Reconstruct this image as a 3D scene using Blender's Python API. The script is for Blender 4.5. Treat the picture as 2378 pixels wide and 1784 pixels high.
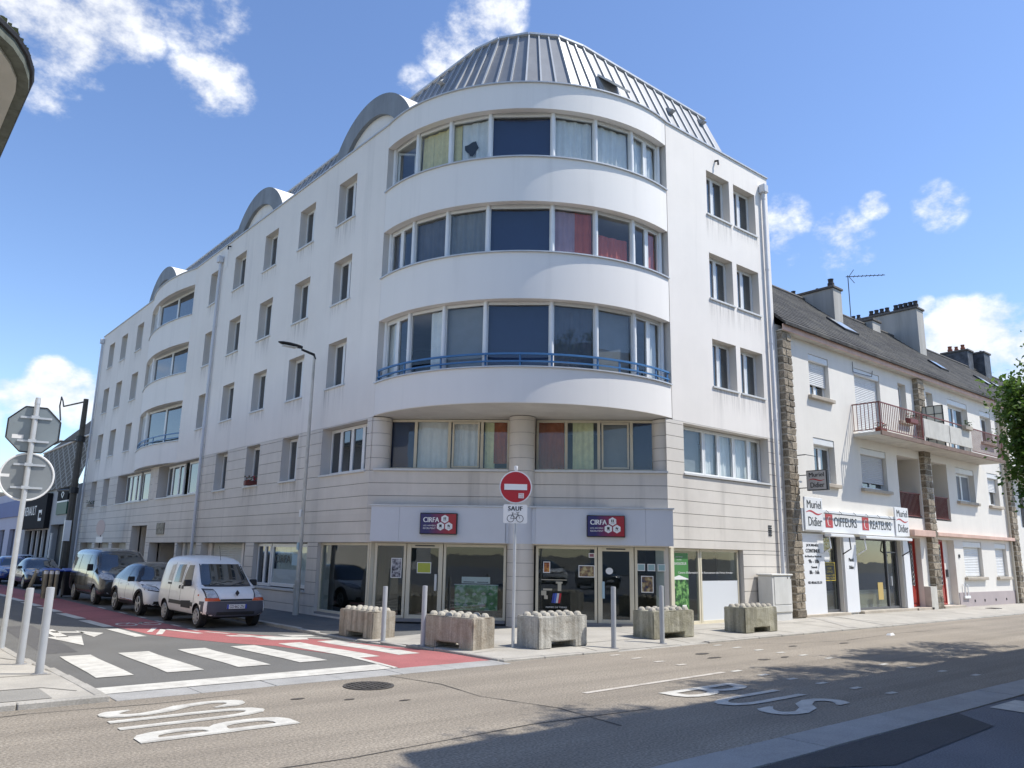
import bpy, bmesh, math, random
from mathutils import Vector, Matrix
from mathutils.bvhtree import BVHTree
random.seed(7)
rnd = random.uniform
for o in list(bpy.data.objects): bpy.data.objects.remove(o)
SC = bpy.context.scene
COL = SC.collection
R_ = math.radians

# ------------------------------------------------------------------ camera
CAM_H = 1.85
FPX, IW, IH = 1833.75, 2378.0, 1784.0
yaw, pitch, roll = R_(49.884), R_(12.244), R_(1.069)
fwd = Vector((math.cos(pitch)*math.cos(yaw), math.cos(pitch)*math.sin(yaw), math.sin(pitch)))
rt0 = Vector((math.sin(yaw), -math.cos(yaw), 0)); up0 = rt0.cross(fwd)
rgt = math.cos(roll)*rt0 + math.sin(roll)*up0
upv = -math.sin(roll)*rt0 + math.cos(roll)*up0
cam_d = bpy.data.cameras.new('camera'); cam = bpy.data.objects.new('camera', cam_d); COL.objects.link(cam)
m = Matrix((rgt, upv, -fwd)).transposed().to_4x4(); m.translation = (0, 0, CAM_H); cam.matrix_world = m
cam_d.sensor_width = 36; cam_d.lens = 36*FPX/IW; cam_d.clip_start = .05; cam_d.clip_end = 6000
SC.camera = cam
def ray(u, v): return (rgt*((u-IW/2)/FPX) - upv*((v-IH/2)/FPX) + fwd).normalized()

# ------------------------------------------------------------------ sun, sky, exposure
SUN = Vector((1.1, -1.05, 2.3)).normalized()
sd = bpy.data.lights.new('sun', 'SUN'); sd.energy = 2.7; sd.angle = R_(.53); sd.color = (1, .965, .9)
so = bpy.data.objects.new('sun', sd); COL.objects.link(so)
so.rotation_euler = (-SUN).to_track_quat('-Z', 'Y').to_euler(); so.location = (10, -10, 40)
W = bpy.data.worlds.new('World'); SC.world = W; W.use_nodes = True
nt = W.node_tree; nt.nodes.clear(); N = nt.nodes.new; L = nt.links.new
sky = N('ShaderNodeTexSky'); sky.sky_type = 'NISHITA'; sky.sun_disc = False
sky.sun_elevation = math.asin(SUN.z); sky.sun_rotation = math.atan2(SUN.x, SUN.y)
sky.air_density = 1.0; sky.dust_density = .25; sky.ozone_density = 3.2; sky.altitude = 50
bg = N('ShaderNodeBackground'); bg.inputs[1].default_value = .15
wo = N('ShaderNodeOutputWorld'); L(bg.outputs[0], wo.inputs[0])
tc = N('ShaderNodeTexCoord'); DIR = tc.outputs['Generated']
def mth(op, a, b=None, c=None):
    n = N('ShaderNodeMath'); n.operation = op
    for i, v in enumerate((a, b, c)):
        if v is None: continue
        if isinstance(v, (int, float)): n.inputs[i].default_value = v
        else: L(v, n.inputs[i])
    return n.outputs[0]
def wnoise(scale, detail, rough, off):
    mp = N('ShaderNodeMapping'); mp.inputs[1].default_value = off; mp.inputs[3].default_value = (1, 1, 1.5); L(DIR, mp.inputs[0])
    n = N('ShaderNodeTexNoise'); n.inputs['Scale'].default_value = scale; n.inputs['Detail'].default_value = detail
    n.inputs['Roughness'].default_value = rough; L(mp.outputs[0], n.inputs['Vector']); return n.outputs['Fac']
K_ = 1/.9298
clouds = [(160, 15, 115, 1), (60, 5, 85, .95), (255, 50, 70, .95), (205, 95, 60, .8), (395, 15, 70, .66), (475, 30, 50, .6), (445, 182, 66, .76), (475, 200, 50, .66),
 (505, 205, 40, .62), (440, 95, 34, .62), (110, 190, 50, .6), (1062, 26, 60, .74), (1015, 72, 54, .66), (965, 112, 50, .64), (890, 185, 38, .55), (1890, 445, 26, .60),
 (2028, 447, 44, .60), (1820, 530, 60, .62), (1695, 480, 50, .56), (1690, 528, 46, .56), (2060, 730, 62, 1), (2140, 740, 74, 1), (2215, 765, 86, 1), (2100, 790, 60, .8),
 (110, 835, 48, 1), (160, 858, 48, 1), (55, 862, 40, .9), (5, 838, 24, .9), (1995, 662, 20, .7), (20, 985, 26, .7), (2330, 700, 80, .9), (-60, 900, 50, .9)]
blob = None
for (px, py_, r, wgt) in clouds:
    d = ray(px*K_, py_*K_); a = r*K_/FPX*.86
    dp = N('ShaderNodeVectorMath'); dp.operation = 'DOT_PRODUCT'; L(DIR, dp.inputs[0]); dp.inputs[1].default_value = d
    mr = N('ShaderNodeMapRange'); mr.interpolation_type = 'SMOOTHSTEP'; L(dp.outputs['Value'], mr.inputs[0])
    mr.inputs[1].default_value = math.cos(a*1.9); mr.inputs[2].default_value = math.cos(a*.05); mr.inputs[3].default_value = 0; mr.inputs[4].default_value = wgt
    blob = mr.outputs[0] if blob is None else mth('MAXIMUM', blob, mr.outputs[0])
gen = N('ShaderNodeMapRange'); L(wnoise(3.2, 1, .5, (4.3, 1.2, 8.1)), gen.inputs[0]); gen.inputs[1].default_value = .60; gen.inputs[2].default_value = .78; gen.inputs[4].default_value = .8
inview = N('ShaderNodeVectorMath'); inview.operation = 'DOT_PRODUCT'; L(DIR, inview.inputs[0]); inview.inputs[1].default_value = fwd
far = N('ShaderNodeMapRange'); L(inview.outputs['Value'], far.inputs[0]); far.inputs[1].default_value = .72; far.inputs[2].default_value = .55; far.inputs[3].default_value = 0; far.inputs[4].default_value = 1
blob = mth('MAXIMUM', blob, mth('MULTIPLY', gen.outputs[0], far.outputs[0]))
fine = wnoise(9, 6, .64, (1.7, 3.1, .4))
dens = mth('ADD', mth('MULTIPLY', blob, .78), mth('MULTIPLY', mth('MULTIPLY', mth('SUBTRACT', fine, .5), 3.0), mth('MINIMUM', mth('MULTIPLY', blob, 2.2), 1.0)))
ramp = N('ShaderNodeMapRange'); ramp.interpolation_type = 'SMOOTHSTEP'; L(dens, ramp.inputs[0]); ramp.inputs[1].default_value = .28; ramp.inputs[2].default_value = .95; ramp.inputs[4].default_value = .92
shade = N('ShaderNodeMapRange'); L(fine, shade.inputs[0]); shade.inputs[1].default_value = .35; shade.inputs[2].default_value = .65; shade.inputs[3].default_value = .66; shade.inputs[4].default_value = 1
ccol = N('ShaderNodeMix'); ccol.data_type = 'RGBA'; ccol.blend_type = 'MULTIPLY'; ccol.inputs['Factor'].default_value = 1
ccol.inputs['A'].default_value = (4.0, 4.1, 4.3, 1); L(shade.outputs[0], ccol.inputs['B'])
hs = N('ShaderNodeHueSaturation'); hs.inputs['Saturation'].default_value = 1.06; hs.inputs['Value'].default_value = .72; hs.inputs['Hue'].default_value = .506; L(sky.outputs[0], hs.inputs['Color'])
mix = N('ShaderNodeMix'); mix.data_type = 'RGBA'; L(ramp.outputs[0], mix.inputs['Factor']); L(hs.outputs[0], mix.inputs['A']); L(ccol.outputs['Result'], mix.inputs['B'])
L(mix.outputs['Result'], bg.inputs[0])
SC.render.engine = 'CYCLES'
SC.cycles.max_bounces = 6; SC.cycles.diffuse_bounces = 3; SC.cycles.glossy_bounces = 3; SC.cycles.transmission_bounces = 4; SC.cycles.transparent_max_bounces = 8
SC.cycles.caustics_reflective = False; SC.cycles.caustics_refractive = False
SC.view_settings.view_transform = 'Standard'; SC.view_settings.look = 'None'; SC.view_settings.gamma = 1; SC.view_settings.exposure = 1.0
SC.view_settings.use_curve_mapping = False
SC.render.film_transparent = False

# ------------------------------------------------------------------ materials
def lin(c): return tuple((x/12.92 if x <= .04045 else ((x+.055)/1.055)**2.4) for x in c)
def hexc(h): return lin(tuple(int(h[i:i+2], 16)/255 for i in (0, 2, 4)))
MATS = {}
def mat(name, col, rough=.7, var=.0, vscale=3., bump=0., bscale=40., metal=0., spec=.5, streak=0., dirt=None, dirtamt=0., dscale=1.2, sub=None, ior=1.5, trans=0, coat=0, fine=0., fscale=120., alpha=1, sscale=1., objvar=0., stain=0., tracks=0.):
    """Principled material: base colour broken up by noise, vertical streaks, dirt of its own colour, fine speckle and bump."""
    if name in MATS: return MATS[name]
    M = bpy.data.materials.new(name); M.use_nodes = True; t = M.node_tree; p = t.nodes['Principled BSDF']
    n = t.nodes.new; l = t.links.new
    p.inputs['Base Color'].default_value = (*col, 1); p.inputs['Roughness'].default_value = rough; p.inputs['Metallic'].default_value = metal
    p.inputs['Specular IOR Level'].default_value = spec; p.inputs['IOR'].default_value = ior; p.inputs['Coat Weight'].default_value = coat; p.inputs['Coat Roughness'].default_value = .04
    p.inputs['Transmission Weight'].default_value = trans
    geo = n('ShaderNodeNewGeometry'); pos = geo.outputs['Position']; cur = None
    def noise(sc, det=5, rg=.6, mapping=None):
        v = pos
        if mapping:
            mp = n('ShaderNodeMapping'); mp.inputs[3].default_value = mapping; l(pos, mp.inputs[0]); v = mp.outputs[0]
        x = n('ShaderNodeTexNoise'); x.inputs['Scale'].default_value = sc; x.inputs['Detail'].default_value = det; x.inputs['Roughness'].default_value = rg; l(v, x.inputs['Vector']); return x.outputs['Fac']
    def mulby(fac, lo, hi, a=.3, b=.7):
        nonlocal cur
        mr = n('ShaderNodeMapRange'); l(fac, mr.inputs[0]); mr.inputs[1].default_value = a; mr.inputs[2].default_value = b; mr.inputs[3].default_value = lo; mr.inputs[4].default_value = hi
        mx = n('ShaderNodeMix'); mx.data_type = 'RGBA'; mx.blend_type = 'MULTIPLY'; mx.inputs['Factor'].default_value = 1
        if cur is None: mx.inputs['A'].default_value = (*col, 1)
        else: l(cur, mx.inputs['A'])
        l(mr.outputs[0], mx.inputs['B']); cur = mx.outputs['Result']
    if var: mulby(noise(vscale), 1-var, 1+var)
    if streak: mulby(noise(1.0, 6, .65, (2.2*sscale, 2.2*sscale, .16*sscale**.5)), 1-streak, 1.0, .38, .62)
    if tracks: mulby(noise(1.0, 4, .6, (.035, 1.5, 1)), 1-tracks, 1+tracks*.6, .36, .64)
    if stain: mulby(noise(1.0, 7, .6, (1.5, 1.5, .085)), 1.0, 1-stain, .56, .74)
    if objvar: mulby(n('ShaderNodeObjectInfo').outputs['Random'], 1-objvar, 1+objvar, 0, 1)
    if fine: mulby(noise(fscale, 2, .5), 1-fine, 1+fine, .3, .7)
    if dirt is not None:
        mr = n('ShaderNodeMapRange'); l(noise(dscale, 8, .68), mr.inputs[0]); mr.inputs[1].default_value = .45; mr.inputs[2].default_value = .72; mr.inputs[4].default_value = dirtamt
        mx = n('ShaderNodeMix'); mx.data_type = 'RGBA'; l(mr.outputs[0], mx.inputs['Factor'])
        if cur is None: mx.inputs['A'].default_value = (*col, 1)
        else: l(cur, mx.inputs['A'])
        mx.inputs['B'].default_value = (*dirt, 1); cur = mx.outputs['Result']
    if cur is not None: l(cur, p.inputs['Base Color'])
    if bump:
        b = n('ShaderNodeBump'); b.inputs['Strength'].default_value = bump; b.inputs['Distance'].default_value = .02; l(noise(bscale, 4, .6), b.inputs['Height']); l(b.outputs[0], p.inputs['Normal'])
    MATS[name] = M; return M
def glassmat(name, tint, ior=1.6, thru=1.0):
    M = bpy.data.materials.new(name); M.use_nodes = True; t = M.node_tree; t.nodes.clear(); n = t.nodes.new; l = t.links.new
    o = n('ShaderNodeOutputMaterial'); f0 = ((ior-1)/(ior+1))**2; lw = n('ShaderNodeLayerWeight'); lw.inputs[0].default_value = .5
    pw = n('ShaderNodeMath'); pw.operation = 'POWER'; l(lw.outputs['Facing'], pw.inputs[0]); pw.inputs[1].default_value = 4.5
    fr = n('ShaderNodeMath'); fr.operation = 'MULTIPLY_ADD'; l(pw.outputs[0], fr.inputs[0]); fr.inputs[1].default_value = 1-f0; fr.inputs[2].default_value = f0
    tr = n('ShaderNodeBsdfTransparent'); tr.inputs[0].default_value = (*tint, 1)
    gl = n('ShaderNodeBsdfGlossy'); gl.inputs['Roughness'].default_value = .012; gl.inputs['Color'].default_value = (.95, .97, 1, 1)
    geo = n('ShaderNodeNewGeometry'); nz = n('ShaderNodeTexNoise'); nz.inputs['Scale'].default_value = 1.4; l(geo.outputs['Position'], nz.inputs['Vector'])
    bp = n('ShaderNodeBump'); bp.inputs['Strength'].default_value = .03; bp.inputs['Distance'].default_value = .05; l(nz.outputs['Fac'], bp.inputs['Height']); l(bp.outputs[0], gl.inputs['Normal'])
    mx = n('ShaderNodeMixShader'); l(fr.outputs[0], mx.inputs[0]); l(tr.outputs[0], mx.inputs[1]); l(gl.outputs[0], mx.inputs[2]); l(mx.outputs[0], o.inputs[0])
    MATS[name] = M; return M
PLASTER = mat('plaster_white', (.82, .772, .71), .85, .035, .3, .15, 60, streak=.02, stain=.13, dirt=(.45, .42, .38), dirtamt=.10, dscale=.35)
BAND = mat('plaster_band', (.83, .795, .745), .8, .03, .6, .10, 50, streak=.02, stain=.10, dirt=(.45, .43, .40), dirtamt=.08, dscale=.6)
COURSE = mat('concrete_course', (.695, .648, .578), .85, .06, .5, .2, 90, streak=.04, stain=.22, dirt=(.38, .34, .29), dirtamt=.22, dscale=.45, objvar=.03)
JOINT = mat('joint_dark', (.16, .15, .14), .9)
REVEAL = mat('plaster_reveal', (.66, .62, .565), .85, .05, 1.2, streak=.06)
SOFF = mat('soffit_concrete', (.62, .61, .58), .85, .07, 1.5, dirt=(.3, .28, .25), dirtamt=.2)
ZINC = mat('zinc', (.225, .232, .245), .5, .10, 1.4, .05, 8, metal=.25, dirt=(.30, .298, .29), dirtamt=.4, dscale=1.8, objvar=.10)
ZSEAM = mat('zinc_seam', (.46, .47, .475), .45, .08, 2, metal=.2)
COPING = mat('coping_metal', (.55, .56, .57), .45, .08, 3, metal=.3)
ARCHGREY = mat('arch_grey_paint', (.26, .28, .30), .75, .1, 1.5, streak=.2)
FRAME = mat('window_frame_white', (.78, .78, .76), .35, .03, 4)
FRAMEC = mat('shop_frame_cream', (.66, .60, .46), .45, .06, 3)
SILL = mat('sill_metal', (.62, .62, .60), .5, .06, 3)
GLASS = glassmat('window_glass', (.95, .97, .97), 1.42)
GLASSD = mat('dark_window_glass', (.022, .030, .036), .03, .3, .6, spec=.9, ior=1.75)
SHOPGLASS = glassmat('shop_glass', (.85, .90, .90), 1.5)
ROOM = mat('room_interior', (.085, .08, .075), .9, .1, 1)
BLIND_NAVY = mat('navy_blind', (.012, .028, .085), .6, .08, 3)
BLIND_GREY = mat('grey_blind', (.22, .23, .24), .7, .08, 3)
C_WHITE = mat('white_curtain', (.74, .74, .72), .85, .06, 5)
C_CREAM = mat('cream_curtain', (.74, .64, .34), .85, .10, 5)
C_GREEN = mat('pale_green_curtain', (.72, .72, .42), .85, .12, 6)
C_ORANGE = mat('orange_curtain', (.36, .092, .022), .85, .12, 4)
C_PINK = mat('dusky_pink_curtain', (.42, .27, .31), .85, .12, 3)
C_RED = mat('red_curtain', (.52, .11, .07), .85, .12, 3)
C_SLATE = mat('slate_curtain', (.11, .12, .15), .85, .12, 3)
RAILB = mat('blue_railing_paint', (.055, .17, .36), .4, .08, 4)
PIPE = mat('grey_downpipe', (.58, .59, .61), .45, .05, 3)
DARK = mat('dark_recess', (.03, .03, .03), .9)
STEELG = mat('galvanised_steel', (.55, .57, .58), .42, .07, 6, metal=.35)
BLACK = mat('black_plastic', (.016, .016, .018), .5, .1, 8)
WHITE = mat('white_paint_gloss', (.80, .80, .79), .35, .03, 4)
RED = mat('sign_red', (.42, .012, .018), .35, .04, 3)
# ------------------------------------------------------------------ mesh helpers
def stainmat():
    M = bpy.data.materials.new('rain_stain'); M.use_nodes = True; t = M.node_tree; p = t.nodes['Principled BSDF']; n = t.nodes.new; l = t.links.new
    p.inputs['Base Color'].default_value = (.20, .18, .155, 1); p.inputs['Roughness'].default_value = .9
    tc_ = n('ShaderNodeTexCoord'); sx = n('ShaderNodeSeparateXYZ'); l(tc_.outputs['Generated'], sx.inputs[0]); geo = n('ShaderNodeNewGeometry'); mp = n('ShaderNodeMapping'); mp.inputs[3].default_value = (14, 14, .7); l(geo.outputs['Position'], mp.inputs[0])
    nz = n('ShaderNodeTexNoise'); nz.inputs['Scale'].default_value = 1; nz.inputs['Detail'].default_value = 3; l(mp.outputs[0], nz.inputs['Vector']); mr = n('ShaderNodeMapRange'); l(nz.outputs['Fac'], mr.inputs[0]); mr.inputs[1].default_value = .42; mr.inputs[2].default_value = .75; mr.inputs[4].default_value = .38
    pw = n('ShaderNodeMath'); pw.operation = 'POWER'; l(sx.outputs['Z'], pw.inputs[0]); pw.inputs[1].default_value = 1.4; mu_ = n('ShaderNodeMath'); mu_.operation = 'MULTIPLY'; l(pw.outputs[0], mu_.inputs[0]); l(mr.outputs[0], mu_.inputs[1]); l(mu_.outputs[0], p.inputs['Alpha']); return M
STAIN = stainmat()
class MB:
    def __init__(s): s.v = []; s.f = []
    def add(s, vs, fs):
        b = len(s.v); s.v += [tuple(v) for v in vs]; s.f += [tuple(i+b for i in f) for f in fs]; return s
    def quad(s, a, b, c, d): return s.add((a, b, c, d), ((0, 1, 2, 3),))
    def poly(s, pts): return s.add(pts, (tuple(range(len(pts))),))
    def hexa(s, p): return s.add(p, ((0, 3, 2, 1), (4, 5, 6, 7), (0, 1, 5, 4), (1, 2, 6, 5), (2, 3, 7, 6), (3, 0, 4, 7)))
    def box(s, x0, x1, y0, y1, z0, z1):
        return s.hexa([(x0, y0, z0), (x1, y0, z0), (x1, y1, z0), (x0, y1, z0), (x0, y0, z1), (x1, y0, z1), (x1, y1, z1), (x0, y1, z1)])
    def fbox(s, fr, u0, u1, z0, z1, d0, d1):
        q = fr.pt; return s.hexa([q(u0, z0, d0), q(u1, z0, d0), q(u1, z0, d1), q(u0, z0, d1), q(u0, z1, d0), q(u1, z1, d0), q(u1, z1, d1), q(u0, z1, d1)])
    def prism(s, pts, z0, z1):
        n = len(pts); s.add([(p[0], p[1], z0) for p in pts]+[(p[0], p[1], z1) for p in pts], [tuple(range(n))[::-1], tuple(range(n, 2*n))]+[(i, (i+1) % n, n+(i+1) % n, n+i) for i in range(n)]); return s
    def fprism(s, fr, pts, d0, d1):
        n = len(pts); s.add([fr.pt(u, z, d0) for u, z in pts]+[fr.pt(u, z, d1) for u, z in pts], [tuple(range(n))[::-1], tuple(range(n, 2*n))]+[(i, (i+1) % n, n+(i+1) % n, n+i) for i in range(n)]); return s
    def ring(s, c, r, ax, n=12):
        ax = Vector(ax).normalized(); a = ax.orthogonal().normalized(); b = ax.cross(a)
        return [Vector(c)+a*(r*math.cos(2*math.pi*i/n))+b*(r*math.sin(2*math.pi*i/n)) for i in range(n)]
    def tube(s, pts, rad, n=10, caps=True):
        pts = [Vector(p) for p in pts]; rr = rad if isinstance(rad, (list, tuple)) else [rad]*len(pts); vs = []
        ref = None
        for i, p in enumerate(pts):
            d = (pts[min(i+1, len(pts)-1)]-pts[max(i-1, 0)]).normalized()
            a = d.orthogonal().normalized() if ref is None else (ref-d*ref.dot(d)).normalized()
            ref = a; b = d.cross(a)
            vs += [p+a*(rr[i]*math.cos(2*math.pi*k/n))+b*(rr[i]*math.sin(2*math.pi*k/n)) for k in range(n)]
        fs = [(i*n+k, i*n+(k+1) % n, (i+1)*n+(k+1) % n, (i+1)*n+k) for i in range(len(pts)-1) for k in range(n)]
        if caps: fs += [tuple(range(n))[::-1], tuple(range((len(pts)-1)*n, len(pts)*n))]
        return s.add(vs, fs)
    def cyl(s, x, y, z0, z1, r, n=16, r1=None): return s.tube([(x, y, z0), (x, y, z1)], [r, r if r1 is None else r1], n)
    def lathe(s, x, y, prof, n=14):
        vs = [(x+r*math.cos(2*math.pi*k/n), y+r*math.sin(2*math.pi*k/n), z) for r, z in prof for k in range(n)]
        return s.add(vs, [(i*n+k, i*n+(k+1) % n, (i+1)*n+(k+1) % n, (i+1)*n+k) for i in range(len(prof)-1) for k in range(n)]+[tuple(range(n))[::-1], tuple(range((len(prof)-1)*n, len(prof)*n))])
    def build(s, name, mt, parent=None, smooth=False, bevel=0, kind=None, recalc=True, label=None):
        off = Vector((0, 0, 0))
        if parent is not None:
            r = parent
            while r.parent: r = r.parent
            if not r.get('_local'): off = r.location
        me = bpy.data.meshes.new(name); me.from_pydata([(v[0]-off[0], v[1]-off[1], v[2]-off[2]) for v in s.v], [], s.f); me.update()
        if recalc or bevel:
            bm = bmesh.new(); bm.from_mesh(me)
            if recalc: bmesh.ops.recalc_face_normals(bm, faces=bm.faces)
            if bevel: bmesh.ops.bevel(bm, geom=list(bm.edges), offset=bevel, segments=1, affect='EDGES', clamp_overlap=True)
            bm.to_mesh(me); bm.free()
        if smooth:
            for p in me.polygons: p.use_smooth = True
            if smooth != 'all': me.set_sharp_from_angle(angle=R_(38))
        if mt: me.materials.append(mt)
        o = bpy.data.objects.new(name, me); COL.objects.link(o)
        if parent is not None: o.parent = parent
        if kind: o['kind'] = kind
        if label: o['label'] = label
        return o
class Fr:
    """vertical face: origin, direction along the face, outward normal"""
    def __init__(s, p, u, n): s.p = Vector((p[0], p[1], 0)); s.u = Vector((u[0], u[1], 0)).normalized(); s.n = Vector((n[0], n[1], 0)).normalized()
    def pt(s, u, z, d=0): q = s.p+s.u*u+s.n*d; return (q.x, q.y, z)
def tag(o, label, cat, group=None, kind=None):
    if label: o['label'] = label
    if cat: o['category'] = cat
    if group: o['group'] = group
    if kind: o['kind'] = kind
    return o
def thing(name, label, cat, loc=(0, 0, 0), group=None, local=False, rz=0):
    o = bpy.data.objects.new(name, None); COL.objects.link(o); o.location = loc; o.rotation_euler = (0, 0, rz); o.empty_display_size = .2
    if local: o['_local'] = 1
    return tag(o, label, cat, group)
def dup(root, loc, rz=0, label=None, parent=None):
    r = root.copy(); COL.objects.link(r)
    if parent is None: r.location = loc; r.rotation_euler = (0, 0, rz)
    else: r.parent = parent
    if label: r['label'] = label
    for ch in list(root.children): dup(ch, None, parent=r)
    return r
def wall(mb, fr, u0, u1, z0, z1, ops, depth=.3, d=0, rev=None):
    us = sorted({u0, u1, *[x for o in ops for x in o[:2] if u0 < x < u1]}); zs = sorted({z0, z1, *[x for o in ops for x in o[2:4] if z0 < x < z1]})
    for a, b in zip(us, us[1:]):
        run = None
        for c, e in zip(zs, zs[1:]):
            mu, mz = (a+b)/2, (c+e)/2
            if any(o[0] < mu < o[1] and o[2] < mz < o[3] for o in ops): continue
            mb.quad(fr.pt(a, c, d), fr.pt(b, c, d), fr.pt(b, e, d), fr.pt(a, e, d))
    for o in ops:
        rv = MB() if rev else mb
        a, b, c, e = max(o[0], u0), min(o[1], u1), max(o[2], z0), min(o[3], z1)
        if a >= b or c >= e: continue
        q = fr.pt; D = d-depth; g = d-.001
        if o[0] >= u0: rv.quad(q(a, c, g), q(a, e, g), q(a, e, D), q(a, c, D))
        if o[1] <= u1: rv.quad(q(b, c, g), q(b, e, g), q(b, e, D), q(b, c, D))
        if o[3] <= z1: rv.quad(q(a, e, g), q(b, e, g), q(b, e, D), q(a, e, D))
        if o[2] > z0: rv.quad(q(a, c, g), q(b, c, g), q(b, c, D), q(a, c, D))
        if rev: rv.build('reveal', rev[1], rev[0], recalc=False)
def courses(parent, fr, u0, u1, zlist, ops, m, th=.022, gap=.007, d=0):
    for za, zb in zip(zlist, zlist[1:]):
        us = sorted({u0, u1, *[x for o in ops for x in o[:2] if u0 < x < u1]}); zs = sorted({za+gap, zb-gap, *[x for o in ops for x in o[2:4] if za+gap < x < zb-gap]})
        for c, e in zip(zs, zs[1:]):
            run = None
            for a, b in list(zip(us, us[1:]))+[(None, None)]:
                ok = a is not None and not any(o[0] < (a+b)/2 < o[1] and o[2] < (c+e)/2 < o[3] for o in ops)
                if ok: run = (run[0], b) if run else (a, b)
                elif run: MB().fbox(fr, run[0], run[1], c, e, d-th, d).build('wall_course', m, parent); run = None
def frame_bars(mb, fr, u0, u1, z0, z1, w, d0, d1):
    mb.fbox(fr, u0, u0+w, z0, z1, d0, d1); mb.fbox(fr, u1-w, u1, z0, z1, d0, d1)
    mb.fbox(fr, u0+w, u1-w, z0, z0+w, d0, d1); mb.fbox(fr, u0+w, u1-w, z1-w, z1, d0, d1)
def window(parent, fr, u0, u1, z0, z1, d=-.28, splits=None, glass=None, w=.055, fm=None, sill=True, leaf=.04, name='window', sproj=.05, curt=None):
    """frame with casements, one pane per light, a sill in front; d = how far the frame stands behind the wall face"""
    mb = MB(); frame_bars(mb, fr, u0, u1, z0, z1, w, d-.06, d)
    sp = [u0+(u1-u0)/2] if splits is None else splits; edges = [u0+w, *sp, u1-w]
    for s in sp: mb.fbox(fr, s-w*.6, s+w*.6, z0+w, z1-w, d-.055, d+.008)
    if leaf:
        for i, (a, b) in enumerate(zip(edges, edges[1:])):
            a2 = a+(w*.6 if i else 0); b2 = b-(w*.6 if i < len(sp) else 0); frame_bars(mb, fr, a2, b2, z0+w, z1-w, leaf, d-.045, d+.014)
    wo_ = mb.build(name, fm or FRAME, parent)
    for a, b in zip(edges, edges[1:]): MB().fbox(fr, a, b, z0+w, z1-w, d-.032, d-.024).build('pane', glass or GLASSD, wo_)
    if sill: MB().fbox(fr, u0-.05, u1+.05, z0-.055, z0-.002, d, sproj).build('sill', SILL, wo_)
    if sill and u1-u0 < 1.6:
        h_ = rnd(.45, 1.0); MB().quad(fr.pt(u0-.08, z0-.057-h_, .004), fr.pt(u1+.08, z0-.057-h_, .004), fr.pt(u1+.08, z0-.057, .004), fr.pt(u0-.08, z0-.057, .004)).build('rain_stain', STAIN, wo_, recalc=False)
    if curt:
        for (a, b, cm, amp, z_a, z_b) in curt: curtain(wo_, fr, a, b, z_a, z_b, d-.14, cm, amp)
    return wo_
def curtain(parent, fr, u0, u1, z0, z1, d, m, amp=.03, name='curtain'):
    n = max(4, int((u1-u0)/.035)) if amp else 1; vs = []; ph = rnd(0, 6)
    for j, z in enumerate((z0, (z0+z1)/2, z1)):
        for i in range(n+1):
            u = u0+(u1-u0)*i/n; vs.append(fr.pt(u, z, d+amp*math.sin(u*38+ph+.6*math.sin(u*9))*(1-.35*j)+amp*.5*math.sin(u*17+j)))
    fs = [(j*(n+1)+i, j*(n+1)+i+1, (j+1)*(n+1)+i+1, (j+1)*(n+1)+i) for j in range(2) for i in range(n)]
    return MB().add(vs, fs).build(name, m, parent, smooth='all', recalc=False)
TXT = {}
def text_geo(txt, space=1.0):
    k = (txt, space)
    if k in TXT: return TXT[k]
    cu = bpy.data.curves.new('t', 'FONT'); cu.body = txt; cu.resolution_u = 3; cu.space_character = space
    o = bpy.data.objects.new('t', cu); COL.objects.link(o); bpy.context.view_layer.update()
    me = bpy.data.meshes.new_from_object(o.evaluated_get(bpy.context.evaluated_depsgraph_get()))
    vs = [(v.co.x, v.co.y) for v in me.vertices]; fs = [tuple(p.vertices) for p in me.polygons]
    bpy.data.objects.remove(o); bpy.data.curves.remove(cu); bpy.data.meshes.remove(me)
    x0 = min(v[0] for v in vs); x1 = max(v[0] for v in vs); y0 = min(v[1] for v in vs); y1 = max(v[1] for v in vs)
    TXT[k] = ([((v[0]-x0)/(x1-x0), (v[1]-y0)/(y1-y0)) for v in vs], fs, (x1-x0)/(y1-y0)); return TXT[k]
def text(parent, txt, fr, u0, u1, z0, z1, d, m, fit=True, bold=0, name='lettering', space=1.0):
    """flat lettering stretched into the given rectangle of the face"""
    vs, fs, asp = text_geo(txt, space); mb = MB()
    if not fit:
        wv = (z1-z0)*asp; c = (u0+u1)/2; sg = 1 if u1 > u0 else -1; u0, u1 = c-sg*wv/2, c+sg*wv/2
    for i, k in enumerate([0] if not bold else [-bold, 0, bold]):
        mb.add([fr.pt(u0+(u1-u0)*x+k, z0+(z1-z0)*y, d+i*.0006) for x, y in vs], fs)
    return mb.build(name, m, parent, recalc=False)
# ================================================================== GROUND
def sm(t): t = min(max(t, 0), 1); return t*t*(3-2*t)
def dip(y): return -.13*sm((y-12.5)/5)
def road_z(x, y): return dip(y)
def pave_z(x, y):
    k = min(max(min(x-9.4, y-11.25)/2.1, 0), 1)
    dr = .026*max(0, 1-max(0, y-11.4)/.6) if 11.6 < x < 15.3 else 0   # dropped kerb at the crossing
    return .04+.06*k+.04*sm((y-17)/3)*(1-k)+dip(y)-dr
def island_z(x, y): return .06+dip(y)
ROADM = mat('chipped_bus_lane_surface', (.295, .256, .205), .9, .08, .3, .6, 60, tracks=.16, fine=.38, fscale=36, dirt=(.22, .19, .155), dirtamt=.4, dscale=.5, spec=.25)
ASPH = mat('side_street_asphalt', (.155, .150, .138), .88, .12, .5, .5, 80, fine=.3, fscale=70, dirt=(.16, .155, .145), dirtamt=.35, dscale=.4, spec=.3)
ASPHD = mat('dark_asphalt', (.15, .155, .17), .85, .15, .6, .5, 60, fine=.35, fscale=55, dirt=(.19, .19, .195), dirtamt=.5, dscale=.7, spec=.35)
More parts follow.
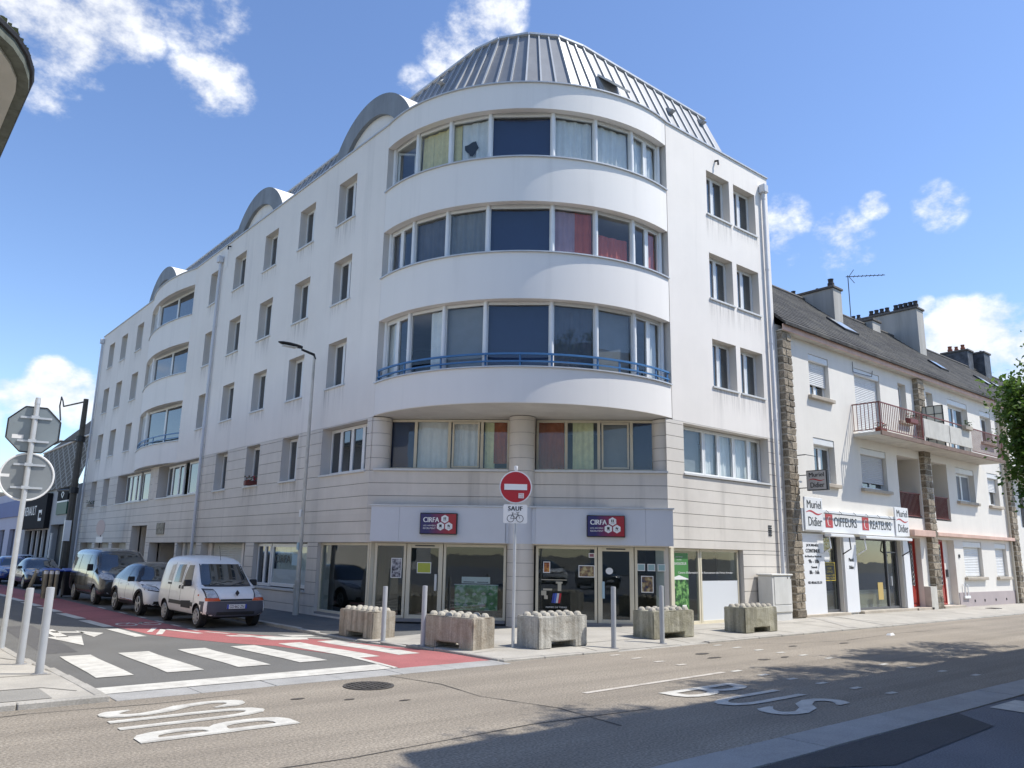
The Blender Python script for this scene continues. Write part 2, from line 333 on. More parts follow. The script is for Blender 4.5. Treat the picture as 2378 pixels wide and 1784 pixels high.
PATCH = mat('asphalt_patch', (.04, .043, .05), .8, .15, 1, .4, 60, fine=.3, fscale=60)
REDL = mat('red_cycle_surface', (.39, .140, .135), .9, .14, .6, .4, 80, fine=.2, fscale=60, dirt=(.24, .11, .10), dirtamt=.55, dscale=.7, spec=.25)
PAINT = mat('road_paint', (.60, .575, .51), .75, .08, 3, .2, 60, dirt=(.34, .31, .27), dirtamt=.75, dscale=3.4, fine=.08, fscale=50)
PAINTW = mat('worn_road_paint', (.55, .50, .43), .8, .10, 3, .3, 60, dirt=(.30, .255, .205), dirtamt=.75, dscale=3.2, fine=.2, fscale=45)
SLAB = mat('granite_slab', (.36, .35, .33), .8, .12, 1.5, .25, 90, fine=.15, fscale=60, dirt=(.20, .19, .17), dirtamt=.3, dscale=1.2)
KERB = mat('kerb_stone', (.40, .375, .33), .85, .12, 2, .3, 60, fine=.15, fscale=50, dirt=(.18, .165, .14), dirtamt=.45, dscale=1.6)
PAVE = mat('pavement_concrete', (.43, .40, .345), .88, .10, 1.0, .3, 70, fine=.14, fscale=55, dirt=(.25, .23, .20), dirtamt=.5, dscale=.9)
PAVED = mat('pavement_asphalt', (.13, .128, .12), .9, .14, .8, .4, 70, fine=.25, fscale=60, dirt=(.22, .21, .19), dirtamt=.4, dscale=.6)
DIRTM = mat('earth', (.20, .18, .14), .95, .15, .1)
def struct(o): o['kind'] = 'structure'; return o
g = MB().quad((-3000, -3000, -.35), (3000, -3000, -.35), (3000, 3000, -.35), (-3000, 3000, -.35)).build('ground', DIRTM); struct(g)
road = struct(MB().quad((-90, 5.02, 0), (170, 5.02, 0), (170, 11.42, 0), (-90, 11.42, 0)).build('road', ROADM))
fore = struct(MB().quad((-90, -40, 0), (170, -40, 0), (170, 4.44, 0), (-90, 4.44, 0)).build('near_carriageway', ASPHD))
def sheet(f, x0, x1, y0, y1, dz, nx, ny, clip=None):
    mb = MB(); vs = [(x0+(x1-x0)*i/nx, y0+(y1-y0)*j/ny) for j in range(ny+1) for i in range(nx+1)]
    mb.add([(x, y, f(x, y)+dz) for x, y in vs], [(j*(nx+1)+i, j*(nx+1)+i+1, (j+1)*(nx+1)+i+1, (j+1)*(nx+1)+i) for j in range(ny) for i in range(nx)]); return mb
mb = sheet(road_z, 2.7, 9.62, 11.5, 20, 0, 2, 34); mb2 = sheet(road_z, 2.7, 9.62, 20, 170, 0, 2, 20); mb.add(mb2.v, mb2.f)
street = struct(mb.build('side_street', ASPH))
# flush slab strips (each slab its own piece)
def strip_slabs(parent, x0, x1, y0, y1, ln, mt, name='slab', top=.006):
    x = x0
    while x < x1-.01:
        e = min(x+ln, x1); o = MB().box(x+.006, e-.006, y0+.004, y1-.004, -.1, top+rnd(-.002, .003)).build(name, mt, parent, bevel=.004); x = e
st1 = struct(MB().box(2.95, 9.5, 11.0, 11.58, -.2, -.02).build('slab_strip_bed', JOINT)); strip_slabs(st1, 3.0, 9.4, 11.03, 11.57, 1.04, SLAB, top=.01)
st2 = struct(MB().box(-40, 90, 4.43, 5.03, -.2, -.02).build('slab_strip_bed', JOINT)); strip_slabs(st2, -8.0, 40, 4.45, 5.01, 1.07, SLAB, top=.012)
MB().box(-90, -8, 4.45, 5.01, -.1, .012).build('slab_run', SLAB, st2); MB().box(40, 170, 4.45, 5.01, -.1, .012).build('slab_run', SLAB, st2)
# red cycle lane on the side street
def gsheet(rows, dz, f=road_z, name='x', mt=None, parent=None):
    mb = MB(); 
    for (a, b), (c, d) in zip(rows, rows[1:]):
        n = 6
        L0 = [(a[0]+(c[0]-a[0])*i/n, a[1]+(c[1]-a[1])*i/n) for i in range(n+1)]; L1 = [(b[0]+(d[0]-b[0])*i/n, b[1]+(d[1]-b[1])*i/n) for i in range(n+1)]
        for i in range(n): mb.quad(*[(x, y, f(x, y)+dz) for x, y in (L0[i], L1[i], L1[i+1], L0[i+1])])
    return mb.build(name, mt, parent)
gsheet([((5.8, 90), (7.2, 90)), ((5.8, 45), (7.2, 45)), ((5.82, 29), (7.24, 29)), ((5.85, 24.3), (7.27, 24.3)), ((6.0, 21.9), (7.3, 21.5)), ((6.1, 20.3), (7.9, 19.6)), ((6.5, 19.0), (8.7, 18.0)), ((6.95, 17.8), (9.1, 17.2)), ((7.55, 16.6), (9.25, 16.0)), ((7.58, 13.3), (9.36, 13.3)), ((7.48, 11.6), (9.38, 11.6))], .004, name='red_cycle_lane', mt=REDL, parent=street)
def mark(parent, pts, f, mt=PAINT, name='road_marking', dz=.009):
    mb = MB(); n = 5
    if len(pts) == 4:
        a, b, c, d = pts
        for i in range(n):
            t0, t1 = i/n, (i+1)/n
            q = [(a[0]+(d[0]-a[0])*t0, a[1]+(d[1]-a[1])*t0), (b[0]+(c[0]-b[0])*t0, b[1]+(c[1]-b[1])*t0), (b[0]+(c[0]-b[0])*t1, b[1]+(c[1]-b[1])*t1), (a[0]+(d[0]-a[0])*t1, a[1]+(d[1]-a[1])*t1)]
            mb.quad(*[(x, y, f(x, y)+dz) for x, y in q])
    else: mb.poly([(x, y, f(x, y)+dz) for x, y in pts])
    return mb.build(name, mt, parent)
for (x, w) in ((3.26, .52), (4.26, .56), (5.37, .55), (6.44, .52), (7.5, .52), (8.42, .47)):
    mark(street, [(x, 13.12), (x+w, 13.12), (x+w+.3, 17.0), (x+.3, 17.0)], road_z, name='zebra_stripe')
mark(street, [(3.0, 11.6), (3.0, 12.14), (7.42, 12.18), (7.4, 11.62)], road_z, name='give_way_line')
mark(street, [(7.36, 11.66), (7.48, 11.66), (7.6, 13.2), (7.48, 13.2)], road_z, name='lane_edge_line')
for y in (17.9, 20.0): pass
for (y0, y1) in ((19.9, 22.1), (22.7, 25.0), (25.6, 27.9), (28.6, 30.9), (31.6, 33.9), (34.6, 37.0), (38, 41), (42, 45)): mark(street, [(5.66, y0), (5.92, y0), (5.86, y1), (5.58, y1)], road_z, name='lane_dash')
for (y0, y1) in ((18.4, 19.3), (19.6, 20.3), (20.7, 21.3), (22, 22.6), (23.4, 24), (25, 25.6), (27, 27.8), (29.5, 30.3)): mark(street, [(7.3+max(0, 20.5-y0)*.4, y0), (7.4+max(0, 20.5-y0)*.4, y0), (7.38+max(0, 20.5-y1)*.4, y1), (7.28+max(0, 20.5-y1)*.4, y1)], road_z, name='lane_dash')
mark(street, [(8.0, 17.75), (8.75, 17.45), (8.9, 17.9), (7.9, 18.6)], road_z, name='lane_edge_line')
mark(street, [(8.7, 18.2), (9.2, 18.0), (9.25, 18.35), (8.6, 18.8)], road_z, name='lane_edge_line')
mark(street, [(7.5, 19.0), (9.3, 17.35), (9.3, 17.55), (7.5, 19.3)], road_z, PAINT, 'lane_edge_line')
# direction arrows and cycle symbol
mark(street, [(4.25, 22.6), (4.5, 22.6), (4.45, 20.6), (4.2, 20.6)], road_z, name='arrow'); mark(street, [(4.0, 20.75), (4.74, 20.75), (4.34, 18.7)], road_z, name='arrow')
mark(street, [(4.35, 22.1), (4.35, 21.75), (4.95, 21.35), (4.95, 21.7)], road_z, name='arrow'); mark(street, [(4.87, 22.05), (5.30, 21.15), (4.9, 20.3)], road_z, name='arrow')
mark(street, [(6.2, 20.2), (6.35, 20.2), (6.85, 21.5), (6.7, 21.5)], road_z, name='chevron'); mark(street, [(6.85, 21.5), (6.7, 21.5), (7.1, 20.0), (7.25, 20.0)], road_z, name='chevron')
mark(street, [(6.2, 20.9), (6.33, 20.9), (6.75, 21.9), (6.62, 21.9)], road_z, name='chevron')
cyc = MB()
for cx, cy in ((6.35, 23.2), (6.95, 23.2)): cyc.add([(cx+r*math.cos(a*.5236), cy+1.9*r*math.sin(a*.5236), dip(23)+.009) for a in range(12) for r in (.2, .26)], [(2*a, 2*a+1, (2*a+3) % 24, (2*a+2) % 24) for a in range(12)])
for a, b in (((6.35, 23.2), (6.55, 23.7)), ((6.55, 23.7), (6.85, 23.6)), ((6.85, 23.8), (6.95, 23.2)), ((6.35, 23.2), (6.65, 23.2)), ((6.65, 23.2), (6.85, 23.6))):
    cyc.quad((a[0]-.03, a[1], dip(23)+.009), (a[0]+.03, a[1], dip(23)+.009), (b[0]+.03, b[1], dip(23)+.009), (b[0]-.03, b[1], dip(23)+.009))
cyc.build('cycle_symbol', PAINT, street, recalc=False)
# BUS lettering on the bus lane, once for each direction
def ground_text(txt, parent, org, r, u, w, h, mt, name):
    vs, fs, asp = text_geo(txt); r = Vector(r); u = Vector(u); o = Vector(org); mb = MB()
    for i, k in enumerate((-.025, -.012, 0, .012, .025)): mb.add([tuple(o+r*(x*w+k)+u*(y*h))[:2]+(.006+i*.0009,) for x, y in vs], fs)
    return mb.build(name, mt, parent, recalc=False)
for ch, a, b in (('B', 8.58, 9.06), ('U', 9.30, 9.78), ('S', 9.95, 10.36)): ground_text(ch, road, (4.26, a, 0), (0, 1, 0), (-1, 0, 0), b-a, 1.66, PAINT, 'bus_letter')
for ch, a, b in (('B', 7.56, 7.06), ('U', 6.80, 6.30), ('S', 6.08, 5.58)): ground_text(ch, road, (9.16, a, 0), (0, -1, 0), (1, 0, 0), a-b, 1.66, PAINT, 'bus_letter')
mark(road, [(8.3, 8.12), (8.3, 8.22), (11.75, 8.36), (11.75, 8.26)], lambda x, y: 0, PAINTW, 'worn_line', .006)
mark(road, [(-5, 8.05), (-5, 8.15), (1.2, 8.2), (1.2, 8.1)], lambda x, y: 0, PAINTW, 'worn_line', .006)
for x0, ys in ((12.05, (8.27, 7.75, 7.24, 6.73, 6.19, 5.66)), (15.22, (10.9, 10.4, 9.87, 9.36, 8.86, 8.31, 7.25, 6.75, 6.22, 5.68)), (11.9, (10.9, 10.35, 9.8, 9.3))):
    for y in ys: mark(road, [(x0-.13, y-.05), (x0+.13, y-.05), (x0+.14, y+.05), (x0-.12, y+.05)], lambda x, y: 0, PAINT if x0 > 12 else PAINTW, 'crossing_dot', .007)
mark(fore, [(6.6, 4.43), (11.2, 4.42), (10.7, 3.85), (7.9, 3.72)], lambda x, y: 0, PATCH, 'asphalt_patch', .006)
for x in (12.0, 13.3): mark(fore, [(x, 4.35), (x+.95, 4.35), (x+.75, 1.6), (x-.2, 1.6)], lambda x, y: 0, PAINT, 'zebra_stripe', .008)
# oil / wear spots on the bus lane
SPOT = mat('tar_spot', (.07, .06, .05), .8, .2, 6)
for (x, y, r) in ((4.9, 9.95, .07), (5.4, 9.55, .06), (5.95, 9.1, .06), (13.6, 10.1, .16), (13.3, 9.6, .14), (13.9, 8.9, .12), (14.6, 8.9, .1), (16.6, 9.9, .1), (18.3, 9.6, .12)):
    MB().poly([(x+r*1.5*rnd(.7, 1.2)*math.cos(a*.628), y+r*.6*rnd(.7, 1.2)*math.sin(a*.628), .006) for a in range(10)]).build('tar_spot', SPOT, road)
# tar-sealed cracks and a trench repair
CRK = mat('crack_seal', (.075, .068, .058), .85, .2, 5)
for P in ([(-3, 6.9), (-1.2, 7.05), (.6, 6.85), (2.2, 7.0), (4.0, 6.9), (6.3, 7.05), (8.2, 6.9)], [(6.9, 11.0), (7.1, 9.9), (6.95, 8.8), (7.25, 7.6), (7.1, 6.4)], [(16.2, 10.9), (17.0, 10.2), (19.0, 9.9), (22, 10.1), (26, 9.9)], [(1.0, 10.6), (2.0, 10.75), (3.3, 10.6), (4.6, 10.7)]):
    cm = MB()
    for (a, b), (c, d) in zip(P, P[1:]):
        for k in range(4):
            x0, y0, x1, y1 = a+(c-a)*k/4, b+(d-b)*k/4, a+(c-a)*(k+1)/4, b+(d-b)*(k+1)/4; n_ = Vector((-(y1-y0), x1-x0)).normalized()*rnd(.006, .013); j = rnd(-.03, .03)
            cm.quad((x0-n_.x, y0-n_.y, .005), (x1-n_.x, y1-n_.y+j*.3, .005), (x1+n_.x, y1+n_.y+j*.3, .005), (x0+n_.x, y0+n_.y, .005))
    cm.build('crack_seal', CRK, road, recalc=False)
mark(street, [(3.4, 17.6), (4.0, 17.6), (4.3, 24), (3.6, 24)], road_z, mat('trench_repair', (.105, .10, .095), .9, .12, .8, .4, 80, fine=.25, fscale=60), 'trench_repair', .003)
# manhole cover
IRON = mat('cast_iron', (.095, .085, .075), .6, .2, 6, .5, 90, metal=.3)
mh = thing('manhole_cover', 'round cast iron manhole cover in the bus lane by the flush slabs', 'manhole cover', (6.15, 10.33, 0))
MB().lathe(6.15, 10.33, [(.36, .002), (.36, .014), (.315, .014), (.315, .008), (.01, .008)], 28).build('rim', IRON, mh)
stud = MB()
for i in range(-3, 4):
    for j in range(-3, 4):
        if math.hypot(i, j) < 3.3: stud.box(6.15+i*.088-.032, 6.15+i*.088+.032, 10.33+j*.088-.032, 10.33+j*.088+.032, .007, .02)
stud.build('grip_pattern', IRON, mh)
# ---------------- pavement at the corner building
pv = MB()
for m_ in (sheet(pave_z, 9.52, 12.5, 11.37, 16.4, 0, 8, 18), sheet(pave_z, 12.5, 17.5, 11.37, 16.4, 0, 20, 18)): pv.add(m_.v, m_.f)
m_ = sheet(pave_z, 17.5, 120, 11.37, 14.6, 0, 30, 6); pv.add(m_.v, m_.f)
pavement = struct(pv.build('pavement', PAVE))
m_ = sheet(pave_z, 9.52, 17.5, 16.4, 22, 0, 12, 14); m2 = sheet(pave_z, 9.52, 14, 22, 150, 0, 6, 30); m_.add(m2.v, m2.f)
spave = struct(m_.build('side_pavement', PAVED))
kerb_me = {}
def kerb(parent, x, y, along, ln, top, h=.2, w=.14):
    k = (along, round(ln, 2), round(h, 3))
    if k not in kerb_me:
        o = (MB().box(.006, ln-.006, 0, w, -h, 0) if along == 'x' else MB().box(0, w, .006, ln-.006, -h, 0)).build('kerb_stone', KERB, None, bevel=.012); kerb_me[k] = o.data; bpy.data.objects.remove(o)
    o = bpy.data.objects.new('kerb_stone', kerb_me[k]); COL.objects.link(o); o.parent = parent; o.location = (x, y, top+rnd(-.004, .004))
x = 9.4
while x < 70: kerb(pavement, x, 11.25+rnd(-.006, .006), 'x', 1.0, .042 if x < 11.9 or x > 15.0 else .016); x += 1.0
y = 11.42
while y < 60: kerb(pavement if y < 16.4 else spave, 9.4+rnd(-.006, .006), y, 'y', 1.0, pave_z(9.45, y+.5)+.004); y += 1.0
# pavement joints: raised light strips that cross the footway and poured panels
def strip(parent, a, b, w, mt, name, dz=.008):
    a = Vector((*a, 0)); b = Vector((*b, 0)); n = Vector((-(b-a).y, (b-a).x, 0)).normalized()*w/2; q = [a-n, a+n, b+n, b-n]
    mark(parent, [(p.x, p.y) for p in q], pave_z, mt, name, dz)
JL = mat('pavement_joint', (.10, .09, .075), .9, .2, 3)
for x in (16.6, 19.2, 21.6, 25.0, 28.5, 32.1, 35.5, 39, 43, 47): strip(pavement, (x, 11.4), (x, 14.0), .022, JL, 'joint', .005)
for a, b in (((9.55, 12.3), (16.5, 12.3)), ((10.2, 15.5), (12.0, 15.5)), ((12.0, 11.4), (12.0, 13.6)), ((14.9, 11.4), (14.9, 13.6)), ((9.55, 14.2), (11.6, 14.2)), ((15.4, 12.9), (23, 12.9))): strip(pavement, a, b, .02, JL, 'joint', .005)
strip(pavement, (24.4, 13.85), (22.3, 11.42), .28, KERB, 'cross_strip', .007); strip(pavement, (25.6, 13.9), (24.2, 11.42), .16, KERB, 'cross_strip', .007)
for a, b in (((9.6, 19.5), (11.5, 19.5)), ((9.6, 17.6), (11.5, 17.2)), ((9.6, 21.6), (11.5, 21.6))): strip(spave, a, b, .03, JL, 'joint', .005)
MB().box(36.5, 37.2, 12.6, 13.0, .075, .1).build('drain_grate', IRON, pavement)
# ---------------- pavement on the near corner (left edge of the picture)
iz = island_z
isl = MB()
outl = [(2.98, 11.1), (2.98, 12.5), (2.88, 13.6), (2.95, 15.1), (2.95, 60), (-12, 60), (-12, 11.1)]
ys = [11.1, 12.5, 13.6, 15.1, 16.5, 18, 22, 60]
xe = lambda y: 2.86
for a, b in zip(ys, ys[1:]): isl.quad((-12, a, iz(0, a)), (2.80, a, iz(0, a)), (2.80, b, iz(0, b)), (-12, b, iz(0, b)))
island = struct(isl.build('corner_pavement', PAVE))
y = 11.24
while y < 40: kerb(island, 2.80, y, 'y', 1.0, iz(0, y+.5)+.005); y += 1.0
x = 1.94
kerb(island, 1.94, 11.05, 'x', 1.0, .07, .2, .2)
while x > -10: x -= 1.0; kerb(island, x, 11.05, 'x', 1.0, .07, .2, .2)
def istrip(a, b, w, mt=JL):
    a = Vector((*a, 0)); b = Vector((*b, 0)); n = Vector((-(b-a).y, (b-a).x, 0)).normalized()*w/2
    mark(island, [(p.x, p.y) for p in (a-n, a+n, b+n, b-n)], iz, mt, 'joint', .005)
istrip((-4, 14.0), (2.75, 13.5), .03); istrip((2.4, 12.2), (2.7, 11.7), .02); istrip((-4, 12.55), (2.4, 12.2), .03); istrip((2.2, 18), (2.75, 16.2), .03)
m_ = MB(); m_.quad((-9, 11.3, iz(0, 11.3)+.006), (2.35, 11.3, iz(0, 11.3)+.006), (2.35, 12.15, iz(0, 12.15)+.006), (-9, 12.5, iz(0, 12.5)+.006)); m_.build('asphalt_infill', mat('worn_light_asphalt', (.27, .255, .225), .9, .12, 1, .4, 70, fine=.2, fscale=60), island)
# ================================================================== CORNER APARTMENT BUILDING
XL, YR = 11.53, 14.0
BC = Vector((16.80, 19.22)); BR = 5.3115; bn = Vector((-.69, -.7245)).normalized(); bd = Vector((-bn.y, bn.x))
if bd.x < 0: bd = -bd
def bay(th, r): t = R_(th); q = BC+bn*(r*math.cos(t))+bd*(r*math.sin(t)); return (q.x, q.y)
TH = 54.14
apt = thing('apartment_building', 'white corner apartment block with curved glazed bay, zinc roof and grey arches', 'building', (14, 17, 0))
FL = Fr((XL, 0), (0, 1), (-1, 0)); FRt = Fr((0, YR), (1, 0), (0, -1)); FC = Fr((15.75, 15.75), (1, -1), (-1, -1))
cols = [(21.83, 23.05), (24.80, 26.02), (27.93, 29.15), (31.08, 32.30), (34.0, 35.18), (45.45, 46.65), (48.60, 49.82), (51.38, 52.60)]
floors = {4: (12.65, 14.16), 3: (9.82, 11.33), 2: (7.0, 8.5)}
ZT = 15.05
# --- left facade, upper part
ops = [(a, b, *floors[f]) for a, b in cols for f in (2, 3, 4)]
rv = (apt, REVEAL)
for a, b in ((19.9, 37.35), (44.0, 54.35)): up = MB(); wall(up, FL, a, b, 5.72, ZT, [o for o in ops if a < o[0] < b], .30, 0, rv); up.build('wall', PLASTER, apt)
rightops = [(a, b, *floors[f]) for a, b in ((19.83, 21.08), (21.32, 22.58)) for f in (2, 3, 4)]
ur = MB(); wall(ur, FRt, 17.8, 23.4, 5.72, ZT, rightops, .30, 0, rv); ur.build('wall', PLASTER, apt)
# gable, rear and far end walls, flat roof
MB().quad((23.4, YR, -.1), (23.4, 54.35, -.1), (23.4, 54.35, ZT), (23.4, YR, ZT)).build('wall', PLASTER, apt); en = MB(); en.quad((XL, 54.35, -.2), (23.4, 54.35, -.2), (23.4, 54.35, ZT), (XL, 54.35, ZT)); en.build('wall', PLASTER, apt)
for f, (za, zb) in floors.items():
    for i, (a, b) in enumerate(cols):
        cu = None
        w_ = window(apt, FL, a, b, za, zb, -.27)
        if (i+f) % 3 == 0: pass
    for a, b in ((19.83, 21.08), (21.32, 22.58)): window(apt, FRt, a, b, za, zb, -.27)
# --- left facade, coursed lower part
gops = [(19.75, 22.86, .02, 2.13), (23.55, 27.75, .62, 2.13), (28.5, 33.05, -.5, 2.13), (33.65, 36.05, -.5, 2.13), (36.3, 40.0, -.5, 2.13), (40.64, 43.18, -.5, 2.95), (43.9, 46.6, -.5, 2.13), (47.2, 50.2, -.5, 2.13), (50.8, 53.6, -.5, 2.13)]
f1l = [(20.23, 23.05, 4.16, 5.68), (24.79, 26.03, 4.16, 5.68), (27.93, 29.17, 4.16, 5.68), (31.08, 32.31, 4.16, 5.68), (34.05, 39.75, 4.18, 5.68), (41.0, 46.9, 4.18, 5.68), (48.62, 49.85, 4.16, 5.68), (51.42, 52.64, 4.16, 5.68)]
lo = MB(); wall(lo, FL, 19.97, 54.35, -.25, 5.72, gops+f1l, .45, -.02, rv); lo.build('wall_backing', JOINT, apt)
zl = [-.2, .21, .57, .93, 1.29, 1.65, 2.01, 2.13, 2.37, 2.73, 3.09, 3.45, 3.81, 4.17, 4.53, 4.89, 5.25, 5.61, 5.72]
courses(apt, FL, 19.97, 54.35, zl, gops+f1l, COURSE)
# --- right facade, coursed lower part
gopr = [(17.5, 21.0, .06, 2.13)]; f1r = [(18.28, 22.66, 4.2, 5.68)]
lo = MB(); wall(lo, FRt, 17.5, 23.4, -.1, 5.72, gopr+f1r, .45, -.02, rv); lo.build('wall_backing', JOINT, apt)
courses(apt, FRt, 17.5, 23.4, zl, gopr+f1r, COURSE)
# --- first floor windows
window(apt, FL, 20.25, 23.03, 4.2, 5.66, -.33, [20.95, 21.65, 22.35])
for (a, b) in ((24.79, 26.03), (27.93, 29.17), (31.08, 32.31), (48.62, 49.85), (51.42, 52.64)): window(apt, FL, a, b, 4.18, 5.66, -.3)
for (a, b, s) in ((41.2, 43.25, [41.9]), (43.6, 46.2, [44.3, 45.2]), (34.2, 36.3, [35.0]), (36.9, 39.2, [37.6, 38.5])): window(apt, FL, a, b, 4.2, 5.66, -.3, s, sill=False)
MB().fbox(FL, 40.9, 46.95, 4.12, 4.178, -.3, .05).build('sill', SILL, apt); MB().fbox(FL, 34.0, 39.8, 4.12, 4.178, -.3, .05).build('sill', SILL, apt)
MB().cyl(XL+.30, 40.35, 4.18, 5.72, .34, 18).build('round_pier', COURSE, apt, smooth=True)
window(apt, FRt, 18.30, 22.64, 4.24, 5.66, -.3, [19.60, 20.35, 21.15, 21.95], glass=GLASS, curt=[(19.65, 20.3, C_WHITE, .02, 4.3, 5.6), (20.4, 21.1, C_WHITE, .02, 4.3, 5.6), (21.2, 22.6, C_WHITE, .02, 4.3, 5.6), (18.35, 19.55, BLIND_GREY, 0, 4.3, 5.6)])
# --- chamfered corner: ground and first floor
ch = MB(); K = (-5.97, 2.47)
wall(ch, FC, K[0], K[1], 2.13, 4.17, [], .3, -.02); ch.build('wall_backing', JOINT, apt)
courses(apt, FC, K[0], K[1], [2.13, 2.37, 2.73, 3.09, 3.45, 3.81, 4.16], [], COURSE)
MB().fbox(FC, -5.85, -1.95, 4.16, 4.22, -.5, .06).build('sill', SILL, apt); MB().fbox(FC, -1.22, 2.5, 4.16, 4.22, -.5, .06).build('sill', SILL, apt)
MB().fbox(FC, -5.9, -1.95, 4.12, 4.158, -.5, -.03).build('sill_bed', SOFF, apt); MB().fbox(FC, -1.22, 2.45, 4.12, 4.158, -.5, -.03).build('sill_bed', SOFF, apt)
window(apt, FC, -5.62, -1.98, 4.23, 5.72, -.45, [-4.75, -3.75, -2.79], glass=GLASS, sill=False, leaf=0, w=.07, fm=FRAMEC,
       curt=[(-5.55, -4.8, BLIND_NAVY, 0, 4.3, 5.7), (-4.7, -3.8, C_WHITE, .015, 4.3, 5.7), (-3.65, -2.9, C_WHITE, .035, 4.3, 5.7), (-2.72, -2.42, C_GREEN, .03, 4.3, 5.7), (-2.45, -2.0, C_ORANGE, .03, 4.45, 5.7)])
window(apt, FC, -1.20, 2.41, 4.23, 5.72, -.45, [-.34, .60, 1.53], glass=GLASS, sill=False, leaf=0, w=.07, fm=FRAMEC,
       curt=[(-1.16, -.4, C_ORANGE, .03, 4.3, 5.7), (-.15, .45, C_GREEN, .035, 4.3, 5.7), (.72, 1.45, BLIND_GREY, 0, 4.3, 5.7), (1.6, 2.36, BLIND_NAVY, 0, 4.3, 5.7)])
for a, b in ((-3.66, -2.86), (.68, 1.46)): fb = MB(); frame_bars(fb, FC, a, b, 4.31, 5.64, .05, -.45, -.42); fb.build('casement', FRAMEC, apt)
for (x, y) in ((XL+.36, 20.10), (17.86, YR+.36)):
    for a, b in zip(zl[12:], zl[13:]): MB().cyl(x, y, a+.006, b-.006, .355, 24).build('pier_drum', COURSE, apt, smooth=True)
    MB().cyl(x, y, 4.1, 5.72, .34, 20).build('pier_core', JOINT, apt, smooth=True)
cx, cy, _ = FC.pt(-1.585, 0, -.06)
for a, b in zip([-.05]+zl[1:7]+[2.2], zl[1:7]+[2.2, 2.3]): MB().cyl(cx, cy, a+.005, b-.005, .375, 28).build('column_drum', COURSE, apt, smooth=True)
for a, b in zip(zl[10:], zl[11:]): MB().cyl(cx, cy, a+.005, b-.005, .375, 28).build('column_drum', COURSE, apt, smooth=True)
MB().cyl(cx, cy, 0, 5.75, .362, 24).build('column_core', JOINT, apt, smooth=True)
# --- slabs, rooms
def fp_low(i):   # footprint under the bay
    a = FC.pt(K[0], 0, -i); b = FC.pt(K[1], 0, -i); return [(XL+i, 54.3), (XL+i, a[1]), (a[0]+.0, a[1]), b[:2], (b[0], YR+i), (23.35, YR+i), (23.35, 54.3)]
def fp_bay(i): return [(XL+i, 54.3), (XL+i, 19.95)]+[bay(t, BR-i) for t in [x*4 for x in range(-13, 14)]]+[(17.85, YR+i), (23.35, YR+i), (23.35, 54.3)]
_f = fp_low(.06); MB().prism([(XL+2.25, 54.3), (XL+2.25, 28.5), (XL+.06, 28.5)]+_f[1:], 2.14, 3.0).build('floor_slab', SOFF, apt)
for z0, z1, i in ((5.74, 5.95, .06), (8.6, 8.82, .24), (11.42, 11.64, .24), (14.25, 14.55, .24)): MB().prism(fp_bay(i), z0, z1).build('floor_slab', SOFF, apt)
core = [(XL+2.2, 54), (XL+2.2, 22.5), (19.6, 16.6), (23.3, 16.6), (23.3, 54)]
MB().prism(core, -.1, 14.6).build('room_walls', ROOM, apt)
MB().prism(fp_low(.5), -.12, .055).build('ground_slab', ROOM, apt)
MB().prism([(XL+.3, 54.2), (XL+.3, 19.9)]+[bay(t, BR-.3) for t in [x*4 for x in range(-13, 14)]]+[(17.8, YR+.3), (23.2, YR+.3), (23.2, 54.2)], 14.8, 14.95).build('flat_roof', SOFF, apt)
# --- the curved bay at the corner: bands
def arc_ring(r0, r1, z0, z1, t0=-TH, t1=TH, n=44, f=bay):
    ps = []
    for i in range(n+1): t = t0+(t1-t0)*i/n; ps.append((f(t, r0), f(t, r1)))
    vs = []; fs = []
    for a, b in ps: vs += [(*a, z0), (*b, z0), (*b, z1), (*a, z1)]
    for i in range(n):
        for k in range(4): fs.append((4*i+k, 4*i+(k+1) % 4, 4*i+4+(k+1) % 4, 4*i+4+k))
    fs += [(3, 2, 1, 0), (4*n, 4*n+1, 4*n+2, 4*n+3)]; return MB().add(vs, fs)
bands = [(5.75, 6.70), (8.60, 9.92), (11.42, 12.74), (14.25, 15.05)]
for i, (a, b) in enumerate(bands):
    arc_ring(BR-.22, BR, a, b).build('curved_band', BAND, apt, smooth=True)
    arc_ring(BR-.3, BR+.055, b+.002, b+.035).build('band_coping', COPING, apt, smooth=True)
MB().box(XL+.003, XL+.55, 19.9, 20.05, 5.76, 15.0).build('bay_jamb', REVEAL, apt); MB().box(17.8, 17.95, YR+.003, YR+.55, 5.76, 15.0).build('bay_jamb', REVEAL, apt)
RW = BR-.24; ED = [-53.6, -39, -24.5, -10.4, 10, 24.5, 39, 53.6]
def facet(i, r=RW):
    a = Vector(bay(ED[i], r)); b = Vector(bay(ED[i+1], r)); u = (b-a).normalized(); n = Vector((u.y, -u.x))
    if n.dot(bn) < 0: n = -n
    return Fr(a, u, n), (b-a).length
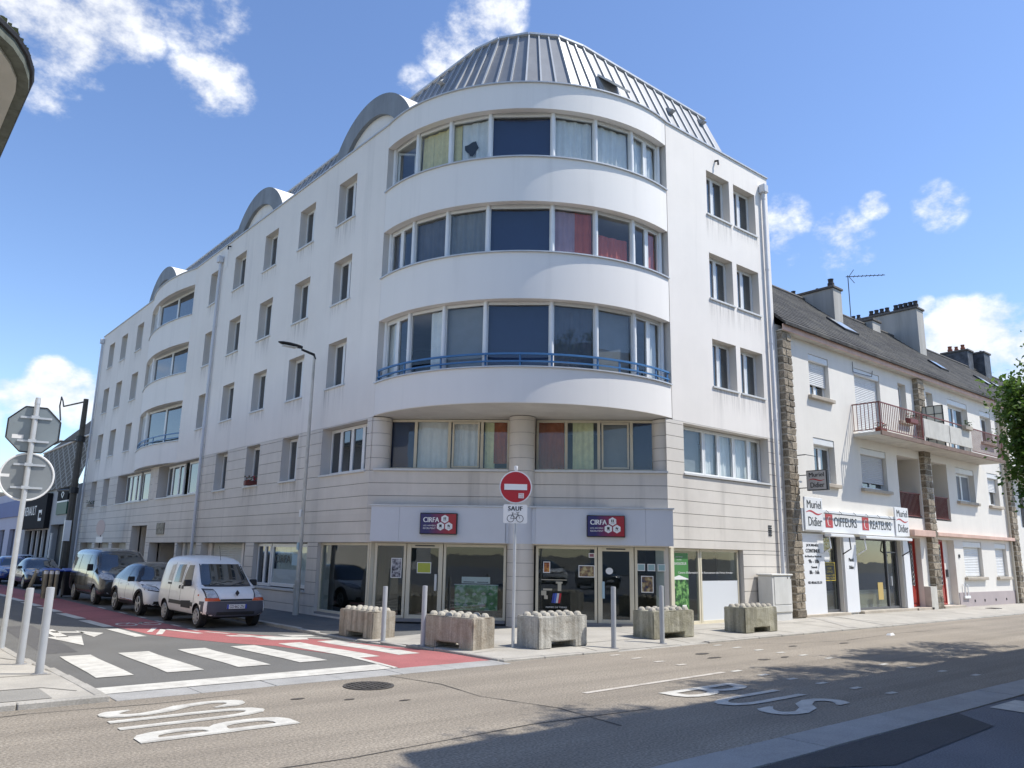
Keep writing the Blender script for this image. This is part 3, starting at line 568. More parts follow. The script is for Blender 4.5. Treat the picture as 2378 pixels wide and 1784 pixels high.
CU = {4: [None, [(.1, .5, C_CREAM, .03), (.5, 1.2, C_CREAM, .035)], [(.05, .3, C_CREAM, .03), (.32, 1.2, C_WHITE, .035)], [(.0, 9, BLIND_NAVY, 0)], [(.05, 1.2, C_WHITE, .05)], [(.05, 1.2, C_WHITE, .04)], [(.05, 1.2, C_WHITE, .04)]],
      3: [[(.05, .6, C_SLATE, .03)], [(.0, 1.2, C_SLATE, .02)], [(.05, 1.2, BLIND_GREY, .035)], [(0, 9, BLIND_NAVY, 0)], [(.05, .7, C_PINK, .03), (.7, 1.2, C_RED, .03)], [(.05, 1.2, C_RED, .04)], [(.7, 1.2, C_RED, .03)]],
      2: [[(.05, .5, C_WHITE, .03)], [(.7, 1.2, C_WHITE, .03)], [(.0, 1.2, BLIND_GREY, 0)], [(0, 9, BLIND_NAVY, 0)], [(.0, 1.2, C_SLATE, .02)], [(.0, 1.2, BLIND_GREY, 0)], [(.7, 1.2, C_WHITE, .03)]]}
WZ = {4: (12.76, 14.25), 3: (9.94, 11.42), 2: (6.72, 8.60)}
for f, (za, zb) in WZ.items():
    for i in range(7):
        fr, ln = facet(i); sp = [] if i not in ((6,) if f == 4 else (0, 6)) else [ln*.5]
        if f == 4 and i == 0: sp = []
        cz = [(min(a, ln-.02), min(b, ln-.03), cm, am, za+.03 if not (f == 3 and i == 5) else za+.03, (zb-.08) if not (f == 3 and i == 5) else za+.85) for (a, b, cm, am) in (CU[f][i] or [])]
        mulw = .075
        w_ = window(apt, fr, .005, ln-.005, za, zb, -.02, sp, glass=GLASS, w=mulw, sill=False, leaf=.035 if sp else 0, curt=cz)
        if f == 4 and i == 2:
            hole = MB(); pts = []
            for k in range(14): a_ = k/14*6.283; r_ = rnd(.12, .24); pts.append((.62+r_*math.cos(a_), 13.33+r_*1.25*math.sin(a_)))
            hole.fprism(fr, pts, -.105, -.1); hole.build('torn_gap', DARK, w_)
        if f == 4 and i == 0:
            of = Fr(fr.pt(.08, 0, -.08)[:2], (fr.u*.62-fr.n*.78)[:2], (fr.n*.62+fr.u*.78)[:2]); lf = MB(); frame_bars(lf, of, 0, .55, za+.1, zb-.1, .06, -.05, 0); lf.build('open_casement', FRAME, w_)
# mullion posts at the facet joints
for f, (za, zb) in WZ.items():
    for t in ED: x, y = bay(t, RW-.005); MB().cyl(x, y, za, zb, .062, 10).build('mullion', FRAME, apt, smooth=True)
# rail on the lowest band
rl = arc_ring(BR-.09, BR-.04, 7.06, 7.11); r2 = arc_ring(BR-.09, BR-.04, 6.86, 6.90); rl.add(r2.v, r2.f); rl.build('bay_rail', RAILB, apt)
for t in [-53.5, -38.5, -24, -9.6, .6, 9.9, 24, 31.5, 38.5, 47, 53.5]:
    x, y = bay(t, BR-.085); MB().box(x-.02, x+.02, y-.02, y+.02, 6.71, 7.12).build('rail_post', RAILB, apt)
# --- second, shallower bay on the left facade
Y0, Y1, SG = 37.35, 44.0, .42; YC = (Y0+Y1)/2; R2 = (((Y1-Y0)/2)**2+SG**2)/(2*SG); H2 = math.degrees(math.asin((Y1-Y0)/2/R2))
def bay2(t, r): return (XL-SG+R2-r*math.cos(R_(t)), YC-r*math.sin(R_(t)))
for i, (a, b) in enumerate([(5.72, 6.70), (8.60, 9.92), (11.42, 12.74), (14.25, 15.05)]):
    arc_ring(R2-.22, R2, a, b, -H2, H2, 20, bay2).build('curved_band', BAND, apt, smooth=True)
    arc_ring(R2-.26, R2+.05, b+.002, b+.035, -H2, H2, 20, bay2).build('band_coping', COPING, apt, smooth=True)
for z in (5.73, 8.61, 11.43, 14.26): MB().prism([bay2(t, R2-.2) for t in [H2*(k/8-1) for k in range(17)]]+[(XL+.5, Y0), (XL+.5, Y1)], z, z+.2).build('bay_slab', SOFF, apt)
MB().box(XL+.003, XL+.9, 44.0, 44.1, 5.76, 15).build('bay_jamb', REVEAL, apt); MB().box(XL+.003, XL+.9, 37.2, 37.348, 5.76, 15).build('bay_jamb', REVEAL, apt)
for f, (za, zb) in WZ.items():
    for (a, b, sp) in (((XL+.12, 43.95), (XL-.12, 42.2), [.45, .9, 1.35]), ((XL-.12, 42.1), (XL+.28, 37.4), [2.25, 4.1])):
        a = Vector(a); b = Vector(b); u = (b-a).normalized(); n = Vector((u.y, -u.x)); n = n if n.x < 0 else -n; fr = Fr(a, u, n)
        window(apt, fr, 0, (b-a).length, za, zb, -.02, sp, w=.08, sill=False, leaf=.03, glass=GLASSD)
    MB().cyl(XL-.12, 42.15, za, zb, .09, 10).build('mullion', FRAME, apt, smooth=True)
rl = arc_ring(R2-.06, R2-.02, 7.06, 7.11, -H2, H2, 20, bay2); r2 = arc_ring(R2-.06, R2-.02, 6.86, 6.9, -H2, H2, 20, bay2); rl.add(r2.v, r2.f); rl.build('bay_rail', RAILB, apt)
for k in range(6): x, y = bay2(H2*(k/2.5-1), R2-.05); MB().box(x-.02, x+.02, y-.02, y+.02, 6.71, 7.12).build('rail_post', RAILB, apt)
# --- copings on the straight walls
cp = MB(); cp.fbox(FL, 19.9, Y0, ZT, ZT+.045, -.3, .045); cp.fbox(FL, Y1, 54.37, ZT, ZT+.045, -.3, .045); cp.fbox(FRt, 17.8, 23.43, ZT, ZT+.045, -.3, .045); cp.build('coping', COPING, apt)
# --- zinc mansard with standing seams
ztop, zbas = 17.39, 15.02; OFS = 1.08
tv = [(13.28, 48.0), (13.29, 17.83), (13.49, 16.91), (14.01, 16.13), (14.76, 15.64), (15.66, 15.48), (21.92, 15.48)]
def miter(pts, i, o):
    ns = []
    for a, b in ((i-1, i), (i, i+1)):
        if 0 <= a and b < len(pts): d_ = (Vector(pts[b])-Vector(pts[a])).normalized(); ns.append(Vector((d_.y, -d_.x)))
    ns = [n if n.dot(Vector((-1, -1))) > 0 else -n for n in ns]; n = ns[0] if len(ns) == 1 else (ns[0]+ns[1]).normalized(); k = 1 if len(ns) == 1 else 1/n.dot(ns[0]); p = Vector(pts[i])+n*o*k; return (p.x, p.y)
bv = [miter(tv, i, OFS) for i in range(len(tv))]
deck = MB(); deck.poly([(*p, ztop-.04) for p in tv]+[(21.92, 24, ztop-.04), (22.5, 24, ztop-.04), (22.5, 48, ztop-.04)])
deck.quad((21.92, 15.48, ztop-.04), (21.92, 24, ztop-.04), (21.92, 24, zbas-.1), (21.92, 14.40, zbas-.1)); deck.quad((13.28, 48, ztop-.04), (22.5, 48, ztop-.04), (22.5, 48, zbas-.1), (12.2, 48, zbas-.1))
for i in range(len(tv)-1): deck.quad((*bv[i], zbas-.04), (*bv[i+1], zbas-.04), (*tv[i+1], ztop-.04), (*tv[i], ztop-.04))
roofo = deck.build('roof', ZINC, apt)
trim = MB()
for i in range(len(tv)-1):
    A0, A1, B0, B1 = Vector((*bv[i], zbas)), Vector((*bv[i+1], zbas)), Vector((*tv[i], ztop)), Vector((*tv[i+1], ztop)); ln = (B1-B0).length
    npan = 3 if ln < 1.2 else max(1, round(ln/.482))
    nrm = (A1-A0).cross(B0-A0).normalized(); nrm = nrm if nrm.z > 0 else -nrm
    for k in range(npan):
        t0, t1 = k/npan, (k+1)/npan; a, b, c, d_ = A0.lerp(A1, t0), A0.lerp(A1, t1), B0.lerp(B1, t1), B0.lerp(B1, t0); e = rnd(0, .006)
        pm = MB(); pm.hexa([a, b, c, d_, a+nrm*(.012+e), b+nrm*.012, c+nrm*.012, d_+nrm*(.012+e)])
        pm.build('roof_panel', ZINC, roofo); s = (A1-A0).normalized()*.026; pm = MB(); pm.hexa([a-s, a+s, d_+s*.8, d_-s*.8, a-s+nrm*.065, a+s+nrm*.065, d_+s*.8+nrm*.065, d_-s*.8+nrm*.065])
        pm.build('standing_seam', ZSEAM, roofo)
    u = (B1-B0).normalized(); trim.hexa([B0-nrm*.02, B1-nrm*.02, B1+nrm*.09, B0+nrm*.09, B0+Vector((0, 0, .06)), B1+Vector((0, 0, .06)), B1+nrm*.09+Vector((0, 0, .06)), B0+nrm*.09+Vector((0, 0, .06))])
trim.build('ridge_flashing', COPING, roofo)
# roof window and small zinc vents
sw = MB(); q0 = Vector((15.05, 14.33, 15.45))
sl = Vector((0, OFS, ztop-zbas)).normalized(); nn = Vector((0, -sl.z, sl.y))
def rp(x, h, o): return Vector((x*1.045, 14.40, zbas))+sl*h*1.35+nn*o
sw.hexa([rp(14.95, .3, .02), rp(15.75, .3, .02), rp(15.75, .85, .02), rp(14.95, .85, .02), rp(14.95, .3, .09), rp(15.75, .3, .09), rp(15.75, .85, .09), rp(14.95, .85, .09)]); swo = sw.build('roof_window', ZSEAM, roofo)
op = MB(); h0 = rp(14.93, .85, .1); op.hexa([rp(14.93, .84, .09), rp(15.77, .84, .09), rp(15.77, .36, .36), rp(14.93, .36, .36), rp(14.93, .86, .13), rp(15.77, .86, .13), rp(15.77, .38, .41), rp(14.93, .38, .41)]); op.build('sash', SILL, swo)
for (x, h) in ((18.55, 1.15), (20.5, 1.55)):
    v = MB(); p = rp(x, h, .02); v.hexa([p+Vector((-.09, 0, 0)), p+Vector((.09, 0, 0)), p+sl*.25+Vector((.09, 0, 0)), p+sl*.25+Vector((-.09, 0, 0)), p+nn*.02+Vector((-.1, -.16, .06)), p+nn*.02+Vector((.1, -.16, .06)), p+sl*.25+nn*.03+Vector((.09, 0, 0)), p+sl*.25+nn*.03+Vector((-.09, 0, 0))]); v.build('roof_vent', ZSEAM, roofo)
for y, h in ((19.6, 1.0), (18.6, 1.35), (25.6, 1.1), (33.5, 1.2), (37.0, 1.0)):
    y *= 1.03; x = 12.2+OFS*h/1.86; z = zbas+(ztop-zbas)*h/1.86; MB().hexa([(x, y-.09, z), (x, y+.09, z), (x+.12, y+.09, z+.26), (x+.12, y-.09, z+.26), (x-.2, y-.11, z+.03), (x-.2, y+.11, z+.03), (x+.08, y+.09, z+.28), (x+.08, y-.09, z+.28)]).build('roof_vent', ZSEAM, roofo)
# overflow spouts
for p in ((20.35, YR-.12, 14.62), (XL-.12, 33.0, 14.86)):
    MB().tube([(p[0]+(.2 if p[0] < 12 else 0), p[1]+(.2 if p[0] > 12 else 0), p[2]+.05), p, (p[0], p[1], p[2]-.14)], .035, 8).build('spout', BLACK, apt, smooth=True)
# --- three grey barrel arches above the left parapet
for k, yc in enumerate((21.38, 30.5, 43.05)):
    zc, ro, ri = 13.86, 2.80, 2.10; a0 = math.asin((15.0-zc)/ro); n = 28; xf, xb = XL+.12, 15.2
    an = [a0+(math.pi-2*a0)*i/n for i in range(n+1)]; ai0 = math.asin((15.0-zc)/ri); ai = [ai0+(math.pi-2*ai0)*i/n for i in range(n+1)]
    fr_ = MB(); 
    for i in range(n):
        o0, o1, i0, i1 = [(yc+r*math.cos(t), zc+r*math.sin(t)) for r, t in ((ro, an[i]), (ro, an[i+1]), (ri, ai[i]), (ri, ai[i+1]))]
        fr_.quad((xf, *o0), (xf, *o1), (xf, *i1), (xf, *i0)); fr_.quad((xf, *i0), (xf, *i1), (xf+.16, *i1), (xf+.16, *i0))
    ar = fr_.build('roof_arch', ARCHGREY, apt, recalc=False)
    bk = MB()
    for i in range(n): o0, o1 = [(yc+ro*math.cos(t), zc+ro*math.sin(t)) for t in (an[i], an[i+1])]; bk.quad((xf, *o0), (xf, *o1), (xb, *o1), (xb, *o0))
    bk.build('barrel', BAND, ar, smooth='all', recalc=False)
    tp = MB(); tp.poly([(xf+.14, yc+ri*1.02*math.cos(t), zc+ri*1.02*math.sin(t)) for t in ai]); tp.build('tympanum', PLASTER, ar)
    for s in (-1, 1):
        v = MB()
        for j in range(5): v.box(xf+.10, xf+.135, yc+s*.85-.42, yc+s*.85+.42, 15.03+j*.06, 15.06+j*.06)
        v.build('vent_grille', mat('vent_brown', (.16, .14, .12), .7), ar)
# --- downpipes
def downpipe(parent, fr, u, z0, z1, r=.06, d=.10):
    mb = MB(); mb.tube([fr.pt(u, z0, d), fr.pt(u, z1, d)], r, 12)
    z = z0+1
    while z < z1: mb.tube([fr.pt(u, z, d), fr.pt(u, z+.05, d)], r+.012, 12); z += 2.6
    o = mb.build('downpipe', PIPE, parent, smooth=True); hp = MB(); hp.fbox(fr, u-.13, u+.13, z1-.02, z1+.28, .01, .24); hp.build('hopper', PIPE, o, bevel=.02); return o
downpipe(apt, FL, 33.84, -.03, 14.35); downpipe(apt, FL, 54.2, -.03, 14.6); downpipe(apt, FRt, 22.98, .1, 14.35)
pm = MB(); pm.fbox(FL, 33.25, 33.6, 14.0, 14.85, .004, .012); pm.build('wall_plate', BAND, apt)
# --- left facade at street level
SKIRT = mat('dado_grey', (.24, .235, .235), .8, .08, 2)
SHUT = mat('roller_shutter', (.60, .59, .54), .5, .06, 3); SHUTB = mat('beige_panel', (.52, .49, .42), .6, .08, 2)
def shutter(parent, fr, a, b, z0, z1, d, m=SHUT, h=.075, name='roller_shutter'):
    mb = MB(); z = z0
    while z < z1-.01:
        e = min(z+h, z1); mb.add([fr.pt(a, z, d), fr.pt(b, z, d), fr.pt(b, z+(e-z)*.5, d+.014), fr.pt(a, z+(e-z)*.5, d+.014), fr.pt(b, e-.008, d+.004), fr.pt(a, e-.008, d+.004), fr.pt(b, e, d-.004), fr.pt(a, e, d-.004)], [(0, 1, 2, 3), (3, 2, 4, 5), (5, 4, 6, 7)]); z = e
    return mb.build(name, m, parent, recalc=False)
shutter(apt, FL, 29.6, 32.6, -.1, 2.12, -.38); window(apt, FL, 28.62, 29.3, .05, 2.1, -.36, [], sill=False); fm_ = MB(); fm_.fbox(FL, 29.36, 29.55, -.1, 2.12, -.5, -.3); fm_.fbox(FL, 32.65, 33.03, -.1, 2.12, -.5, -.3); fm_.build('door_post', PLASTER, apt)
shutter(apt, FL, 33.75, 35.7, -.1, 2.12, -.36); MB().fbox(FL, 35.75, 36.0, -.1, 2.12, -.5, -.25).build('door_post', FRAME, apt)
for a, b in ((43.9, 46.6), (47.2, 50.2), (50.8, 53.6)):
    for j in range(2): MB().fbox(FL, a+.05+j*(b-a)/2, a+j*(b-a)/2+(b-a)/2-.05, -.1, 2.12, -.42, -.36).build('garage_panel', SHUTB, apt, bevel=.01)
MB().fbox(FL, 36.3, 40.0, -.1, 2.12, -2.1, -2.0).build('passage_wall', SKIRT, apt); MB().fbox(FL, 40.64, 43.18, -.1, 2.95, -2.1, -2.0).build('passage_wall', SKIRT, apt)
q = FL.pt
for a, z_ in ((36.3, 2.13), (40.0, 2.13), (40.64, 2.95), (43.18, 2.95)): MB().quad(q(a, -.1, -.4), q(a, z_, -.4), q(a, z_, -2), q(a, -.1, -2)).build('passage_side', COURSE, apt, recalc=False)
MB().quad(q(40.64, 2.95, -.4), q(43.18, 2.95, -.4), q(43.18, 2.95, -2), q(40.64, 2.95, -2)).build('passage_ceiling', COURSE, apt, recalc=False)
MB().fbox(FL, 37.2, 38.9, -.05, 2.05, -2.0, -1.92).build('entrance_door', mat('brown_door', (.09, .06, .04), .5), apt)
# CIRFA side window and door in the left facade
for a, b in ((23.56, 27.74),):
    MB().fbox(FL, a, b, -.2, .60, -.22, -.12).build('dado', SKIRT, apt); MB().fbox(FL, a-.02, b+.02, .60, .66, -.3, .03).build('sill', SILL, apt)
ww = window(apt, FL, 23.72, 26.50, .70, 2.10, -.16, [], glass=SHOPGLASS, sill=False, leaf=.05, w=.06, fm=FRAME)
FLt = Fr((XL, 0), (0, -1), (-1, 0))
curtain(ww, FL, 23.8, 26.43, .72, 2.05, -.32, mat('grey_strip_blind', (.78, .78, .74), .8, .1, 4), .03)
text(ww, 'CIRFA', FLt, -26.25, -25.05, 1.47, 1.72, -.175, BLACK, bold=.012)
MB().fbox(FL, 23.8, 26.43, .76, 1.26, -.192, -.19).build('frosted_film', mat('frosted_film', (.62, .63, .64), .6), ww)
MB().fbox(FL, 24.55, 24.95, 1.40, 1.75, -.18, -.176).build('notice', mat('notice_blue', (.35, .50, .58), .6), ww)
window(apt, FL, 26.55, 27.70, .68, 2.1, -.16, [27.05], glass=GLASSD, sill=False)
MB().fbox(FL, 37.95, 39.0, 2.50, 3.02, .005, .05).build('relief_plaque', mat('plaque_stone', (.30, .28, .22), .9, .5, 7, .8, 20), apt)
# --- shop front of the chamfer
SHOPG = SHOPGLASS
def glaze(fr, a, b, z0, z1, d, name='shop_window', w=.075, m=FRAMEC):
    mb = MB(); frame_bars(mb, fr, a, b, z0, z1, w, d-.05, d+.03); o = mb.build(name, m, apt, bevel=.006); MB().fbox(fr, a+w*.8, b-w*.8, z0+w*.8, z1-w*.8, d-.014, d-.006).build('pane', SHOPG, o); return o
sL = [glaze(FC, -5.70, -4.80, .10, 2.13, -.12), glaze(FC, -3.74, -1.98, .10, 2.13, -.12)]
dL = glaze(FC, -4.78, -3.76, .08, 2.13, -.11, 'shop_door', .12)
sR = [glaze(FC, -1.16, .53, .10, 2.13, -.12), glaze(FC, 1.55, 2.47, .10, 2.13, -.12)]
dR = glaze(FC, .55, 1.53, .08, 2.13, -.11, 'shop_door', .12)
MB().fbox(FC, -3.97, -3.90, .85, 1.3, -.08, -.02).build('pull_handle', STEELG, dL, bevel=.01); MB().fbox(FC, .66, .73, .75, 1.2, -.08, -.02).build('pull_handle', mat('handle_blue', (.35, .5, .58), .4), dR, bevel=.01)
for o, a, b in ((dL, -4.55, -4.0), (dR, .78, 1.3)): MB().fbox(FC, a, b, 2.055, 2.085, -.085, -.07).build('vent_slot', BLACK, o)
fs_ = glaze(FL, 19.95, 22.84, .08, 2.13, -.15); g1 = glaze(FRt, 17.56, 19.02, .08, 2.13, -.15); g2 = glaze(FRt, 19.04, 20.92, .08, 2.13, -.15)
for p in (FC.pt(-5.80, 0, -.14), FC.pt(2.52, 0, -.10)): MB().box(p[0]-.07, p[0]+.07, p[1]-.07, p[1]+.07, .05, 2.14).build('corner_post', FRAMEC, apt)
MB().fbox(FC, -5.75, -1.98, .02, .10, -.25, .02).fbox(FC, -1.16, 2.5, .02, .10, -.25, .02).build('threshold', SKIRT, apt)
MB().fbox(FRt, 17.5, 21.0, .03, .08, -.3, -.06).build('threshold', FRAMEC, apt); MB().fbox(FL, 19.8, 22.9, .0, .08, -.3, -.03).build('threshold', SKIRT, apt)
FASC = mat('fascia_panel', (.60, .62, .66), .4, .04, .8, spec=.4)
for a, b, d0 in ((-5.79, -4.985, .21), (-4.98, -2.0, .21), (-1.995, -1.165, .15), (-1.16, 1.84, .21), (1.845, 2.58, .21)): MB().fbox(FC, a, b, 2.17, 3.15, -.01, d0).build('fascia_panel', FASC, apt)
MB().cyl(cx, cy, 2.165, 3.155, .392, 28).build('fascia_panel', FASC, apt, smooth=True)
MB().fbox(FC, -5.83, 2.62, 3.152, 3.19, 0, .24).build('fascia_capping', COPING, apt)
# illuminated signs: two-tone box, lettering, three hexagons
def gradmat(name, fr, u0, u1, c0, c1):
    M = bpy.data.materials.new(name); M.use_nodes = True; t = M.node_tree; p = t.nodes['Principled BSDF']; p.inputs['Roughness'].default_value = .3
    geo = t.nodes.new('ShaderNodeNewGeometry'); dp = t.nodes.new('ShaderNodeVectorMath'); dp.operation = 'DOT_PRODUCT'; t.links.new(geo.outputs['Position'], dp.inputs[0]); dp.inputs[1].default_value = fr.u
    b = fr.p.dot(fr.u); mr = t.nodes.new('ShaderNodeMapRange'); t.links.new(dp.outputs['Value'], mr.inputs[0]); mr.inputs[1].default_value = b+u0; mr.inputs[2].default_value = b+u1
    mx = t.nodes.new('ShaderNodeMix'); mx.data_type = 'RGBA'; t.links.new(mr.outputs[0], mx.inputs['Factor']); mx.inputs['A'].default_value = (*c0, 1); mx.inputs['B'].default_value = (*c1, 1); t.links.new(mx.outputs['Result'], p.inputs['Base Color']); return M
for a, side in ((-4.37, 'left'), (.24, 'right')):
    s = thing('sign_box', 'navy and red CIRFA sign box on the pale fascia, %s of the round column' % side, 'sign', FC.pt(a+.52, 2.38, .3), 'two-tone sign boxes on the fascia')
    gm = gradmat('sign_print', FC, a+.25, a+.85, (.018, .012, .11), (.36, .010, .02))
    MB().fbox(FC, a, a+1.04, 2.38, 2.965, .205, .33).build('casing', BLACK, s, bevel=.012); MB().fbox(FC, a+.025, a+1.015, 2.405, 2.94, .325, .338).build('face', gm, s)
    text(s, 'CIRFA', FC, a+.10, a+.54, 2.71, 2.845, .340, WHITE, bold=.006); text(s, 'LES ARMÉES', FC, a+.10, a+.45, 2.60, 2.645, .340, WHITE); text(s, 'RECRUTENT', FC, a+.10, a+.45, 2.52, 2.565, .340, WHITE)
    for hu, hz, tx in ((.70, 2.80, 'II'), (.585, 2.60, 'I'), (.815, 2.60, '~')):
        MB().fprism(FC, [(a+hu+.115*math.sin(k*1.0472), hz+.115*math.cos(k*1.0472)) for k in range(6)], .339, .343).build('hexagon', WHITE, s)
        text(s, tx, FC, a+hu-.03, a+hu+.03, hz-.02, hz+.05, .3445, BLACK, bold=.004); text(s, 'ARMEE', FC, a+hu-.05, a+hu+.05, hz-.055, hz-.035, .3445, BLACK)
# --- posters and stickers on the shop glass, display board
def poster(parent, fr, a, b, z0, z1, d, m, name='poster', border=None):
    o = MB().fbox(fr, a, b, z0, z1, d, d+.003).build(name, border or m, parent)
    if border: MB().fbox(fr, a+.02, b-.02, z0+.02, z1-.02, d+.003, d+.0045).build('print', m, o)
    return o
def blotch(name, cols, scale):
    M = bpy.data.materials.new(name); M.use_nodes = True; t = M.node_tree; p = t.nodes['Principled BSDF']; p.inputs['Roughness'].default_value = .45
    geo = t.nodes.new('ShaderNodeNewGeometry'); nz = t.nodes.new('ShaderNodeTexNoise'); nz.inputs['Scale'].default_value = scale; nz.inputs['Detail'].default_value = 4; t.links.new(geo.outputs['Position'], nz.inputs['Vector'])
    cr = t.nodes.new('ShaderNodeValToRGB'); cr.color_ramp.interpolation = 'LINEAR'; t.links.new(nz.outputs['Fac'], cr.inputs[0]); e = cr.color_ramp.elements
    e[0].position = .36; e[0].color = (*cols[0], 1); e[1].position = .64; e[1].color = (*cols[-1], 1)
    for i, c in enumerate(cols[1:-1]): x = e.new(.36+.28*(i+1)/(len(cols)-1)); x.color = (*c, 1)
    t.links.new(cr.outputs[0], p.inputs['Base Color']); return M
P_OR = blotch('print_orange', [(.02, .01, .01), (.30, .08, .02), (.55, .28, .06)], 9); P_BW = blotch('print_bw', [(.02, .02, .03), (.2, .2, .24), (.5, .5, .52)], 12)
P_LAND = blotch('print_landscape', [(.03, .04, .08), (.2, .12, .06), (.45, .38, .2)], 8); P_GR = blotch('print_forest', [(.006, .03, .008), (.04, .16, .03), (.2, .4, .12)], 11)
P_MODEL = blotch('print_model', [(.03, .14, .05), (.10, .28, .10), (.45, .52, .46)], 7); GREENP = mat('green_print', (.06, .22, .05), .5); WPAPER = mat('white_paper', (.78, .78, .76), .6)
d0 = -.10
poster(sL[0], FC, -5.22, -4.92, 1.18, 1.72, d0, P_BW, border=WPAPER); poster(dL, FC, -4.48, -4.08, 1.32, 1.62, d0+.01, mat('yellow_print', (.42, .46, .06), .5), border=WPAPER)
poster(sR[0], FC, -.95, -.76, 1.40, 1.70, d0, P_OR, border=WPAPER); poster(sR[0], FC, .02, .46, 1.30, 1.62, d0, P_LAND, border=WPAPER)
poster(sR[0], FC, .30, .46, 1.83, 1.95, d0, mat('red_triangle_print', (.25, .1, .12), .5), border=WPAPER); poster(sR[1], FC, 1.72, 2.05, .93, 1.37, d0, P_LAND, border=WPAPER)
MB().fprism(FC, [(.86+.10*math.cos(k*.3927), 1.48+.09*math.sin(k*.3927)) for k in range(16)], -.092, -.089).build('round_sticker', WPAPER, dR)
for k in range(3): poster(sR[1], FC, 1.62+k*.275, 1.83+k*.275, 1.50, 1.69, d0, mat('sticker_teal', (.30, .45, .46), .5), border=WPAPER, name='sticker')
# army emblem and camouflage film low on the right pane
sk = MB()
for (a, b, c, d_) in ((-.95, -.70, .93, .98), (-1.0, -.86, .80, .92), (-.92, -.82, .70, .80), (-.6, -.42, 1.12, 1.17), (-.55, -.45, .92, 1.12), (-1.0, -.3, 1.205, 1.225)): sk.fbox(FC, a, b, c, d_, -.098, -.095)
sk.build('cream_film', mat('cream_film', (.45, .42, .33), .6), sR[0])
for u, c in ((-.72, (.03, .05, .28)), (-.66, (.05, .12, .5)), (-.60, (.6, .6, .62)), (-.54, (.5, .03, .04))): MB().fprism(FC, [(u, .60), (u+.055, .60), (u+.095, .86), (u+.04, .86)], -.098, -.095).build('emblem_stripe', mat('emblem_%d' % int(u*-100), c, .5), sR[0])
text(sR[0], 'ARMÉE DE TERRE', FC, -.88, -.30, .47, .52, -.096, WPAPER)
# window of the right facade: green recruiting poster, white lower panel, lettering
MB().fbox(FRt, 17.66, 18.50, .30, 2.0, -.139, -.136).build('poster_ground', GREENP, g1)
poster(g1, FRt, 17.67, 18.49, .32, 1.28, -.134, P_GR); MB().fprism(FRt, [(17.67, 1.28), (18.49, 1.28), (18.49, 1.30), (18.08, 1.40), (17.67, 1.30)], -.133, -.131).build('print', WPAPER, g1)
text(g1, 'AMBASSADEUR', FRt, 17.74, 18.42, 1.68, 1.75, -.132, WPAPER); text(g1, 'NOTRE', FRt, 18.0, 18.2, 1.80, 1.83, -.132, WPAPER); text(g1, 'DEVIENS', FRt, 17.95, 18.25, 1.88, 1.91, -.132, WPAPER)
for a in (17.76, 18.2): MB().fbox(FRt, a, a+.18, .42, .60, -.131, -.129).build('print', WPAPER, g1)
MB().fbox(FRt, 19.12, 20.85, .14, 1.24, -.139, -.134).build('frosted_panel', mat('white_film', (.66, .68, .70), .5), g2)
text(g2, 'Centre d’Information et de Recrutement des Forces Armées', FRt, 18.05, 20.6, 1.44, 1.50, -.133, WPAPER)
# display board with green model photograph inside the left pane
bd_ = thing('display_board', 'green display board with grey model shapes behind the left shop window', 'display board', FC.pt(-2.8, .1, -.34))
MB().fbox(FC, -3.42, -2.22, .34, 1.02, -.30, -.27).build('board', P_MODEL, bd_); MB().fbox(FC, -3.44, -2.2, .1, .345, -.33, -.28).build('base', BLACK, bd_); MB().fbox(FC, -3.44, -2.2, 1.02, 1.04, -.305, -.265).build('rim', STEELG, bd_)
bx_ = MB()
for k in range(10):
    u = -3.32+(k % 5)*.23+rnd(-.03, .03); z = .5+(k//5)*.27+rnd(-.03, .03); w = rnd(.05, .08); bx_.fprism(FC, [(u-w, z), (u, z-w*.6), (u+w, z), (u, z+w*.7)], -.27, -.255)
bx_.build('model_blocks', mat('model_grey', (.45, .46, .45), .7, .2, 6), bd_)
n2 = MB().fbox(FC, -3.25, -2.45, 1.06, 1.24, -.40, -.38).build('notice_panel', WPAPER, bd_)
text(n2, '— —', FC, -3.2, -2.5, 1.09, 1.11, -.379, BLACK)
# wall vents on the right facade
vg = MB()
for k in range(5): vg.fbox(FRt, 22.42, 22.60, 2.60+k*.07, 2.64+k*.07, .002, .02)
vg.build('vent_grille', BLACK, apt)
# ================================================================== TERRACED HOUSE WITH THE HAIR SALON
HWALL = mat('house_render', (.76, .72, .645), .85, .04, .6, .12, 60, streak=.04, dirt=(.5, .46, .40), dirtamt=.12, dscale=.5)
STONE = mat('granite_blocks', (.27, .225, .165), .9, .25, 5, .9, 22, fine=.35, fscale=20, dirt=(.10, .08, .055), dirtamt=.55, dscale=3.5, objvar=.42)
MORTAR = mat('mortar', (.42, .38, .31), .9, .1, 3)
PINK = mat('pink_band_paint', (.66, .45, .36), .8, .08, 1.5, streak=.12)
CONC = mat('sill_concrete', (.46, .40, .32), .85, .12, 2, streak=.15)
SLATE = mat('slate_roof', (.056, .054, .052), .85, .4, 5, .8, 14, fine=.4, fscale=9, dirt=(.15, .14, .115), dirtamt=.7, dscale=.9, objvar=.15, spec=.25)
CHIM = mat('chimney_render', (.47, .45, .41), .9, .10, 1.2, streak=.22, dirt=(.2, .19, .17), dirtamt=.25)
POTD = mat('dark_chimney_pot', (.05, .045, .045), .8, .2, 6); POTR = mat('terracotta_pot', (.27, .09, .05), .8, .2, 6)
RAILR = mat('oxide_red_rail', (.17, .045, .035), .55, .12, 5); DOORR = mat('red_door_paint', (.33, .035, .025), .4, .12, 3)
GUT = mat('gutter_dark', (.035, .035, .038), .6, .2, 4); PLINTH = mat('mauve_plinth', (.40, .34, .33), .85, .08, 1)
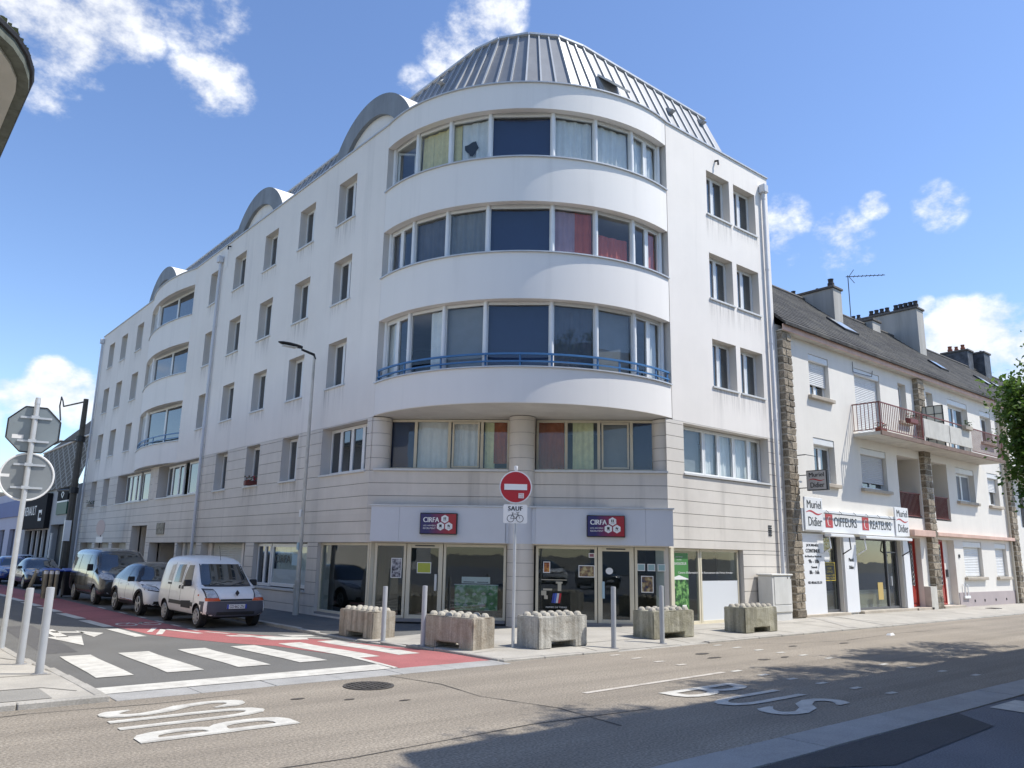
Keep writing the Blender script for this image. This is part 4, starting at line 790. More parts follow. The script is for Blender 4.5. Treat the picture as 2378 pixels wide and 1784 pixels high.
BALC = mat('balcony_concrete', (.60, .575, .51), .85, .08, 1.5, streak=.15, dirt=(.2, .17, .13), dirtamt=.3, dscale=2)
SHW = mat('white_shutter', (.70, .70, .68), .5, .05, 3)
FH = Fr((0, 14.0), (1, 0), (0, -1))
hs_ = thing('terraced_house', 'cream rendered house with salon, stone piers, balcony and slate roof beside the apartment block', 'house', (33.5, 14, .1))
hops = [(25.5, 26.88, 7.55, 9.06), (28.8, 30.88, 6.52, 9.1), (32.5, 33.2, 7.5, 9.08), (35.17, 35.85, 7.5, 9.1), (37.4, 39.6, 6.52, 9.12), (41.1, 42.45, 7.55, 9.06),
 (25.5, 26.93, 4.5, 6.06), (28.85, 30.9, 4.52, 6.04), (31.85, 33.82, 3.6, 6.04), (35.07, 36.6, 3.6, 6.06), (37.55, 39.58, 4.55, 6.03), (41.2, 42.53, 4.55, 6.08),
 (25.68, 26.9, .16, 2.74), (27.95, 31.55, .16, 2.74), (32.2, 33.3, .16, 2.82), (35.0, 36.6, .16, 2.82), (37.55, 39.6, 1.3, 2.8), (41.2, 42.6, 1.3, 2.8)]
hw = MB(); wall(hw, FH, 23.45, 43.9, 0, 9.72, hops, .3, 0, (hs_, HWALL)); hw.build('wall', HWALL, hs_)
MB().box(23.45, 43.9, 14.35, 22.3, 0, 9.7).build('house_body', mat('house_inside', (.12, .11, .10), .9), hs_) if False else None
bk = MB(); bk.quad((23.45, 22.3, 0), (43.9, 22.3, 0), (43.9, 22.3, 9.7), (23.45, 22.3, 9.7)); bk.quad((43.9, 14, 0), (43.9, 22.3, 0), (43.9, 22.3, 9.7), (43.9, 14, 9.7)); bk.quad((23.45, 14, 0), (23.45, 22.3, 0), (23.45, 22.3, 9.7), (23.45, 14, 9.7)); bk.poly([(23.45, 14, 9.7), (23.45, 18, 13.5), (23.45, 22.3, 9.7)]); bk.poly([(43.9, 14, 9.7), (43.9, 18, 13.5), (43.9, 22.3, 9.7)]); bk.build('wall', HWALL, hs_)
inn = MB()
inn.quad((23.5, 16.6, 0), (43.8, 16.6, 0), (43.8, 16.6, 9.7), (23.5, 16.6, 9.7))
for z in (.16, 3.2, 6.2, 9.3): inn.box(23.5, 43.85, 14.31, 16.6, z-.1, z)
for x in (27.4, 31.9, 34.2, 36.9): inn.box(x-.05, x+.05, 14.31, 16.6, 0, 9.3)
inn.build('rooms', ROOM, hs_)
def hsill(fr, a, b, z, parent, m=CONC, proj=.14): MB().fbox(fr, a-.14, b+.14, z-.13, z-.002, -.2, proj).build('sill', m, parent, bevel=.015)
def rbox(fr, a, b, z1, parent): MB().fbox(fr, a+.005, b-.005, z1-.24, z1-.005, -.24, -.02).build('shutter_box', SHW, parent, bevel=.02)
def hwin(a, b, z0, z1, shut=None, sill=True, box=True, splits=None, glass=None, m=SHW, fr=FH):
    zt = z1-.24 if box else z1
    w_ = window(hs_, fr, a+.01, b-.01, z0, zt, -.22, splits, glass=glass or GLASSD, sill=False, leaf=.04)
    if sill: hsill(fr, a, b, z0, w_)
    if box: rbox(fr, a, b, z1, w_)
    if shut is not None: shutter(w_, fr, a+.03, b-.03, shut, zt, -.15, m, .07)
    return w_
hwin(25.5, 26.88, 7.55, 9.06, 7.98); hwin(28.8, 30.88, 6.54, 9.1, 6.56, False); hwin(32.5, 33.2, 7.5, 9.08, None, True, False, []); hwin(35.17, 35.85, 7.5, 9.1, None, True, False, []); hwin(37.4, 39.6, 6.54, 9.12, None, False); hwin(41.1, 42.45, 7.55, 9.06)
hwin(25.5, 26.93, 4.5, 6.06); hwin(28.85, 30.9, 4.52, 6.04, 4.76, m=mat('grey_shutter', (.50, .51, .52), .5)); hwin(37.55, 39.58, 4.55, 6.03, None, glass=BLIND_GREY); hwin(41.2, 42.53, 4.55, 6.08, 5.2)
hwin(37.55, 39.6, 1.3, 2.8, 1.33); hwin(41.2, 42.6, 1.3, 2.8, 1.33)
# recessed loggias with rails
for (a, b) in ((31.85, 33.82), (35.07, 36.6)):
    lg = MB(); q = FH.pt
    lg.quad(q(a, 3.6, -.3), q(a, 6.06, -.3), q(a, 6.06, -1.3), q(a, 3.6, -1.3)); lg.quad(q(b, 3.6, -.3), q(b, 6.06, -.3), q(b, 6.06, -1.3), q(b, 3.6, -1.3)); lg.quad(q(a, 3.6, -.3), q(b, 3.6, -.3), q(b, 3.6, -1.3), q(a, 3.6, -1.3)); lg.quad(q(a, 6.05, -.3), q(b, 6.05, -.3), q(b, 6.05, -1.3), q(a, 6.05, -1.3)); lg.quad(q(a, 3.6, -1.3), q(b, 3.6, -1.3), q(b, 6.06, -1.3), q(a, 6.06, -1.3))
    lo_ = lg.build('loggia', HWALL, hs_, recalc=False); MB().fbox(FH, a+.2, a+.95, 3.62, 5.75, -1.29, -1.22).build('loggia_door', mat('dark_door', (.02, .017, .015), .4), lo_)
    MB().fbox(FH, a, b, 4.58, 4.62, -.1, -.05).fbox(FH, a, b, 3.68, 3.71, -.1, -.05).build('handrail', RAILR, lo_)
    n = int((b-a)/.11)
    for k in range(1, n): u = a+(b-a)*k/n; MB().fbox(FH, u-.012, u+.012, 3.71, 4.58, -.09, -.06).build('baluster', RAILR, lo_)
# stone piers, block by block
def stone_pier(x0, x1, proud, z0, z1):
    pr = MB().box(x0+.02, x1-.02, 14-proud+.03, 14.05, z0, z1).build('stone_pier', MORTAR, hs_); z = z0; i = 0
    while z < z1-.1:
        h = min(rnd(.20, .30), z1-z); c = x0+(x1-x0)*(rnd(.36, .64) if i % 3 else 1)
        for a, b in ((x0, c), (c, x1)):
            if b-a < .05: continue
            g_ = .016; j = lambda: rnd(-.012, .012)
            bl = MB(); bl.hexa([(a+g_, 14-proud+j()*2, z+g_+j()*.4), (b-g_, 14-proud+j()*2, z+g_+j()*.4), (b-g_, 14.04, z+g_), (a+g_, 14.04, z+g_), (a+g_+j()*.5, 14-proud+j()*2, z+h-g_), (b-g_+j()*.5, 14-proud+j()*2, z+h-g_), (b-g_, 14.04, z+h-g_), (a+g_, 14.04, z+h-g_)])
            bl.build('stone', STONE, pr, bevel=.012)
        z += h; i += 1
stone_pier(23.50, 24.08, .21, .09, 9.45); stone_pier(33.9, 34.56, .21, .09, 9.45); stone_pier(43.3, 43.95, .21, .09, 9.45)
# bands, plinth
MB().box(34.57, 43.29, 13.78, 13.999, 2.95, 3.10).build('band', PINK, hs_, bevel=.01); MB().box(31.95, 33.89, 13.6, 13.999, 2.88, 3.12).build('band', PINK, hs_, bevel=.01)
MB().box(36.65, 43.29, 13.97, 13.999, .05, .66).build('plinth', PLINTH, hs_); MB().box(33.3, 33.88, 13.75, 13.999, .08, .95).build('low_wall', BALC, hs_)
for x in (38.2, 39.3, 40.6, 41.9): MB().box(x-.05, x+.05, 13.955, 13.975, .25, .35).build('air_vent', DARK, hs_)
ut = MB().box(37.0, 37.6, 13.9, 13.975, .42, .52).build('gas_meter_pipes', WHITE, hs_)
for x in (37.1, 37.45): MB().tube([(x, 13.93, .5), (x, 13.93, .95), (x-.05, 13.97, 1.0)], .025, 8).build('pipe', WHITE, ut)
# balcony
SLB = MB().box(28.4, 40.4, 12.93, 13.995, 6.37, 6.50).build('balcony', BALC, hs_, bevel=.01)
MB().box(28.36, 40.44, 12.90, 12.96, 6.36, 6.515).build('edge', mat('balcony_edge', (.20, .14, .11), .85, .2, 3), SLB)
def rail(a, b, step, y=12.97):
    MB().box(a, b, y-.02, y+.02, 7.56, 7.60).box(a, b, y-.015, y+.015, 6.58, 6.61).build('handrail', RAILR, SLB); x = a
    while x <= b: MB().box(x-.009, x+.009, y-.009, y+.009, 6.6, 7.57).build('baluster', RAILR, SLB); x += step
rail(28.44, 32.0, .15); rail(36.85, 40.38, .12); MB().box(32.0, 36.85, 12.95, 12.99, 7.56, 7.60).build('handrail', RAILR, SLB)
MB().box(28.42, 28.46, 12.96, 13.99, 7.56, 7.60).box(28.425, 28.455, 12.96, 13.99, 6.58, 6.61).build('handrail', RAILR, SLB)
for k in range(7): MB().box(28.43, 28.45, 13.08+k*.145, 13.10+k*.145, 6.6, 7.57).build('baluster', RAILR, SLB)
MB().box(28.42, 28.46, 12.95, 12.99, 6.5, 7.6).box(31.98, 32.03, 12.95, 12.99, 6.5, 7.6).box(40.36, 40.4, 12.95, 12.99, 6.5, 7.6).build('post', RAILR, SLB)
for a, b in ((32.1, 34.5), (34.56, 36.8)): MB().box(a, b, 12.94, 12.99, 6.68, 7.42).build('parapet_panel', BALC, SLB, bevel=.01)
for a in (32.12, 34.5, 36.72): MB().box(a-.05, a+.05, 12.95, 12.985, 6.5, 6.72).build('panel_foot', BALC, SLB)
# party screen across the balcony: frame with frosted squares
sc_ = MB().box(34.15, 34.2, 12.99, 13.98, 6.5, 8.25).build('party_screen', mat('screen_glass', (.60, .60, .52), .6), SLB)
gr_ = MB()
for k in range(4): gr_.box(34.13, 34.22, 12.99+k*.32, 13.015+k*.32, 6.5, 8.25)
for k in range(6): gr_.box(34.13, 34.22, 12.99, 13.98, 6.5+k*.345, 6.525+k*.345)
gr_.build('screen_bars', BLACK, sc_)
# salon front
sp_ = MB().box(24.10, 25.62, 13.93, 13.998, .14, 2.74).build('salon_panel', mat('salon_white', (.74, .74, .74), .5, .03, 1), hs_)
for tx, a, b, z0, z1 in (('JOURNÉE', 24.50, 25.28, 2.30, 2.42), ('CONTINUE', 24.45, 25.35, 2.12, 2.24), ('du Mardi au Vendredi', 24.38, 25.42, 1.97, 2.03), ('9h - 18h', 24.6, 25.25, 1.78, 1.90), ('Samedi', 24.75, 25.1, 1.62, 1.69), ('8h - 16h', 24.62, 25.22, 1.43, 1.55), ('02.40.66.55.31', 24.50, 25.35, 1.12, 1.20)): text(sp_, tx, FH, a, b, z0, z1, .0745, mat('grey_lettering', (.03, .03, .035), .6), bold=.011)
MB().box(26.98, 27.86, 13.93, 13.998, .14, 2.74).build('salon_panel', MATS['salon_white'], hs_)
text(hs_, 'Muriel', FH, 27.28, 27.6, 1.86, 1.98, .075, BLACK, bold=.01); text(hs_, 'Didier', FH, 27.28, 27.6, 1.60, 1.72, .075, BLACK, bold=.01)
MB().box(31.6, 32.1, 13.93, 13.998, .14, 2.74).build('salon_panel', MATS['salon_white'], hs_)
DKF = mat('dark_shop_frame', (.10, .10, .105), .45)
sd_ = MB(); frame_bars(sd_, FH, 25.7, 26.88, .18, 2.72, .07, -.22, -.14); sd_ = sd_.build('salon_door', DKF, hs_); MB().fbox(FH, 25.76, 26.82, .24, 2.66, -.185, -.178).build('pane', SHOPGLASS, sd_)
YEL = mat('yellow_lettering', (.55, .42, .05), .6); text(sd_, 'Les Deux', FH, 25.95, 26.6, 2.50, 2.64, -.175, YEL); text(sd_, 'âge', FH, 26.18, 26.35, 2.40, 2.46, -.175, YEL); text(sd_, 'Âge Tendre', FH, 25.85, 26.65, 2.22, 2.36, -.175, YEL)
MB().fprism(FH, [(26.24+.19*math.cos(k*.449)*(1+.15*math.sin(k*.449)), 1.99+.22*math.sin(k*.449)) for k in range(14)], -.175, -.172).build('white_transfer', WPAPER, sd_)
pb = MB().fbox(FH, 25.93, 26.70, 1.20, 1.82, -.170, -.150).build('price_board', YEL, sd_); MB().fbox(FH, 25.96, 26.67, 1.23, 1.79, -.150, -.146).build('board_face', mat('board_black', (.02, .02, .02), .5), pb)
for tx, a, b, z in (('SHAMPOOING', 26.02, 26.6, 1.70), ('COUPE', 26.18, 26.45, 1.58), ('COIFFAGE', 26.12, 26.5, 1.47), ('Garçons 13,50', 26.0, 26.62, 1.35), ('Filles 16,50', 26.0, 26.62, 1.26)): text(pb, tx, FH, a, b, z, z+.07, -.1445, YEL)
sv = MB(); frame_bars(sv, FH, 27.97, 31.53, .18, 2.72, .07, -.22, -.14); sv.fbox(FH, 30.55, 30.62, .18, 2.72, -.22, -.13); sv.fbox(FH, 30.62, 31.5, 2.2, 2.25, -.22, -.13); sv.fbox(FH, 31.36, 31.46, .2, 2.7, -.2, -.12); sv = sv.build('salon_window', DKF, hs_); MB().fbox(FH, 28.03, 31.47, .24, 2.66, -.185, -.178).build('pane', SHOPGLASS, sv)
MB().fbox(FH, 30.72, 30.76, 1.0, 1.35, -.13, -.06).build('pull_handle', STEELG, sv); MB().fbox(FH, 29.8, 30.2, .5, 1.12, -.176, -.172).build('notice', mat('yellow_notice', (.5, .36, .12), .6), sv); MB().fbox(FH, 28.05, 28.5, .25, .8, -.28, -.27).build('notice', MATS['yellow_notice'], sv)
MB().fbox(FH, 25.76, 31.5, .2, .85, -.5, -.46).build('low_screen', mat('beige_screen', (.35, .30, .21), .8, .1, 2), hs_)
MB().box(24.0, 27.0, 13.82, 13.999, .05, .16).box(27.9, 32.15, 13.80, 13.999, .05, .17).build('step', CONC, hs_, bevel=.01)
# fascia of the salon
FS = Fr((0, 13.80), (1, 0), (0, -1)); SALW = mat('salon_fascia', (.73, .73, .72), .45, .03, 1)
fa = thing('shop_fascia', 'long white COIFFEURS CREATEURS fascia board above the salon windows', 'sign', (28, 13.8, 2.8)); MB().box(24.12, 31.95, 13.80, 13.998, 2.80, 3.55).build('board', SALW, fa, bevel=.01)
for a, b in ((25.60, 26.08), (28.18, 28.66)): MB().fbox(FS, a, b, 2.97, 3.42, .002, .008).build('red_square', RED, fa)
def curve_c(parent, u, z, w, h, m, d):
    mb = MB(); P = [(u+w*math.cos(t), z+h*math.sin(t)) for t in [R_(60+240*k/10) for k in range(11)]]
    for (a, b), (c, e) in zip(P, P[1:]): mb.add([FS.pt(a-.02, b, d), FS.pt(a+.02, b, d), FS.pt(c+.02, e, d), FS.pt(c-.02, e, d)], [(0, 1, 2, 3)])
    mb.build('lettering', m, parent, recalc=False)
curve_c(fa, 25.87, 3.18, .12, .16, WPAPER, .010); curve_c(fa, 28.45, 3.18, .12, .16, WPAPER, .010)
text(fa, 'OIFFEURS', FS, 26.18, 27.78, 3.02, 3.34, .003, BLACK, bold=.006); text(fa, 'REATEURS', FS, 28.78, 30.42, 3.02, 3.34, .003, BLACK, bold=.006)
MB().box(25.4, 30.65, 13.70, 13.73, 3.42, 3.45).build('lamp_bar', BLACK, fa)
for x in (25.7, 26.6, 27.6, 28.5, 29.4, 30.3): MB().tube([(x, 13.8, 3.55), (x, 13.715, 3.46)], .008, 6).build('bracket', BLACK, fa)
def swoosh(parent, fr, u0, u1, z, amp, d, m, th=.035):
    mb = MB(); n = 16; P = [(u0+(u1-u0)*k/n, z+amp*math.sin(k/n*6.283)) for k in range(n+1)]
    for k in range(n):
        (a, b), (c, e) = P[k], P[k+1]; t0 = th*(.35+math.sin(k/n*math.pi)); t1 = th*(.35+math.sin((k+1)/n*math.pi)); mb.add([fr.pt(a, b-t0/2, d), fr.pt(c, e-t1/2, d), fr.pt(c, e+t1/2, d), fr.pt(a, b+t0/2, d)], [(0, 1, 2, 3)])
    mb.build('red_swoosh', m, parent, recalc=False)
for a, b, lb in ((24.22, 25.38, 'nearest the apartment block'), (30.72, 31.86, 'nearest the red doors')):
    t_ = thing('name_board', 'upright white Muriel Didier panel at the end of the salon fascia %s' % lb, 'sign', ((a+b)/2, 13.79, 2.85), 'upright name panels of the salon')
    MB().fbox(FS, a, b, 2.84, 3.92, .004, .05).build('panel', SALW, t_, bevel=.008)
    text(t_, 'Muriel', FS, a+.16, b-.1, 3.56, 3.82, .052, BLACK, bold=.008); swoosh(t_, FS, a+.08, b-.08, 3.42, .05, .053, RED, .05); text(t_, 'Didier', FS, a+.2, b-.1, 2.98, 3.28, .052, BLACK, bold=.008)
bl_ = thing('blade_sign', 'black framed Muriel Didier box sign projecting from the stone pier', 'sign', (24.31, 13.78, 4.1)); FB = Fr((24.25, 13.62), (0, -1), (-1, 0))
MB().box(24.25, 24.39, 12.92, 13.64, 4.10, 4.76).build('casing', BLACK, bl_, bevel=.01); MB().fbox(FB, .0, .66, 4.13, 4.73, .0, .004).build('face', mat('sign_grey', (.42, .41, .40), .5), bl_)
text(bl_, 'Muriel', FB, .08, .60, 4.54, 4.68, .006, BLACK, bold=.006); swoosh(bl_, FB, .06, .62, 4.44, .03, .006, RED, .03); text(bl_, 'Didier', FB, .12, .6, 4.19, 4.36, .006, BLACK, bold=.006)
for z in (4.2, 4.62): MB().tube([(24.3, 13.99, z), (24.3, 13.6, z)], .015, 6).build('arm', BLACK, bl_)
# folded awnings
for a, b, lb in ((25.45, 27.05, 'over the salon door'), (27.9, 31.6, 'over the wide salon window')):
    aw = thing('folded_awning', 'white rolled awning with folding arms %s' % lb, 'awning', (a, 13.7, 2.7)); MB().box(a, b, 13.55, 13.79, 2.66, 2.76).build('cassette', SALW, aw, bevel=.015)
    for x in (a+.12, b-.12): MB().tube([(x, 13.68, 2.68), (x-.05, 13.62, 2.28), (x-.1, 13.9, 2.1)], .022, 8).build('arm', WHITE if x == a+.12 else BLACK, aw, smooth=True)
# red doors with wrought grilles
for a, b in ((32.22, 33.28), (35.02, 35.95)):
    dr = MB(); frame_bars(dr, FH, a, b, .18, 2.80, .07, -.32, -.2); dr.fbox(FH, a+.07, b-.07, .25, 2.73, -.3, -.25); dr.fbox(FH, a+.14, b-.14, .32, .85, -.25, -.225); dr.fbox(FH, a+.07, a+.26, .9, 2.73, -.26, -.22); dr = dr.build('front_door', DOORR, hs_, bevel=.006)
    MB().fbox(FH, a+.30, b-.16, .98, 2.62, -.249, -.245).build('pane', GLASSD, dr); gi = MB()
    for k in range(9):
        z = 1.05+k*.175
        for u in (a+.42, b-.30): gi.tube([FH.pt(u+.07*math.cos(t), z+.085*math.sin(t), -.235) for t in [R_(40*j) for j in range(10)]], .011, 5)
    gi.build('grille', mat('grille_grey', (.45, .45, .44), .5), dr)
MB().fbox(FH, 36.05, 36.6, .18, 2.82, -.32, -.28).build('door_side_wall', HWALL, hs_); MB().fbox(FH, 36.2, 36.4, 1.3, 1.6, -.28, -.25).build('intercom', BLACK, hs_)
MB().box(32.1, 33.5, 13.75, 13.999, .06, .17).box(34.6, 36.7, 13.78, 13.999, .06, .17).build('step', CONC, hs_, bevel=.01)
MB().box(36.95, 37.09, 13.97, 13.99, 2.1, 2.24).build('house_number', BLACK, hs_)
# eaves, gutter, roof
def eaves(parent, x0, x1):
    MB().box(x0, x1, 13.70, 13.74, 9.46, 9.68).build('eaves_board', PINK, parent, bevel=.008); MB().box(x0, x1, 13.74, 14.05, 9.47, 9.50).build('eaves_soffit', BALC, parent)
    gt = MB(); n = 6; vs = []
    for x in (x0, x1): vs += [(x, 13.66+.05*math.cos(R_(180+180*k/n)), 9.76+.05*math.sin(R_(180+180*k/n))) for k in range(n+1)]
    gt.add(vs, [(k, k+1, n+2+k, n+1+k) for k in range(n)]); gt.build('gutter', GUT, parent, smooth='all', recalc=False)
    S = .888; y0, z0, y1 = 13.60, 9.74, 18.0; z1 = z0+(y1-y0)*S
    rf = MB(); rf.hexa([(x0, y0, z0-.1), (x1, y0, z0-.1), (x1, y1, z1-.1), (x0, y1, z1-.1), (x0, y0, z0), (x1, y0, z0), (x1, y1, z1), (x0, y1, z1)]); rf.hexa([(x0, y1, z1-.1), (x1, y1, z1-.1), (x1, 22.6, z0-.2), (x0, 22.6, z0-.2), (x0, y1, z1), (x1, y1, z1), (x1, 22.6, z0-.1), (x0, 22.6, z0-.1)])
    rf = rf.build('roof', SLATE, parent); MB().tube([(x0, 18, z1+.02), (x1, 18, z1+.02)], .09, 8).build('ridge_tiles', mat('ridge_tile', (.10, .09, .08), .8, .2, 4), rf)
    # slate courses: thin overlapping strips
    for k in range(1, 22):
        a = k/22; y = y0+(y1-y0)*a; z = z0+(z1-z0)*a; MB().hexa([(x0, y, z-.01), (x1, y, z-.01), (x1, y+.24, z+.24*S-.01), (x0, y+.24, z+.24*S-.01), (x0, y-.012, z+.014), (x1, y-.012, z+.014), (x1, y+.24, z+.24*S+.004), (x0, y+.24, z+.24*S+.004)]).build('slate_course', SLATE, rf)
    return rf
rf1 = eaves(hs_, 23.46, 43.92)
rz = lambda y: 9.74+(y-13.6)*.888
def chimney(parent, x0, x1, y0, y1, zt, pots, pm=POTD, m=CHIM):
    c = MB().box(x0, x1, y0, y1, rz(min(y0, 17.9))-.6, zt).build('chimney', m, parent, bevel=.01); MB().box(x0-.07, x1+.07, y0-.07, y1+.07, zt, zt+.11).build('cap', mat('chimney_cap', (.12, .11, .10), .9, .2, 4), c, bevel=.015)
    for (t, s) in pots:
        y = y0+(y1-y0)*t; x = (x0+x1)/2; MB().lathe(x, y, [(.13*s, zt+.1), (.11*s, zt+.2*s), (.15*s, zt+.24*s), (.15*s, zt+.36*s), (.11*s, zt+.38*s), (.12*s, zt+.52*s), (.14*s, zt+.55*s), (.0, zt+.55*s)], 10).build('chimney_pot', pm, c, smooth=True)
    return c
chimney(rf1, 32.70, 33.45, 16.55, 18.8, 13.88, ((.12, 1.0), (.42, .5), (.95, .8)))
chimney(rf1, 38.6, 39.45, 17.6, 18.9, 13.82, ((.9, .8), (.97, .8))); chimney(rf1, 41.70, 42.5, 16.66, 20.3, 14.92, [(.05+.07*k, .95) for k in range(5)]+[(.46+.08*k, .9) for k in range(4)]+[(.9, .8), (.98, .8)])
SKYL = mat('skylight_glass', (.30, .34, .38), .1, spec=.8)
def skylight(parent, x0, x1, y0, y1):
    o = MB().hexa([(x0, y0, rz(y0)+.01), (x1, y0, rz(y0)+.01), (x1, y1, rz(y1)+.01), (x0, y1, rz(y1)+.01), (x0, y0-.04, rz(y0)+.09), (x1, y0-.04, rz(y0)+.09), (x1, y1-.04, rz(y1)+.09), (x0, y1-.04, rz(y1)+.09)]).build('skylight', GUT, parent)
    MB().quad((x0+.06, y0+.02, rz(y0+.06)+.095), (x1-.06, y0+.02, rz(y0+.06)+.095), (x1-.06, y1-.1, rz(y1-.06)+.095), (x0+.06, y1-.1, rz(y1-.06)+.095)).build('pane', SKYL, o)
skylight(rf1, 31.1, 32.3, 15.35, 16.15); skylight(rf1, 25.2, 26, 16.2, 16.8); skylight(rf1, 40.0, 40.9, 15.1, 15.7)
dp_ = Fr((0, 14.0), (1, 0), (0, -1))
MB().tube([dp_.pt(43.12, .1, .09), dp_.pt(43.12, 9.4, .09), (43.12, 13.65, 9.7)], .05, 10).build('downpipe', mat('cream_pipe', (.55, .50, .40), .5), hs_, smooth=True)
MB().box(24.2, 25.0, 13.6, 13.62, 5.28, 5.30).box(24.2, 24.22, 13.6, 13.99, 5.27, 5.3).build('wall_bracket', BLACK, hs_)
MB().tube([(28.7, 13.97, 9.3), (28.7, 13.97, 8.9), (30.2, 13.97, 8.95), (30.3, 13.97, 9.2)], .012, 5).build('cable', BLACK, hs_)
an = thing('tv_antenna', 'thin aerial with a comb-like boom rising between the chimneys', 'antenna', (37.4, 18.1, 13.6))
MB().cyl(37.4, 18.1, 13.5, 16.05, .022, 8).build('mast', GUT, an); bx, by = .62, -.785
ap = lambda t, s=0, z=15.98: (37.4+bx*t-by*s, 18.1+by*t+bx*s, z)
MB().tube([ap(-.1), ap(1.75)], .02, 6).build('boom', GUT, an)
for k in range(8): MB().tube([ap(.3+k*.19, -.14), ap(.3+k*.19, .14)], .014, 5).build('element', GUT, an)
for z in (16.34, 15.62): MB().tube([ap(.05), ap(.3, 0, z)], .016, 5).build('reflector', GUT, an)
# flower pots on the balcony
LEAF0 = mat('pot_leaves', (.05, .10, .03), .7, .3, 8); FLW = mat('red_flowers', (.45, .04, .05), .6, .2, 9)
def flowerpot(x, y, z, w, label, pm, flowers=True):
    t_ = thing('flower_pot', label, 'flower pot', (x, y, z)); MB().box(x-w/2, x+w/2, y-.09, y+.09, z, z+.17).build('trough', pm, t_, bevel=.015); lf = MB(); fl = MB()
    for k in range(70):
        p = Vector((x+rnd(-w/2, w/2), y+rnd(-.12, .12), z+.17+rnd(0, .2))); s = rnd(.02, .045); a = Vector((rnd(-1, 1), rnd(-1, 1), rnd(-.3, .6))).normalized()*s; b = a.cross(Vector((rnd(-1, 1), rnd(-1, 1), 1))).normalized()*s; (fl if k % 3 == 0 and flowers else lf).quad(p-a, p-b, p+a, p+b)
    lf.build('leaves', LEAF0, t_, recalc=False); 
    if fl.f: fl.build('flowers', FLW, t_, recalc=False)
flowerpot(28.85, 13.15, 6.50, .6, 'small pot of red flowers at the near end of the balcony', POTR); flowerpot(30.9, 12.88, 7.05, .7, 'red trough hung on the balcony rail bars', RAILR); flowerpot(36.3, 12.88, 7.42, .75, 'trough of dry plants hung at the end of the balcony panels', CONC, False)
flowerpot(XL-.02, 28.5, 4.185, .45, 'little flower trough on a first floor sill beside the lamp post', RAILR); flowerpot(XL-.02, 52.0, 4.185, .5, 'trailing plant trough on the sill farthest down the side street', CONC, False)
# next house along the row
h2 = thing('terraced_house', 'next cream house beyond the last stone pier with dark balcony, half behind the tree', 'house', (52, 14, .1)); hops2 = [(45.0, 46.6, 6.52, 9.05), (45.0, 46.6, 3.6, 6.0), (48, 49.5, 4.5, 6.0), (48, 49.5, 7.5, 9.0), (45.2, 47.5, .2, 2.8), (53, 54.5, 4.5, 6), (53, 54.5, 7.5, 9), (58, 59.5, 4.5, 6), (58, 59.5, 7.5, 9)]
w2 = MB(); wall(w2, FH, 43.95, 66, 0, 9.72, hops2, .3, .02, (h2, HWALL)); w2.build('wall', HWALL, h2); MB().box(43.97, 66, 14.4, 22, 0, 9.6).build('body', HWALL, h2)
for o in hops2: window(h2, FH, o[0], o[1], o[2], o[3], -.22, sill=False, leaf=.04)
bq = MB().box(44.2, 47.6, 13.0, 13.97, 6.37, 6.5).build('balcony', BALC, h2)
for k in range(30): MB().box(44.25+k*.113, 44.27+k*.113, 13.02, 13.04, 6.5, 7.5).build('baluster', BLACK, bq)
MB().box(44.2, 47.6, 13.0, 13.05, 7.5, 7.55).build('handrail', BLACK, bq)
rf2 = eaves(h2, 43.94, 66)
SLC = mat('slate_hung_chimney', (.07, .075, .085), .6, .6, 3, .4, 12); chimney(rf2, 51.7, 52.5, 17.9, 19.4, 14.7, ((.25, .9), (.5, .8), (.75, .95)), POTR, SLC); chimney(rf2, 53.2, 54.2, 17.5, 18.6, 14.75, ((.3, .5),), POTD, SLC)
for x, y in ((47.5, 15.6), (49.6, 15.5), (51.6, 15.4)): skylight(rf2, x, x+.9, y, y+.7)
